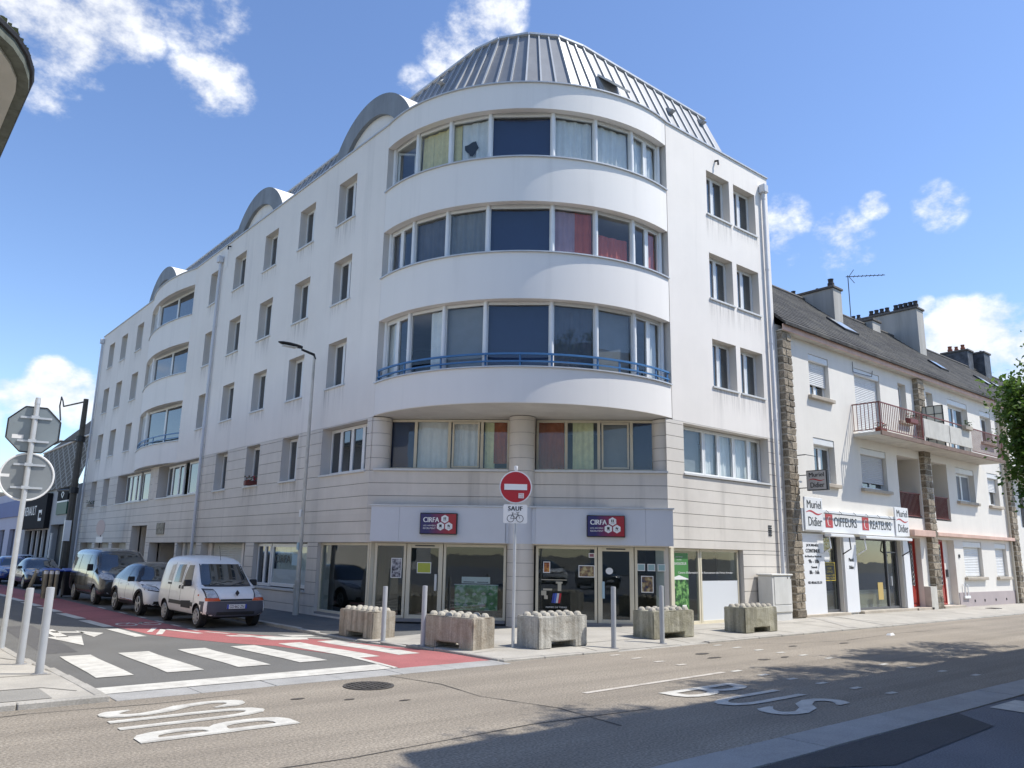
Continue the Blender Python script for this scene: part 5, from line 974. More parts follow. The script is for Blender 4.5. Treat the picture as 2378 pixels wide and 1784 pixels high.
# ================================================================== BUILDINGS AT THE FAR END OF THE SIDE STREET
FG = Fr((11.3, 0), (0, 1), (-1, 0)); FGt = Fr((11.3, 0), (0, -1), (-1, 0))
ga = thing('garage_building', 'grey garage with black showroom sign and patterned mansard roof past the utility pole', 'building', (12, 64, 0)); GW = mat('garage_wall', (.42, .42, .41), .8, .06, 1)
gw = MB(); wall(gw, FG, 54.9, 73, -.2, 5.75, [(57.2, 61.5, -.3, 3.3), (62.3, 70.6, -.3, 3.0)], .5); gw.build('wall', GW, ga)
MB().box(12.0, 20, 54.9, 73, -.2, 5.7).build('body', DARK, ga); MB().quad((11.3, 54.9, -.2), (20, 54.9, -.2), (20, 54.9, 9), (11.3, 54.9, 5.7)).build('wall', GW, ga)
DIA = bpy.data.materials.new('diamond_slates'); DIA.use_nodes = True
def _dia():
    t = DIA.node_tree; p = t.nodes['Principled BSDF']; p.inputs['Roughness'].default_value = .85; geo = t.nodes.new('ShaderNodeNewGeometry'); sx = t.nodes.new('ShaderNodeSeparateXYZ'); t.links.new(geo.outputs['Position'], sx.inputs[0]); outs = []
    def mt_(op, a, b):
        n = t.nodes.new('ShaderNodeMath'); n.operation = op
        for i, v in enumerate((a, b)):
            if isinstance(v, (int, float)): n.inputs[i].default_value = v
            elif v is not None: t.links.new(v, n.inputs[i])
        return n.outputs[0]
    for s in (1, -1):
        v = mt_('ADD', mt_('MULTIPLY', sx.outputs['Y'], .62), mt_('MULTIPLY', sx.outputs['Z'], s*1.6)); outs.append(mt_('LESS_THAN', mt_('ABSOLUTE', mt_('SUBTRACT', mt_('FRACT', v, None), .5), None), .09))
    ln = mt_('MAXIMUM', outs[0], outs[1]); nz = t.nodes.new('ShaderNodeTexNoise'); nz.inputs['Scale'].default_value = 1.5; t.links.new(geo.outputs['Position'], nz.inputs['Vector'])
    cr = t.nodes.new('ShaderNodeValToRGB'); t.links.new(nz.outputs['Fac'], cr.inputs[0]); cr.color_ramp.elements[0].color = (.07, .06, .05, 1); cr.color_ramp.elements[1].color = (.20, .17, .12, 1)
    mx = t.nodes.new('ShaderNodeMix'); mx.data_type = 'RGBA'; t.links.new(ln, mx.inputs['Factor']); t.links.new(cr.outputs[0], mx.inputs['A']); mx.inputs['B'].default_value = (.33, .31, .27, 1); t.links.new(mx.outputs['Result'], p.inputs['Base Color'])
_dia()
rr = MB(); rr.quad((11.15, 54.9, 5.65), (11.15, 73, 5.65), (12.25, 73, 9.2), (12.25, 54.9, 9.2)); gr1 = rr.build('roof', DIA, ga)
rr = MB(); rr.quad((12.25, 54.9, 9.2), (12.25, 72, 9.2), (15.5, 66, 13.0), (15.5, 54.9, 13.0)); rr.build('upper_slope', SLATE, gr1); MB().tube([(12.2, 54.9, 9.2), (12.2, 73, 9.2)], .07, 8).build('break_flashing', PLASTER, gr1); MB().quad((12.25, 72, 9.2), (15.5, 66, 13), (20, 72, 9), (14, 73, 9)).build('hip', SLATE, gr1)
MB().fbox(FG, 62.0, 70.8, 3.08, 5.45, .02, .35).build('showroom_sign', mat('sign_black', (.018, .018, .019), .85, spec=.2), ga); text(ga, 'RENAULT', FGt, -69.6, -65.3, 4.05, 4.7, .352, WHITE, bold=.02); 
for pts in ([(63.2, 3.6), (64.3, 3.6), (64.3, 3.8), (63.2, 3.8)], [(63.2, 4.15), (64.3, 4.15), (64.3, 4.35), (63.2, 4.35)], [(64.1, 3.8), (64.3, 3.8), (64.3, 4.15), (64.1, 4.15)], [(63.2, 4.02), (63.35, 4.02), (63.35, 4.15), (63.2, 4.15)]): MB().fprism(FG, pts, .352, .36).build('logo_mark', WHITE, ga)
MB().fbox(FG, 57.0, 60.0, 4.82, 5.62, .01, .12).build('logo_panel', MATS['sign_black'], ga); lz = MB()
for k in range(4):
    P = [(58.5, 5.5), (58.95, 5.22), (58.5, 4.94), (58.05, 5.22)]; a, b = P[k], P[(k+1) % 4]; i0, i1 = [(58.5+(p[0]-58.5)*.62, 5.22+(p[1]-5.22)*.62) for p in (a, b)]; lz.add([FG.pt(*a, .124), FG.pt(*b, .124), FG.pt(*i1, .124), FG.pt(*i0, .124)], [(0, 1, 2, 3)])
lz.build('logo_mark', WHITE, ga, recalc=False); MB().fbox(FG, 57.0, 60.0, 3.92, 4.70, .01, .10).build('green_panel', mat('dark_green_panel', (.02, .09, .06), .5), ga)
MB().fbox(FG, 57.0, 60, 4.70, 4.80, .01, .11).build('white_strip', WHITE, ga)
MB().fbox(FG, 57.3, 61.4, -.2, 3.25, -.5, -.45).build('black_gate', BLACK, ga)
for k in range(9): u = 62.5+k*.95; MB().fbox(FG, u, u+.12, -.2, 3.0, -.4, -.25).build('showroom_mullion', WHITE if k % 2 else BLACK, ga)
MB().fbox(FG, 62.3, 70.6, -.2, 3.0, -.48, -.44).build('pane', GLASSD, ga)
bs = thing('blue_shop_building', 'white shop building with blue fascia at the far left behind the road signs', 'building', (12, 90, 0)); bw = MB(); wall(bw, FG, 73.2, 120, -.2, 6.2, [(75+k*5, 77.6+k*5, .3, 3.2) for k in range(9)], .3); bw.box(11.7, 20, 73.2, 120, -.2, 6.1); bw.build('wall', mat('pale_lilac_wall', (.50, .50, .58), .8, .05, 1), bs)
MB().fbox(FG, 73.2, 120, 4.2, 5.5, .01, .12).build('blue_fascia', mat('blue_fascia', (.02, .06, .28), .5, .1, 2), bs)
for k in range(9): MB().fbox(FG, 75+k*5, 77.6+k*5, .3, 3.2, -.28, -.25).build('pane', GLASSD, bs)
eb = thing('far_house', 'distant pale house closing the end of the side street', 'house', (6, 150, 0)); ebm = MB(); ebm.box(-14, 24, 150, 160, -.2, 6.5); ebm.build('wall', HWALL, eb)
er = MB(); er.hexa([(-14.5, 149.5, 6.4), (24.5, 149.5, 6.4), (24.5, 160.5, 6.4), (-14.5, 160.5, 6.4), (-14.5, 154.5, 10.5), (24.5, 154.5, 10.5), (24.5, 155.5, 10.5), (-14.5, 155.5, 10.5)]); er.build('roof', SLATE, eb)
for k in range(9): MB().box(-12+k*4, -10.6+k*4, 149.95, 150.02, 1, 5.2).build('window', GLASSD, eb)
# ---------------- corner building whose eave pokes in at the top left
nb = thing('corner_house', 'pale overhanging eave of the corner house at the top left edge', 'house', (-4, 20, 0)); MB().box(-9, .55, 11.9, 44, 0, 8.0).build('wall', HWALL, nb)
edge = [(-10, 10.2), (-1.2, 10.2), (.0, 10.32), (.62, 10.66), (.84, 10.90), (1.0, 11.2), (1.12, 11.58), (1.17, 11.9), (1.17, 12.4), (1.17, 13.2), (1.19, 44.6), (-10, 44.6)]
MB().prism(edge, 8.0, 8.16).build('eave', mat('eave_edge', (.13, .14, .11), .8, .2, 4, dirt=(.03, .035, .015), dirtamt=.6, dscale=6), nb)
cx0 = Vector((-4, 25)); inner = [((Vector(p)-cx0)*.975+cx0) for p in edge]; ins = [(p.x-.02, p.y+.0) for p in inner]; 
ins = [(-10, 10.35), (-1.15, 10.35), (-.05, 10.48), (.52, 10.78), (.72, 11.0), (.87, 11.28), (.99, 11.62), (1.03, 11.95), (1.03, 12.4), (1.03, 13.2), (1.05, 44.5), (-10, 44.5)]
MB().prism(ins, 7.96, 8.001).build('eave_soffit', mat('eave_soffit', (.52, .50, .43), .85, .08, 2), nb); MB().tube([(*p, 8.17) for p in edge[1:11]], .05, 6).build('gutter', GUT, nb, smooth=True)
lf = MB()
for k in range(80):
    i = random.randrange(2, 9); t = rnd(0, 1); p = Vector(edge[i]).lerp(Vector(edge[i+1]), t) if i < 8 else Vector((1.17, rnd(12, 15))); s = rnd(.01, .03); lf.box(p.x-s, p.x+s, p.y-s, p.y+s, 8.2, 8.22+rnd(.0, .05))
lf.build('moss', mat('moss', (.03, .04, .01), .9), nb, kind='stuff')
# ---------------- building across the street, outside the frame: it shades the near carriageway
ob = thing('opposite_building', 'cream building across the street outside the picture, shading the near road', 'building', (15, -2, 0)); FO = Fr((0, 2.1), (1, 0), (0, 1))
ow = MB(); oo = [(10.2+k*2.9, 11.6+k*2.9, z, z+1.5) for k in range(6) for z in (1.2, 4.2, 7.1)]; wall(ow, FO, 9.2, 27.5, 0, 9.6, oo, .3); ow.box(9.21, 27.49, -9, 1.7, 0, 9.59); ow.build('wall', mat('opposite_cream', (.58, .50, .36), .85, .06, 1), ob)
for o in oo: window(ob, FO, *o, -.2, sill=False, leaf=0)
er = MB(); er.hexa([(9, -9.4, 9.6), (27.8, -9.4, 9.6), (27.8, 2.4, 9.6), (9, 2.4, 9.6), (9, -3.6, 12.5), (27.8, -3.6, 12.5), (27.8, -3.4, 12.5), (9, -3.4, 12.5)]); er.build('roof', SLATE, ob)
# ================================================================== STREET FURNITURE
CBLK = mat('weathered_concrete', (.57, .55, .49), .92, .2, 3.0, .6, 26, streak=.5, sscale=2.6, dirt=(.17, .14, .10), dirtamt=.75, dscale=3.0, fine=.14, fscale=40)
CBLKG = mat('mossy_concrete', (.47, .445, .345), .92, .2, 3.0, .6, 26, streak=.5, sscale=2.6, dirt=(.11, .10, .045), dirtamt=.75, dscale=3.0, fine=.14, fscale=40)
CBLKD = mat('brown_stained_concrete', (.49, .44, .355), .92, .2, 3.0, .6, 26, streak=.5, sscale=2.6, dirt=(.14, .095, .055), dirtamt=.75, dscale=3.0, fine=.14, fscale=40)
STUDM = mat('pale_concrete_stud', (.44, .405, .335), .9, .15, 6, .4, 40, dirt=(.3, .26, .2), dirtamt=.4, dscale=5)
def block(x, y, rz_, label, m, L_=1.42, Wd=.64, H=.62):
    """stackable concrete block: chamfered body with fork slots underneath and rows of pyramid studs on top"""
    z = min(pave_z(x+dx, y+dy) for dx in (-.4, .4) for dy in (-.4, .4))
    t_ = thing('concrete_block', label, 'concrete block', (x, y, z), 'studded concrete blocks along the kerb', True, rz_)
    a = L_/2; s0, s1, sh = .40, .40, .13
    prof = [(-a, 0), (-a+s0*.95, 0), (-a+s0*.95, sh), (a-s1*.95, sh), (a-s1*.95, 0), (a, 0), (a, H), (-a, H)]
    mb = MB(); n = len(prof)
    bm = bmesh.new(); f0 = [bm.verts.new((p[0], -Wd/2, p[1])) for p in prof]; f1 = [bm.verts.new((p[0], Wd/2, p[1])) for p in prof]
    bm.faces.new(f0); bm.faces.new(f1[::-1])
    for i in range(n): bm.faces.new((f0[i], f1[i], f1[(i+1) % n], f0[(i+1) % n]))
    bmesh.ops.recalc_face_normals(bm, faces=bm.faces); bmesh.ops.bevel(bm, geom=list(bm.edges), offset=.022, segments=2, affect='EDGES')
    bmesh.ops.triangulate(bm, faces=[f for f in bm.faces if len(f.verts) > 4])
    bmesh.ops.subdivide_edges(bm, edges=[e for e in bm.edges if e.calc_length() > .3], cuts=3, use_grid_fill=True)
    for v in bm.verts: v.co += Vector((rnd(-1, 1), rnd(-1, 1), rnd(-.5, .5)))*.006
    me = bpy.data.meshes.new('body'); bm.to_mesh(me); bm.free(); me.materials.append(m); b = bpy.data.objects.new('body', me); COL.objects.link(b); b.parent = t_
    for i in range(6):
        for j in (-1, 1):
            u = -a+.14+i*(L_-.28)/5; v = j*.16; MB().lathe(u, v, [(.088, H-.006), (.085, H+.015), (.062, H+.055), (.036, H+.072), (.0, H+.074)], 8).build('stud', STUDM, t_, smooth=True)
    return t_
block(9.95, 16.95, R_(93), 'brown stained studded concrete block nearest the parked white van', CBLKD)
block(9.92, 13.30, R_(98), 'brown stained studded concrete block left of the no-entry sign pole', CBLKD)
block(11.55, 12.28, R_(2), 'pale streaked studded concrete block right of the no-entry sign pole', CBLK)
block(15.12, 12.30, R_(-2), 'mossy green studded concrete block in front of the green poster window', CBLKG)
block(18.40, 12.12, R_(-1), 'mossy studded concrete block nearest the white utility cabinet', CBLKG)
BOL = mat('bollard_grey_paint', (.40, .41, .42), .45, .06, 5, metal=.1)
def bollard(x, y, z, label, h=1.2, r=.052, grp='grey steel bollards'):
    t_ = thing('bollard', label, 'bollard', (x, y, z), grp); MB().lathe(x, y, [(r*1.0, z-.03), (r, z+h-.015), (r*.92, z+h), (.0, z+h+.004)], 16).build('post', BOL, t_, smooth=True); MB().lathe(x, y, [(r+.05, z-.02), (r+.05, z+.006), (r+.01, z+.01)], 16).build('collar', SKIRT, t_)
bollard(9.62, 15.66, pave_z(9.62, 15.66), 'grey bollard standing before the leftmost concrete block', 1.17); bollard(9.50, 13.93, pave_z(9.5, 13.93), 'grey bollard beside the block left of the no-entry sign', 1.19)
bollard(12.60, 11.56, pave_z(12.6, 11.56), 'grey bollard on the kerb just right of the pale streaked block', 1.22); bollard(14.2, 11.6, pave_z(14.2, 11.6), 'grey bollard on the kerb before the mossy green block', 1.22)
bollard(2.66, 15.40, iz(0, 15.4), 'grey bollard on the near corner, the farther of two', 1.2, .058); bollard(2.62, 13.65, iz(0, 13.65), 'grey bollard on the near corner, the closer of two', 1.22, .058)
# --- no-entry sign
SX, SY = 10.63, 12.44; sz = pave_z(SX, SY)
sg = thing('no_entry_sign', 'red no-entry disc with SAUF bicycle plate on a grey pole', 'road sign', (SX, SY, sz)); MB().cyl(SX, SY, sz-.05, 3.60, .032, 14).build('pole', STEELG, sg, smooth=True)
MB().lathe(SX, SY, [(.034, 3.58), (.04, 3.6), (.04, 3.66), (.0, 3.67)], 12).build('cap', WHITE, sg, smooth=True)
nv = Vector((-.60, -.80)); FSn = Fr((SX+nv.x*.045, SY+nv.y*.045), (-nv.y, nv.x), nv)
if FSn.u.x < 0: FSn.u = -FSn.u
circ = lambda r, cz, n=40: [(r*math.cos(2*math.pi*k/n), cz+r*math.sin(2*math.pi*k/n)) for k in range(n)]
dsc = MB().fprism(FSn, circ(.335, 3.225), -.012, 0).build('disc', WHITE, sg); MB().fprism(FSn, circ(.312, 3.225), 0, .003).build('red_face', RED, dsc); MB().fbox(FSn, -.235, .235, 3.165, 3.285, .003, .005).build('white_bar', WHITE, dsc)
MB().fbox(FSn, .06, .17, 3.0, 3.10, .004, .006).build('sticker', WPAPER, dsc); text(dsc, 'FREE', FSn, .07, .16, 3.055, 3.09, .0065, RED); text(dsc, 'ONE', FSn, .07, .16, 3.01, 3.045, .0065, RED)
rp_ = [(.245*sx-.03*sx+.03*math.cos(a)*1, zc+.03*math.sin(a)) for sx, zc, a0 in ((1, 2.84, 0), (-1, 2.84, 90), (-1, 2.52, 180), (1, 2.52, 270)) for a in [R_(a0+30*k) for k in range(4)]]
pl_ = MB().fprism(FSn, rp_, -.008, 0).build('plate', WHITE, sg)
text(pl_, 'SAUF', FSn, -.145, .145, 2.745, 2.835, .001, BLACK, bold=.005, space=1.1)
bk = MB()
for u in (-.095, .095):
    P = circ(.075, 0, 20); Q = circ(.064, 0, 20)
    for k in range(20): a, b, c, d_ = P[k], P[(k+1) % 20], Q[(k+1) % 20], Q[k]; bk.add([FSn.pt(u+p[0], 2.585+p[1], .0015) for p in (a, b, c, d_)], [(0, 1, 2, 3)])
def bar(a, b, w=.009):
    a = Vector(a); b = Vector(b); n = Vector((-(b-a).y, (b-a).x)).normalized()*w/2; bk.add([FSn.pt(*p, .0015) for p in (a-n, b-n, b+n, a+n)], [(0, 1, 2, 3)])
for a, b in (((-.095, 2.585), (-.06, 2.675)), ((-.06, 2.675), (.055, 2.675)), ((-.06, 2.675), (.01, 2.585)), ((.01, 2.585), (.06, 2.69)), ((-.095, 2.585), (.01, 2.585)), ((.095, 2.585), (.05, 2.70)), ((.05, 2.70), (.02, 2.715)), ((.05, 2.70), (.085, 2.72)), ((-.075, 2.70), (-.035, 2.70)), ((-.055, 2.67), (-.05, 2.70))): bar(a, b)
bk.build('bicycle_symbol', BLACK, pl_, recalc=False)
# --- pole with sign backs on the near corner
PX, PY = 2.84, 18.44; pz = iz(0, PY)
st_ = thing('sign_pole', 'grey pole at the left edge carrying the backs of an octagonal and a round sign', 'road sign', (PX, PY, pz)); MB().cyl(PX, PY, pz-.05, 4.72, .05, 16).build('pole', STEELG, st_, smooth=True); MB().cyl(PX, PY, 4.7, 4.83, .055, 14, .045).build('cap', STEELG, st_, smooth=True)
n2_ = Vector((PX, PY)).normalized(); FP = Fr((PX+n2_.x*.075, PY+n2_.y*.075), (n2_.y, -n2_.x), -n2_); BACK = mat('sign_back_grey', (.25, .28, .285), .4, .1, 1.5, metal=.3)
oc = [(.50*math.cos(R_(22.5+45*k)), 4.18+.50*math.sin(R_(22.5+45*k))) for k in range(8)]; oo_ = MB().fprism(FP, oc, -.02, .0).build('octagon_back', BACK, st_); 
rim = MB()
for k in range(8): a, b = oc[k], oc[(k+1) % 8]; rim.tube([FP.pt(*a, .0), FP.pt(*b, .0)], .014, 6)
rim.build('rim', BLACK, oo_); dd = MB().fprism(FP, circ(.47, 3.22), -.02, .0).build('round_back', mat('sign_back_light', (.27, .285, .285), .4, .1, 1.5, metal=.3), st_); rr_ = MB(); rr_.tube([FP.pt(*p, .0) for p in circ(.47, 3.22)+[circ(.47, 3.22)[0]]], .02, 6, False); rr_.build('rim', WHITE, dd, smooth=True)
for z in (4.42, 3.94, 3.46, 3.0): MB().fbox(FP, -.26, .30, z-.02, z+.02, .0, .03).fbox(FP, -.07, .07, z-.03, z+.03, .02, .135).build('clamp', STEELG, st_)
MB().fbox(FP, -.36, -.16, 3.98, 4.06, .001, .003).build('sticker', WPAPER, oo_); MB().fbox(FP, -.47, -.3, 3.2, 3.26, .001, .003).build('sticker', WPAPER, dd)
# --- street lamp against the left facade
LX, LY = 11.12, 23.18; lp = thing('street_lamp', 'tall tapered beige street lamp standing at the left facade', 'street lamp', (LX, LY, -.03)); LPM = mat('lamp_post_beige', (.58, .555, .485), .6, .1, 2, dirt=(.3, .28, .24), dirtamt=.5, dscale=3)
MB().tube([(LX, LY, -.06), (LX, LY, 1.0), (LX, LY, 1.01), (LX, LY, 8.05)], [.095, .092, .07, .042], 14).build('post', LPM, lp, smooth=True); MB().box(LX-.10, LX-.085, LY-.07, LY+.07, .5, .85).build('hatch', LPM, lp)
MB().tube([(LX+.02, LY, 7.95), (LX-.02, LY, 8.1), (LX-.45, LY+.02, 8.2)], [.05, .045, .035], 10).build('arm', BLACK, lp, smooth=True)
hd = MB(); prof = [(-.45, .07, .05), (-.62, .13, .06), (-.9, .16, .06), (-1.12, .13, .045), (-1.25, .04, .02)]; vs = []
for dx, w, h in prof: vs += [(LX+dx, LY+w*math.cos(R_(45*k)), 8.24+h*math.sin(R_(45*k))+dx*-.05) for k in range(8)]
hd.add(vs, [(i*8+k, i*8+(k+1) % 8, (i+1)*8+(k+1) % 8, (i+1)*8+k) for i in range(4) for k in range(8)]+[tuple(range(8)), tuple(range(32, 40))]); hdo = hd.build('lantern', BLACK, lp, smooth=True); MB().box(LX-1.1, LX-.65, LY-.1, LY+.1, 8.2, 8.225).build('lens', mat('lamp_lens', (.55, .55, .5), .2), hdo)
for z in (1.9, 2.9): MB().box(LX-.10, LX-.07, LY-.06, LY+.06, z, z+.22).build('sticker', WPAPER if z > 2 else MATS['notice_blue'], lp)
# --- utility cabinet
ct = thing('utility_cabinet', 'white two-door utility cabinet on a grey base at the right facade', 'cabinet', (22.15, 13.62, .08)); CAB = mat('cabinet_white', (.66, .65, .61), .5, .06, 2, streak=.1, dirt=(.4, .38, .33), dirtamt=.3)
MB().box(21.62, 22.68, 13.48, 13.93, .05, .32).build('base', SOFF, ct); MB().box(21.60, 22.70, 13.46, 13.94, .32, 1.40).build('casing', CAB, ct, bevel=.02); MB().box(21.56, 22.74, 13.42, 13.96, 1.40, 1.45).build('lid', CAB, ct, bevel=.015)
for a, b, z0, z1 in ((21.72, 22.66, .56, 1.37), (21.64, 22.66, .34, .53)): MB().box(a, b, 13.445, 13.462, z0, z1).build('door', CAB, ct, bevel=.006)
for x in (22.45, 22.62): MB().box(x-.02, x+.02, 13.44, 13.448, 1.31, 1.36).build('lock', BLACK, ct)
# --- far no-entry sign (seen edge-on), utility pole, bins and posts on the side street
fs2 = thing('no_entry_sign', 'pale round sign seen almost edge-on before the far wall of the side street', 'road sign', (10.5, 44.7, -.03)); MB().cyl(10.5, 44.7, -.1, 3.25, .03, 10).build('pole', GUT, fs2); FN = Fr((10.46, 44.7), (.28, -.96), (-.96, -.28)); MB().fprism(FN, circ(.40, 2.85, 24), .0, .012).build('disc', mat('faded_pink', (.52, .42, .40), .5), fs2); MB().fbox(FN, -.3, .3, 2.1, 2.4, .0, .01).build('plate', WHITE, fs2)
up_ = thing('utility_pole', 'dark concrete utility pole with lamp and cable arms at the far end', 'utility pole', (10.75, 53.3, -.03)); UPM = mat('dark_pole', (.085, .075, .06), .85, .2, 2)
MB().tube([(10.75, 53.3, -.2), (10.75, 53.3, 10.75)], [.24, .14], 8).build('pole', UPM, up_); MB().tube([(10.75, 53.3, 10.6), (10.7, 59.5, 11.1)], .05, 6).build('cable_arm', UPM, up_); MB().tube([(10.7, 59.5, 11.1), (10.7, 59.9, 11.5), (10.7, 60.6, 11.9), (10.7, 60.8, 11.3), (10.7, 59.9, 10.2)], .05, 6).build('cable_loop', BLACK, up_)
MB().tube([(10.75, 53.3, 8.2), (10.4, 57.5, 8.5)], .05, 6).build('lamp_arm', UPM, up_); MB().box(10.2, 10.55, 57.4, 59.6, 8.45, 8.65).build('lantern', STEELG, up_, bevel=.06)
for z in (8.1, 5.0): MB().cyl(10.75, 53.3, z, z+.35, .26, 8).build('bracket', BLACK, up_)
MB().tube([(10.75, 53.3, 5.2), (10.5, 56.5, 5.3)], .07, 6).build('side_arm', BLACK, up_); MB().box(10.45, 10.8, 53.0, 53.2, 2.2, 3.4).build('sign_back', WHITE, up_)
for dx, h in ((-.35, 2.6), (.3, 3.5)):
    q_ = thing('service_post', ('short pale' if h < 3 else 'taller pale')+' service post beside the utility pole', 'post', (10.5+dx, 54.6, -.03)); MB().cyl(10.5+dx, 54.6, -.2, h, .07, 8).build('post', STEELG, q_); MB().cyl(10.5+dx, 54.6, h, h+.06, .085, 8).build('cap', STEELG, q_)
BINB = mat('bin_dark', (.012, .013, .018), .45, .1, 4); LIDB = mat('bin_blue_lid', (.012, .045, .30), .4, .08, 4)
def bin_(x, y, rz_, label):
    t_ = thing('wheelie_bin', label, 'bin', (x, y, dip(30)), 'wheelie bins by the parked vans', True, rz_); b = MB(); b.hexa([(-.24, -.26, .08), (.24, -.26, .08), (.24, .26, .08), (-.24, .26, .08), (-.29, -.36, 1.02), (.29, -.36, 1.02), (.29, .34, 1.02), (-.29, .34, 1.02)]); b.build('body', BINB, t_, bevel=.02)
    l = MB(); l.hexa([(-.31, -.39, 1.02), (.31, -.39, 1.02), (.31, .38, 1.04), (-.31, .38, 1.04), (-.28, -.36, 1.07), (.28, -.36, 1.07), (.28, .36, 1.14), (-.28, .36, 1.14)]); l.build('lid', LIDB, t_, bevel=.015)
    MB().tube([(-.22, .4, 1.06), (.22, .4, 1.06)], .018, 8).build('handle', BINB, t_)
    for s in (-.2, .2): MB().tube([(s-.03, .26, .1), (s+.03, .26, .1)], .1, 12).build('wheel', BLACK, t_)
bin_(7.72, 36.75, 0, 'blue-lidded dark wheelie bin right behind the black van'); bin_(7.08, 36.9, .12, 'blue-lidded dark wheelie bin on the cycle lane side')
WOOD = mat('weathered_wood', (.30, .26, .18), .9, .2, 5)
for k, (x, y, lx) in enumerate(((6.72, 36.2, 0), (6.9, 36.12, 0), (7.08, 36.04, 0), (6.35, 37.6, .3))):
    t_ = thing('wooden_post', ['leftmost of three upright wooden posts before the bins', 'middle of three upright wooden posts before the bins', 'rightmost of three upright wooden posts before the bins', 'leaning wooden post left of the upright three'][k], 'post', (x, y, dip(30)), 'wooden posts by the bins'); MB().tube([(x, y, dip(30)-.1), (x+lx, y, .95)], .075, 10).build('post', WOOD, t_, smooth=True); MB().tube([(x+lx*.96, y, .80), (x+lx*.99, y, .92)], .08, 10).build('band', WHITE, t_)
# litter on the road
MB().hexa([(21.3, 9.9, .002), (21.55, 9.9, .002), (21.52, 10.05, .002), (21.32, 10.03, .002), (21.35, 9.92, .05), (21.5, 9.93, .06), (21.48, 10.0, .04), (21.36, 10.0, .05)]).build('paper_scrap', WPAPER); tag(bpy.data.objects['paper_scrap'], 'crumpled white paper scrap on the far right of the road', 'litter')
# ================================================================== TREES
LEAFA = bpy.data.materials.new('tree_leaves'); LEAFA.use_nodes = True
def _leaf():
    t = LEAFA.node_tree; p = t.nodes['Principled BSDF']; p.inputs['Roughness'].default_value = .55; oi = t.nodes.new('ShaderNodeNewGeometry'); nz = t.nodes.new('ShaderNodeTexNoise'); nz.inputs['Scale'].default_value = 2.3; t.links.new(oi.outputs['Position'], nz.inputs['Vector'])
    cr = t.nodes.new('ShaderNodeValToRGB'); t.links.new(nz.outputs['Fac'], cr.inputs[0]); cr.color_ramp.elements[0].position = .35; cr.color_ramp.elements[0].color = (.055, .125, .020, 1); cr.color_ramp.elements[1].position = .68; cr.color_ramp.elements[1].color = (.17, .27, .055, 1); t.links.new(cr.outputs[0], p.inputs['Base Color'])
    tr = t.nodes.new('ShaderNodeBsdfTranslucent'); t.links.new(cr.outputs[0], tr.inputs[0]); mx = t.nodes.new('ShaderNodeMixShader'); mx.inputs[0].default_value = .45; t.links.new(p.outputs[0], mx.inputs[1]); t.links.new(tr.outputs[0], mx.inputs[2]); t.links.new(mx.outputs[0], t.nodes['Material Output'].inputs[0])
_leaf(); BARK = mat('bark', (.10, .075, .05), .95, .3, 4, .8, 20)
def tree(x, y, z, h, label, limbs, nleaf, ls=(.05, .10), seed=3, droop=.5):
    rg = random.Random(seed); t_ = thing('street_tree', label, 'tree', (x, y, z)); tb = MB(); tb.tube([(x, y, z-.1), (x+.05, y, z+h*.25), (x, y+.06, z+h*.5), (x+.1, y, z+h*.8)], [.2, .16, .12, .05], 10); tips = []
    for (dx, dy, dz, r) in limbs:
        a = Vector((x, y, z+h*rg.uniform(.35, .5))); b = Vector((x+dx, y+dy, z+dz)); m_ = a.lerp(b, .55)+Vector((0, 0, .5)); tb.tube([a, m_, b], [.075, .05, .02], 7)
        for k in range(int(14*r)):
            e = b+Vector((rg.gauss(0, .5), rg.gauss(0, .5), rg.gauss(0, .35)))*r; e2 = e+Vector((rg.uniform(-.3, .3), rg.uniform(-.3, .3), -rg.uniform(.1, droop)))*r; tb.tube([m_.lerp(b, rg.uniform(.3, 1)), e, e2], [.014, .009, .004], 4, False); tips += [(m_.lerp(b, rg.uniform(.4, 1)), e, e2)]
    tb.build('trunk', BARK, t_, smooth=True); lf = MB()
    for i in range(nleaf):
        a, b, c = tips[rg.randrange(len(tips))]; s = rg.random(); p = a.lerp(b, s*2) if s < .5 and rg.random() < .35 else b.lerp(c, rg.random()); p = p+Vector((rg.gauss(0, .16), rg.gauss(0, .16), rg.gauss(0, .14))); q = rg.uniform(*ls)
        u = Vector((rg.uniform(-1, 1), rg.uniform(-1, 1), rg.uniform(-1, .25))).normalized(); w = u.cross(Vector((rg.uniform(-1, 1), rg.uniform(-1, 1), rg.uniform(-1, 1)))).normalized()
        lf.add([p, p+u*q*.5+w*q*.32, p+u*q*1.15, p+u*q*.5-w*q*.32], [(0, 1, 2, 3)])
    lf.build('crown', LEAFA, t_, recalc=False); return t_
tree(20.6, 4.2, .0, 7.2, 'leafy street tree whose drooping branches enter at the right edge', [(-2.2, 1.2, 5.45, .34), (-2.1, 1.25, 5.0, .36), (-2.15, 1.45, 4.65, .34), (-2.0, 1.35, 4.0, .30), (-2.25, 1.38, 5.1, .34), (-1.95, 1.45, 3.45, .2), (-2.1, 1.5, 4.3, .28), (-1.5, .9, 4.6, .42), (-1.3, .7, 5.6, .6), (.3, .6, 7.2, 1.2), (1.4, .3, 6.2, 1.2), (-.4, -1.2, 6.3, 1.2), (1.0, -1.3, 5.2, 1.0), (2.0, 1.2, 5.2, 1.0), (-.6, .2, 6.8, 1.0)], 15000, (.07, .13), seed=5)
tree(17.2, 3.0, .0, 8.9, 'tall street tree outside the frame whose shade falls on the bus lane', [(-2.2, -.6, 10.2, .5), (-1.5, -.15, 9.4, .45), (-.7, .3, 8.8, .42), (.1, .65, 8.3, .42), (-1.0, -.2, 9.4, .6), (.6, .4, 9.0, .9), (1.2, .2, 8.2, .9), (-1.7, -.3, 10.4, .6)], 8000, (.07, .13), seed=11)
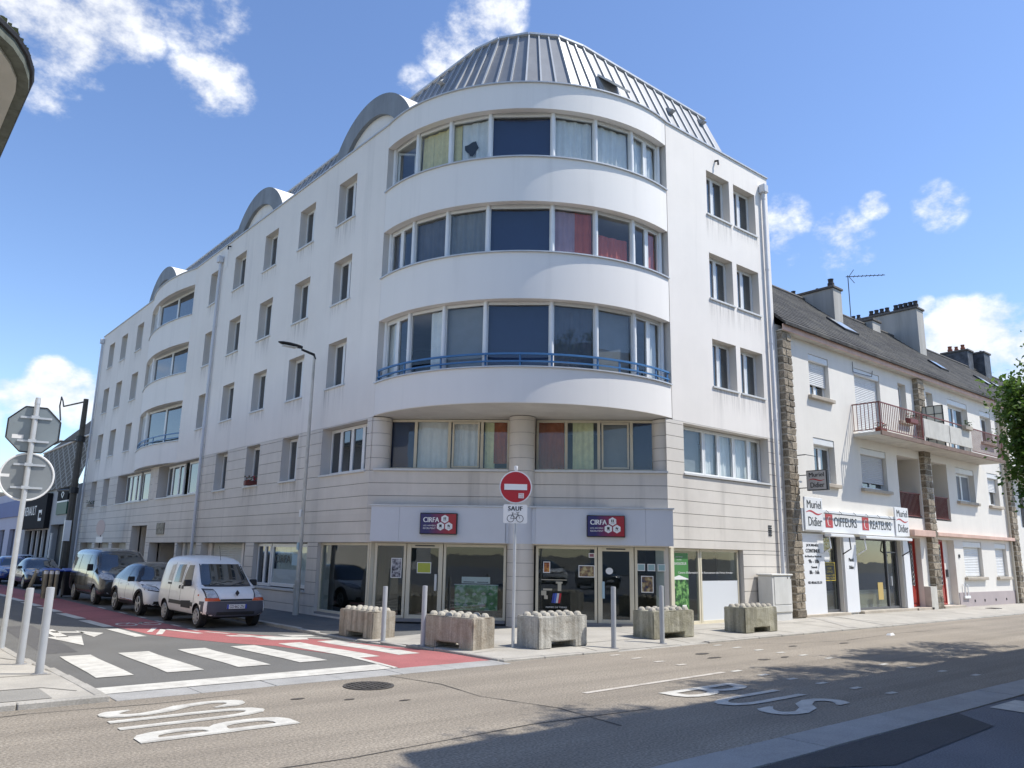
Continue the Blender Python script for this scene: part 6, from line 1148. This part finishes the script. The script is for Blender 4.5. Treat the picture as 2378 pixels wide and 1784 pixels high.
tree(12.2, 1.5, .0, 10.8, 'tall street tree outside the frame shading the near corner of the road', [(-1.2, .0, 10.6, .8), (.4, .1, 11.0, .9), (1.2, -.2, 10.4, .9), (-2.2, -.1, 10.2, .7), (-3.0, -.2, 10.4, .5)], 6000, (.07, .13), seed=12)
# ================================================================== PARKED VEHICLES
TYRE = mat('tyre', (.018, .018, .018), .8, .15, 9); RIM = mat('alloy_rim', (.50, .50, .48), .35, .1, 8, metal=.6); CHROME = mat('chrome', (.62, .62, .62), .12, metal=1); ORANGE = mat('indicator_orange', (.55, .09, .02), .2, spec=.6)
LAMPG = mat('headlamp_glass', (.45, .46, .46), .08, .4, 14, spec=.9); CGLASS = mat('car_glass', (.018, .026, .030), .04, .4, 1.5, spec=.9, ior=1.7); PLATEM = mat('number_plate', (.75, .75, .72), .4); PLATEB = mat('plate_blue', (.02, .06, .4), .4)
def patch(bvh, prj, c, n, m_, off, mt, name, parent, th=.006):
    """piece of trim laid on the body: corners (a,b) seen from the side ('L','R'), the front ('F') or the rear ('B')"""
    D = {'L': Vector((1, 0, 0)), 'R': Vector((-1, 0, 0)), 'F': Vector((0, 1, 0)), 'B': Vector((0, -1, 0))}[prj]; P = []; last = None
    for j in range(m_+1):
        for i in range(n+1):
            s, t = i/n, j/m_; a = (c[0][0]*(1-s)+c[1][0]*s)*(1-t)+(c[3][0]*(1-s)+c[2][0]*s)*t; b = (c[0][1]*(1-s)+c[1][1]*s)*(1-t)+(c[3][1]*(1-s)+c[2][1]*s)*t
            o = Vector((-6*D.x, a, b)) if prj in 'LR' else Vector((a, -6*D.y, b)); h = bvh.ray_cast(o, D)[0]
            if h is None: h = bvh.find_nearest(o+D*(6-.8 if prj in 'LR' else 6-1.9))[0]
            P.append(h-D*off)
    fs = [(j*(n+1)+i, j*(n+1)+i+1, (j+1)*(n+1)+i+1, (j+1)*(n+1)+i) for j in range(m_) for i in range(n)]; N0 = len(P); vs = P+[p+D*(off+.01) for p in P]
    bd = [j*(n+1) for j in range(m_, 0, -1)]+[i for i in range(n)]+[j*(n+1)+n for j in range(m_)]+[m_*(n+1)+i for i in range(n, 0, -1)]
    fs += [(bd[k], bd[(k+1) % len(bd)], bd[(k+1) % len(bd)]+N0, bd[k]+N0) for k in range(len(bd))]
    return MB().add(vs, fs).build(name, mt, parent, smooth=True)
def vehicle(label, loc, st, paint, wheels, wr, detail, name='parked_car', cat='car', lower=None, spokes=7, rimm=None):
    t_ = thing(name, label, cat, loc, 'vehicles parked along the side street', True); vs = []; nr = 0
    for (y, zb, zs, zr, wb, ws, wt) in st:
        half = [(0, zb), (wb*.8, zb), (wb, zb+.09), (max(wb, ws)+.012, zb+(zs-zb)*.55), (ws, zs), (ws*.45+wt*.55, zs*.42+zr*.58), (wt, zr-.035), (wt*.6, zr+.008), (0, zr+.02)]
        ring = [(x, y, z) for x, z in half]+[(-x, y, z) for x, z in half[-2:0:-1]]; nr = len(ring); vs += ring
    fs = [(i*nr+k, i*nr+(k+1) % nr, (i+1)*nr+(k+1) % nr, (i+1)*nr+k) for i in range(len(st)-1) for k in range(nr)]+[tuple(range(nr)), tuple(range((len(st)-1)*nr, len(st)*nr))]
    b = MB().add(vs, fs).build('body', paint, t_); md = b.modifiers.new('s', 'SUBSURF'); md.levels = 2; md.render_levels = 2
    W_ = max(max(s[4], s[5]) for s in st); cut = MB()
    for wy in wheels:
        for s in (-1, 1): cut.tube([(s*(W_-.24), wy, wr), (s*(W_+.3), wy, wr)], wr+.055, 24)
    co = cut.build('cut', None); co.location = loc; bo = b.modifiers.new('b', 'BOOLEAN'); bo.operation = 'DIFFERENCE'; bo.object = co; bo.solver = 'EXACT'
    bpy.context.view_layer.update(); me = bpy.data.meshes.new_from_object(b.evaluated_get(bpy.context.evaluated_depsgraph_get())); b.modifiers.clear(); b.data = me; me.name = 'body'; bpy.data.objects.remove(co)
    me.materials.clear(); me.materials.append(paint); me.materials.append(BLACK)
    if lower: me.materials.append(lower[1])
    for p in me.polygons:
        p.use_smooth = True; c = p.center; p.material_index = 0
        if lower and c.z < lower[0]: p.material_index = 2
        for wy in wheels:
            if math.hypot(c.y-wy, c.z-wr) < wr+.075 and abs(p.normal.x) < .99 and abs(c.x) < W_-.02 and c.z < wr*2+.1 and math.hypot(c.y-wy, c.z-wr) > wr-.02: p.material_index = 1
            if math.hypot(c.y-wy, c.z-wr) < wr+.04 and abs(c.x) < W_-.15: p.material_index = 1
        if c.z < st[0][1]+.03 and abs(p.normal.z) > .6: p.material_index = 1
    me.set_sharp_from_angle(angle=R_(35))
    bvh = BVHTree.FromPolygons([v.co.copy() for v in me.vertices], [tuple(p.vertices) for p in me.polygons])
    for wy in wheels:
        for s in (-1, 1):
            x1 = s*(W_-.03); x0 = s*(W_-.22); w = MB(); w.tube([(x0, wy, wr), (x0+s*.02, wy, wr), (x1-s*.025, wy, wr), (x1, wy, wr)], [wr*.93, wr, wr, wr*.92], 26); wo_ = w.build('wheel', TYRE, t_, smooth=True)
            r = MB(); r.tube([(x1-s*.03, wy, wr), (x1+s*.004, wy, wr)], [wr*.66, wr*.68], 24); r.build('rim_well', BLACK, wo_, smooth=True)
            sp = MB(); ring_ = [((x1+s*.008), wy+wr*.66*math.cos(a), wr+wr*.66*math.sin(a)) for a in [R_(15*k) for k in range(25)]]; sp.tube(ring_, .016, 6, False)
            for k in range(spokes):
                a = 2*math.pi*k/spokes+.3; d_ = Vector((0, math.cos(a), math.sin(a))); e = Vector((0, -math.sin(a), math.cos(a))); c0 = Vector((x1+s*.012, wy, wr)); sp.hexa([c0+d_*.03-e*.03, c0+d_*.03+e*.03, c0+d_*wr*.66+e*.018, c0+d_*wr*.66-e*.018]+[q+Vector((s*.014, 0, 0)) for q in (c0+d_*.03-e*.03, c0+d_*.03+e*.03, c0+d_*wr*.66+e*.018, c0+d_*wr*.66-e*.018)])
            sp.tube([(x1, wy, wr), (x1+s*.03, wy, wr)], .055, 12); sp.build('rim', rimm or RIM, wo_, smooth=True)
    detail(t_, bvh); return t_
def both(bvh, c, n, m_, off, mt, name, parent):
    patch(bvh, 'L', c, n, m_, off, mt, name, parent); patch(bvh, 'R', c, n, m_, off, mt, name, parent)
def mirror(t_, y, z, w, mt, h=.15):
    for s in (-1, 1): MB().hexa([(s*w, y-.03, z), (s*(w+.20), y-.05, z), (s*(w+.20), y+.06, z), (s*w, y+.05, z), (s*w, y-.02, z+h), (s*(w+.19), y-.04, z+h), (s*(w+.19), y+.06, z+h), (s*w, y+.05, z+h)]).build('mirror', mt, t_, bevel=.02)
def plate(t_, y, z, txt, w=.26, fr=None):
    o = MB().box(-w, w, y-.014, y, z-.055, z+.055).build('number_plate', PLATEM, t_); F_ = Fr((0, y-.015), (1, 0), (0, -1))
    for a in (-w, w-.045): MB().fbox(F_, a, a+.045, z-.055, z+.055, .0, .002).build('blue_band', PLATEB, o)
    if txt:
        vs, fs, asp = text_geo(txt); MB().add([F_.pt(-w+.07+(2*w-.14)*x, z-.038+.076*y_, .0025) for x, y_ in vs], fs).build('lettering', BLACK, o, recalc=False)
WPAINT = mat('white_van_paint', (.82, .81, .78), .32, .04, 1.5, coat=.4, dirt=(.42, .38, .31), dirtamt=.18, dscale=2.2)
BUMPG = mat('grey_bumper', (.075, .08, .10), .6, .1, 4)
# ---- white small van, front towards the crossing
def det_k(t_, bv):
    patch(bv, 'F', [(-.66, 1.07), (.66, 1.07), (.57, 1.60), (-.57, 1.60)], 12, 8, .008, CGLASS, 'windscreen', t_)
    both(bv, [(-.62, 1.05), (.03, 1.05), (-.02, 1.56), (-.30, 1.56)], 8, 6, .008, CGLASS, 'side_window', t_); both(bv, [(.17, 1.09), (.78, 1.09), (.74, 1.56), (.20, 1.57)], 8, 6, .008, CGLASS, 'side_window', t_)
    patch(bv, 'F', [(-.83, .30), (.83, .30), (.81, .68), (-.81, .68)], 20, 6, .016, BUMPG, 'front_bumper', t_); patch(bv, 'F', [(-.5, .34), (.5, .34), (.5, .42), (-.5, .42)], 6, 2, .02, BLACK, 'air_intake', t_)
    patch(bv, 'F', [(-.42, .69), (.42, .69), (.42, .735), (-.42, .735)], 6, 1, .012, BLACK, 'grille', t_)
    for s in (-1, 1):
        patch(bv, 'F', [(s*.46, .75), (s*.76, .75), (s*.73, .99), (s*.52, .98)], 6, 5, .018, BLACK, 'headlight_surround', t_)
        hl = patch(bv, 'F', [(s*.485, .77), (s*.74, .77), (s*.71, .96), (s*.535, .955)], 6, 5, .026, LAMPG, 'headlight', t_); patch(bv, 'F', [(s*.42, .69), (s*.78, .69), (s*.77, .765), (s*.47, .765)], 6, 2, .024, ORANGE, 'indicator', t_)
        pr = 'R' if s > 0 else 'L'; patch(bv, pr, [(-1.30, .34), (-1.78, .34), (-1.78, .68), (-1.32, .68)], 4, 4, .012, BUMPG, 'bumper_side', t_)
    both(bv, [(-.92, .52), (.95, .52), (.95, .62), (-.92, .62)], 12, 1, .012, BLACK, 'side_moulding', t_); patch(bv, 'L', [(-.75, .46), (-.05, .46), (-.05, .63), (-.75, .66)], 8, 2, .014, mat('paint_scrawl', (.03, .03, .03), .7), 'scrawl', t_)
    patch(bv, 'L', [(.95, 1.02), (1.25, 1.02), (1.25, 1.07), (.95, 1.07)], 4, 1, .012, BLACK, 'slide_rail', t_)
    for y in (-.02, .22): patch(bv, 'L', [(y-.05, .93), (y+.05, .93), (y+.045, 1.02), (y-.045, 1.02)], 3, 3, .014, BLACK, 'door_handle', t_)
    for y in (-.98, .10, 1.0): patch(bv, 'L', [(y-.006, .36), (y+.006, .36), (y+.006, 1.03 if y < 0 else 1.62), (y-.006, 1.03 if y < 0 else 1.62)], 1, 8, .003, BLACK, 'door_gap', t_)
    patch(bv, 'L', [(.95, 1.12), (1.3, 1.12), (1.28, 1.55), (.95, 1.56)], 4, 4, .006, mat('stained_white', (.60, .58, .52), .5, .25, 9), 'rear_panel', t_); patch(bv, 'L', [(-1.30, .80), (-1.24, .80), (-1.24, .84), (-1.30, .84)], 2, 2, .01, ORANGE, 'repeater', t_)
    plate(t_, -1.845, .55, 'GD·862·ZN'); MB().fprism(Fr((0, -1.79), (1, 0), (0, -1)), [(0, .81), (.055, .885), (0, .96), (-.055, .885)], .0, .03).build('badge', mat('badge_dark', (.05, .05, .06), .3, metal=.5), t_)
    mirror(t_, -.62, 1.02, .80, BLACK, .17); MB().tube([(.0, -.42, 1.70), (.05, -.10, 2.08)], .006, 5).build('aerial', BLACK, t_); patch(bv, 'F', [(-.62, 1.03), (.62, 1.03), (.64, 1.075), (-.64, 1.075)], 10, 1, .012, BLACK, 'scuttle', t_)
    for a, b in (((-.5, 1.06), (-.02, 1.14)), ((.05, 1.06), (.5, 1.14))):
        q = [bv.ray_cast(Vector((a[0]+(b[0]-a[0])*k/4, -6, a[1]+(b[1]-a[1])*k/4)), Vector((0, 1, 0)))[0] for k in range(5)]; MB().tube([p-Vector((0, .03, 0)) for p in q if p], .009, 5).build('wiper', BLACK, t_)
stK = [(-1.80, .34, .62, .70, .70, .70, .60), (-1.75, .27, .66, .86, .80, .80, .66), (-1.50, .24, .72, 1.00, .83, .83, .68), (-1.05, .24, .98, 1.07, .83, .82, .66), (-.93, .24, 1.02, 1.13, .83, .82, .64), (-.45, .24, 1.04, 1.62, .83, .82, .60), (-.28, .24, 1.04, 1.73, .83, .82, .61), (.2, .24, 1.05, 1.80, .83, .82, .64), (1.2, .24, 1.05, 1.81, .83, .82, .66), (1.9, .25, 1.05, 1.79, .83, .81, .66), (2.06, .30, 1.05, 1.70, .79, .78, .62), (2.12, .36, 1.0, 1.5, .72, .7, .56)]
vK = vehicle('small white panel van with grey bumper parked nearest the crossing', (8.36, 22.72, dip(30)), stK, WPAINT, (-1.22, 1.38), .285, det_k, 'parked_van', 'van', spokes=9)
# ---- white crossover with dark roof
def det_c(t_, bv):
    patch(bv, 'F', [(-.72, 1.02), (.72, 1.02), (.56, 1.46), (-.56, 1.46)], 12, 7, .008, CGLASS, 'windscreen', t_)
    both(bv, [(-.68, .98), (.12, 1.0), (.12, 1.42), (-.18, 1.42)], 8, 5, .008, CGLASS, 'side_window', t_); both(bv, [(.18, 1.0), (1.0, 1.06), (.80, 1.40), (.18, 1.42)], 8, 5, .008, CGLASS, 'side_window', t_)
    both(bv, [(-.85, .28), (1.0, .28), (1.0, .40), (-.85, .40)], 12, 2, .014, BLACK, 'sill_cladding', t_); both(bv, [(-.7, .40), (.6, .42), (.6, .45), (-.7, .43)], 8, 1, .018, CHROME, 'sill_trim', t_)
    patch(bv, 'F', [(-.66, .22), (.66, .22), (.62, .44), (-.62, .44)], 12, 3, .014, BLACK, 'lower_grille', t_); patch(bv, 'F', [(-.62, .25), (.62, .25), (.60, .275), (-.60, .275)], 10, 1, .022, CHROME, 'bumper_trim', t_)
    patch(bv, 'F', [(-.48, .68), (.48, .68), (.46, .78), (-.46, .78)], 8, 2, .014, BLACK, 'grille', t_); MB().fprism(Fr((0, -1.9), (1, 0), (0, -1)), [(0, .64), (.07, .74), (0, .84), (-.07, .74)], .0, .05).build('badge', CHROME, t_)
    for s in (-1, 1):
        patch(bv, 'F', [(s*.42, .70), (s*.82, .76), (s*.80, .92), (s*.52, .86)], 6, 4, .014, BLACK, 'headlight_surround', t_); patch(bv, 'F', [(s*.47, .73), (s*.78, .78), (s*.77, .89), (s*.54, .84)], 6, 4, .02, LAMPG, 'headlight', t_); patch(bv, 'R' if s > 0 else 'L', [(-1.72, .78), (-1.36, .84), (-1.34, .92), (-1.68, .90)], 4, 3, .016, LAMPG, 'headlight_side', t_)
    for wy in (-1.28, 1.32):
        for pr in 'LR':
            sx = 1 if pr == 'R' else -1; q = [bv.ray_cast(Vector((sx*6, wy+.43*math.cos(a), .33+.43*math.sin(a))), Vector((-sx, 0, 0)))[0] for a in [R_(180*k/16) for k in range(17)]]; MB().tube([p for p in q if p], .032, 6).build('arch_trim', BLACK, t_, smooth=True)
    for y in (-.72, .15, 1.02): patch(bv, 'L', [(y-.005, .42), (y+.005, .42), (y+.005, .98), (y-.005, .98)], 1, 6, .003, BLACK, 'door_gap', t_)
    for y in (.02, .85): patch(bv, 'L', [(y-.09, .86), (y+.09, .86), (y+.09, .90), (y-.09, .90)], 3, 1, .018, CHROME if y < 0 else WPAINT, 'door_handle', t_)
    mirror(t_, -.66, .98, .86, BLACK, .15); patch(bv, 'F', [(-.70, .99), (.70, .99), (.73, 1.03), (-.73, 1.03)], 10, 1, .012, BLACK, 'scuttle', t_)
    patch(bv, 'L', [(-.95, .97), (-.70, .99), (-.22, 1.44), (-.30, 1.47)], 3, 6, .009, BLACK, 'pillar', t_)
stC = [(-1.98, .36, .60, .70, .66, .66, .52), (-1.92, .26, .66, .80, .80, .80, .62), (-1.62, .22, .74, .92, .88, .87, .70), (-1.0, .22, .90, 1.0, .88, .86, .72), (-.86, .22, .94, 1.05, .88, .86, .70), (-.30, .22, .96, 1.44, .88, .86, .58), (-.1, .22, .97, 1.51, .88, .86, .58), (.5, .22, .98, 1.555, .89, .86, .60), (1.2, .22, 1.02, 1.52, .89, .86, .57), (1.7, .24, 1.04, 1.40, .88, .85, .54), (2.0, .30, 1.0, 1.12, .82, .8, .6), (2.08, .38, .9, .98, .74, .72, .6)]
vC = vehicle('white crossover car with dark roof and arches between the two vans', (8.28, 27.45, dip(30)), stC, WPAINT, (-1.28, 1.32), .335, det_c, spokes=5)
bodyC = [c for c in vC.children if c.name.startswith('body')][0]; bodyC.data.materials.append(mat('black_roof_paint', (.02, .022, .026), .2, coat=.5)); k_ = len(bodyC.data.materials)-1
for p in bodyC.data.polygons:
    if p.center.z > 1.44 or (p.center.z > 1.0 and abs(p.center.x) < .87 and p.center.y > -.9 and p.center.z > 1.0): p.material_index = k_
# ---- black van
VPAINT = mat('black_van_paint', (.035, .036, .036), .18, .1, 2, coat=.8, dirt=(.12, .11, .09), dirtamt=.3, dscale=2)
def det_t(t_, bv):
    patch(bv, 'F', [(-.80, 1.18), (.80, 1.18), (.66, 1.78), (-.66, 1.78)], 12, 8, .008, CGLASS, 'windscreen', t_)
    both(bv, [(-1.15, 1.16), (-.28, 1.16), (-.28, 1.72), (-.72, 1.72)], 8, 6, .008, CGLASS, 'side_window', t_); both(bv, [(-.20, 1.18), (1.0, 1.18), (1.0, 1.72), (-.20, 1.72)], 8, 6, .008, CGLASS, 'side_window', t_); both(bv, [(1.08, 1.18), (2.3, 1.18), (2.25, 1.72), (1.08, 1.72)], 8, 6, .008, CGLASS, 'side_window', t_)
    patch(bv, 'F', [(-.80, .30), (.80, .30), (.80, .62), (-.80, .62)], 12, 4, .012, BLACK, 'front_bumper', t_); patch(bv, 'F', [(-.55, .88), (.55, .88), (.52, .98), (-.52, .98)], 8, 2, .012, BLACK, 'grille', t_)
    for s in (-1, 1): patch(bv, 'F', [(s*.50, .86), (s*.88, .90), (s*.86, 1.12), (s*.58, 1.04)], 6, 4, .016, LAMPG, 'headlight', t_); MB().fprism(Fr((s*.68, -2.40), (1, 0), (0, -1)), circ(.06, .46, 14), .0, .04).build('fog_lamp', LAMPG, t_); patch(bv, 'R' if s > 0 else 'L', [(-2.30, .90), (-1.92, .98), (-1.90, 1.12), (-2.22, 1.10)], 4, 3, .014, LAMPG, 'headlight_side', t_)
    both(bv, [(-1.1, .50), (1.9, .50), (1.9, .60), (-1.1, .60)], 14, 1, .012, BLACK, 'side_moulding', t_); mirror(t_, -1.18, 1.16, .97, BLACK, .24)
    for y in (-1.25, -.24, 1.04): patch(bv, 'L', [(y-.006, .40), (y+.006, .40), (y+.006, 1.14), (y-.006, 1.14)], 1, 8, .004, DARK, 'door_gap', t_)
    plate(t_, -2.50, .66, '')
stT = [(-2.46, .36, .72, .84, .80, .80, .68), (-2.38, .28, .80, 1.0, .94, .93, .78), (-2.0, .26, .96, 1.14, .97, .96, .80), (-1.62, .26, 1.08, 1.22, .97, .96, .80), (-1.45, .26, 1.12, 1.32, .97, .96, .78), (-.92, .26, 1.14, 1.80, .97, .96, .74), (-.7, .26, 1.14, 1.90, .97, .96, .76), (.2, .26, 1.15, 1.96, .97, .96, .80), (1.6, .26, 1.15, 1.96, .97, .96, .80), (2.3, .27, 1.15, 1.94, .97, .95, .79), (2.46, .32, 1.1, 1.84, .93, .9, .76), (2.52, .4, 1.05, 1.6, .86, .84, .7)]
vehicle('black high-roofed van parked behind the white crossover', (8.42, 33.35, dip(30)), stT, VPAINT, (-1.55, 1.53), .34, det_t, 'parked_van', 'van', spokes=10)
# ---- dark hatchback and blue car farther down
BPAINT = mat('dark_blue_paint', (.012, .02, .04), .18, .1, 2, coat=.8); BPAINT2 = mat('blue_paint', (.02, .05, .20), .2, .1, 2, coat=.8)
def det_h(t_, bv):
    patch(bv, 'F', [(-.68, .95), (.68, .95), (.54, 1.36), (-.54, 1.36)], 10, 6, .008, CGLASS, 'windscreen', t_); both(bv, [(-.55, .92), (.95, .98), (.7, 1.34), (-.1, 1.36)], 8, 5, .008, CGLASS, 'side_window', t_); patch(bv, 'F', [(-.55, .28), (.55, .28), (.45, .52), (-.45, .52)], 8, 3, .012, BLACK, 'grille', t_); patch(bv, 'F', [(-.4, .56), (.4, .56), (.36, .60), (-.36, .60)], 6, 1, .014, CHROME, 'grille_trim', t_)
    for s in (-1, 1): patch(bv, 'F', [(s*.46, .62), (s*.80, .68), (s*.78, .82), (s*.56, .76)], 5, 4, .014, LAMPG, 'headlight', t_); patch(bv, 'R' if s > 0 else 'L', [(-1.7, .66), (-1.3, .76), (-1.3, .84), (-1.62, .80)], 4, 3, .012, LAMPG, 'headlight_side', t_)
    mirror(t_, -.55, .92, .84, BLACK, .13); plate(t_, -1.93, .46, '')
stH = [(-1.90, .34, .56, .64, .64, .64, .5), (-1.84, .24, .62, .76, .79, .78, .62), (-1.5, .20, .70, .86, .86, .85, .68), (-.9, .20, .84, .94, .86, .84, .70), (-.75, .20, .88, .98, .86, .84, .68), (-.15, .20, .90, 1.34, .86, .84, .56), (.1, .20, .91, 1.42, .86, .84, .56), (.7, .20, .93, 1.46, .87, .84, .58), (1.3, .21, .96, 1.38, .86, .83, .54), (1.8, .26, .95, 1.1, .82, .8, .58), (1.98, .34, .86, .94, .72, .7, .56)]
vh = vehicle('dark blue hatchback with slim grille parked beyond the bins', (8.2, 45.9, dip(30)), stH, BPAINT, (-1.24, 1.3), .31, det_h, spokes=8)
vehicle('brighter blue car parked farthest back behind the sign pole', (7.9, 51.6, dip(30)), stH, BPAINT2, (-1.24, 1.3), .31, det_h, spokes=8)
vehicle('white car parked across by the garage gate, mostly hidden', (10.2, 62.5, dip(30)), stH, WPAINT, (-1.24, 1.3), .31, det_h, spokes=8)
# ---- street behind the viewpoint: it shows only as reflections in the shop windows
for src, loc, rz_, lb in ((vh, (-2.5, -4.2, 0), 2.0, 'dark hatchback behind the viewpoint, mirrored in the left shop window'), (vC, (-6.0, -1.0, 0), 2.2, 'white crossover behind the viewpoint, mirrored in the shop windows'), (vK, (2.2, -7.2, 0), 2.1, 'white van behind the viewpoint, mirrored in the right shop window'),
                          (vh, (6.0, -7.5, 0), 2.4, 'second dark hatchback behind the viewpoint, mirrored beside the white van'), (vC, (-9.5, -6.5, 0), 2.0, 'farthest white crossover behind the viewpoint, mirrored in the shop glass')):
    o = dup(src, loc, rz_, lb); o['group'] = 'cars mirrored in the shop windows'
o = dup(eb, (-14, -46, 0), 0, 'pale house row behind the viewpoint, mirrored in the shop windows'); o = dup(eb, (-52, -6, 0), 1.57, 'pale house row left of the viewpoint, mirrored in the side windows')
for o in bpy.data.objects:
    if '_local' in o: del o['_local']
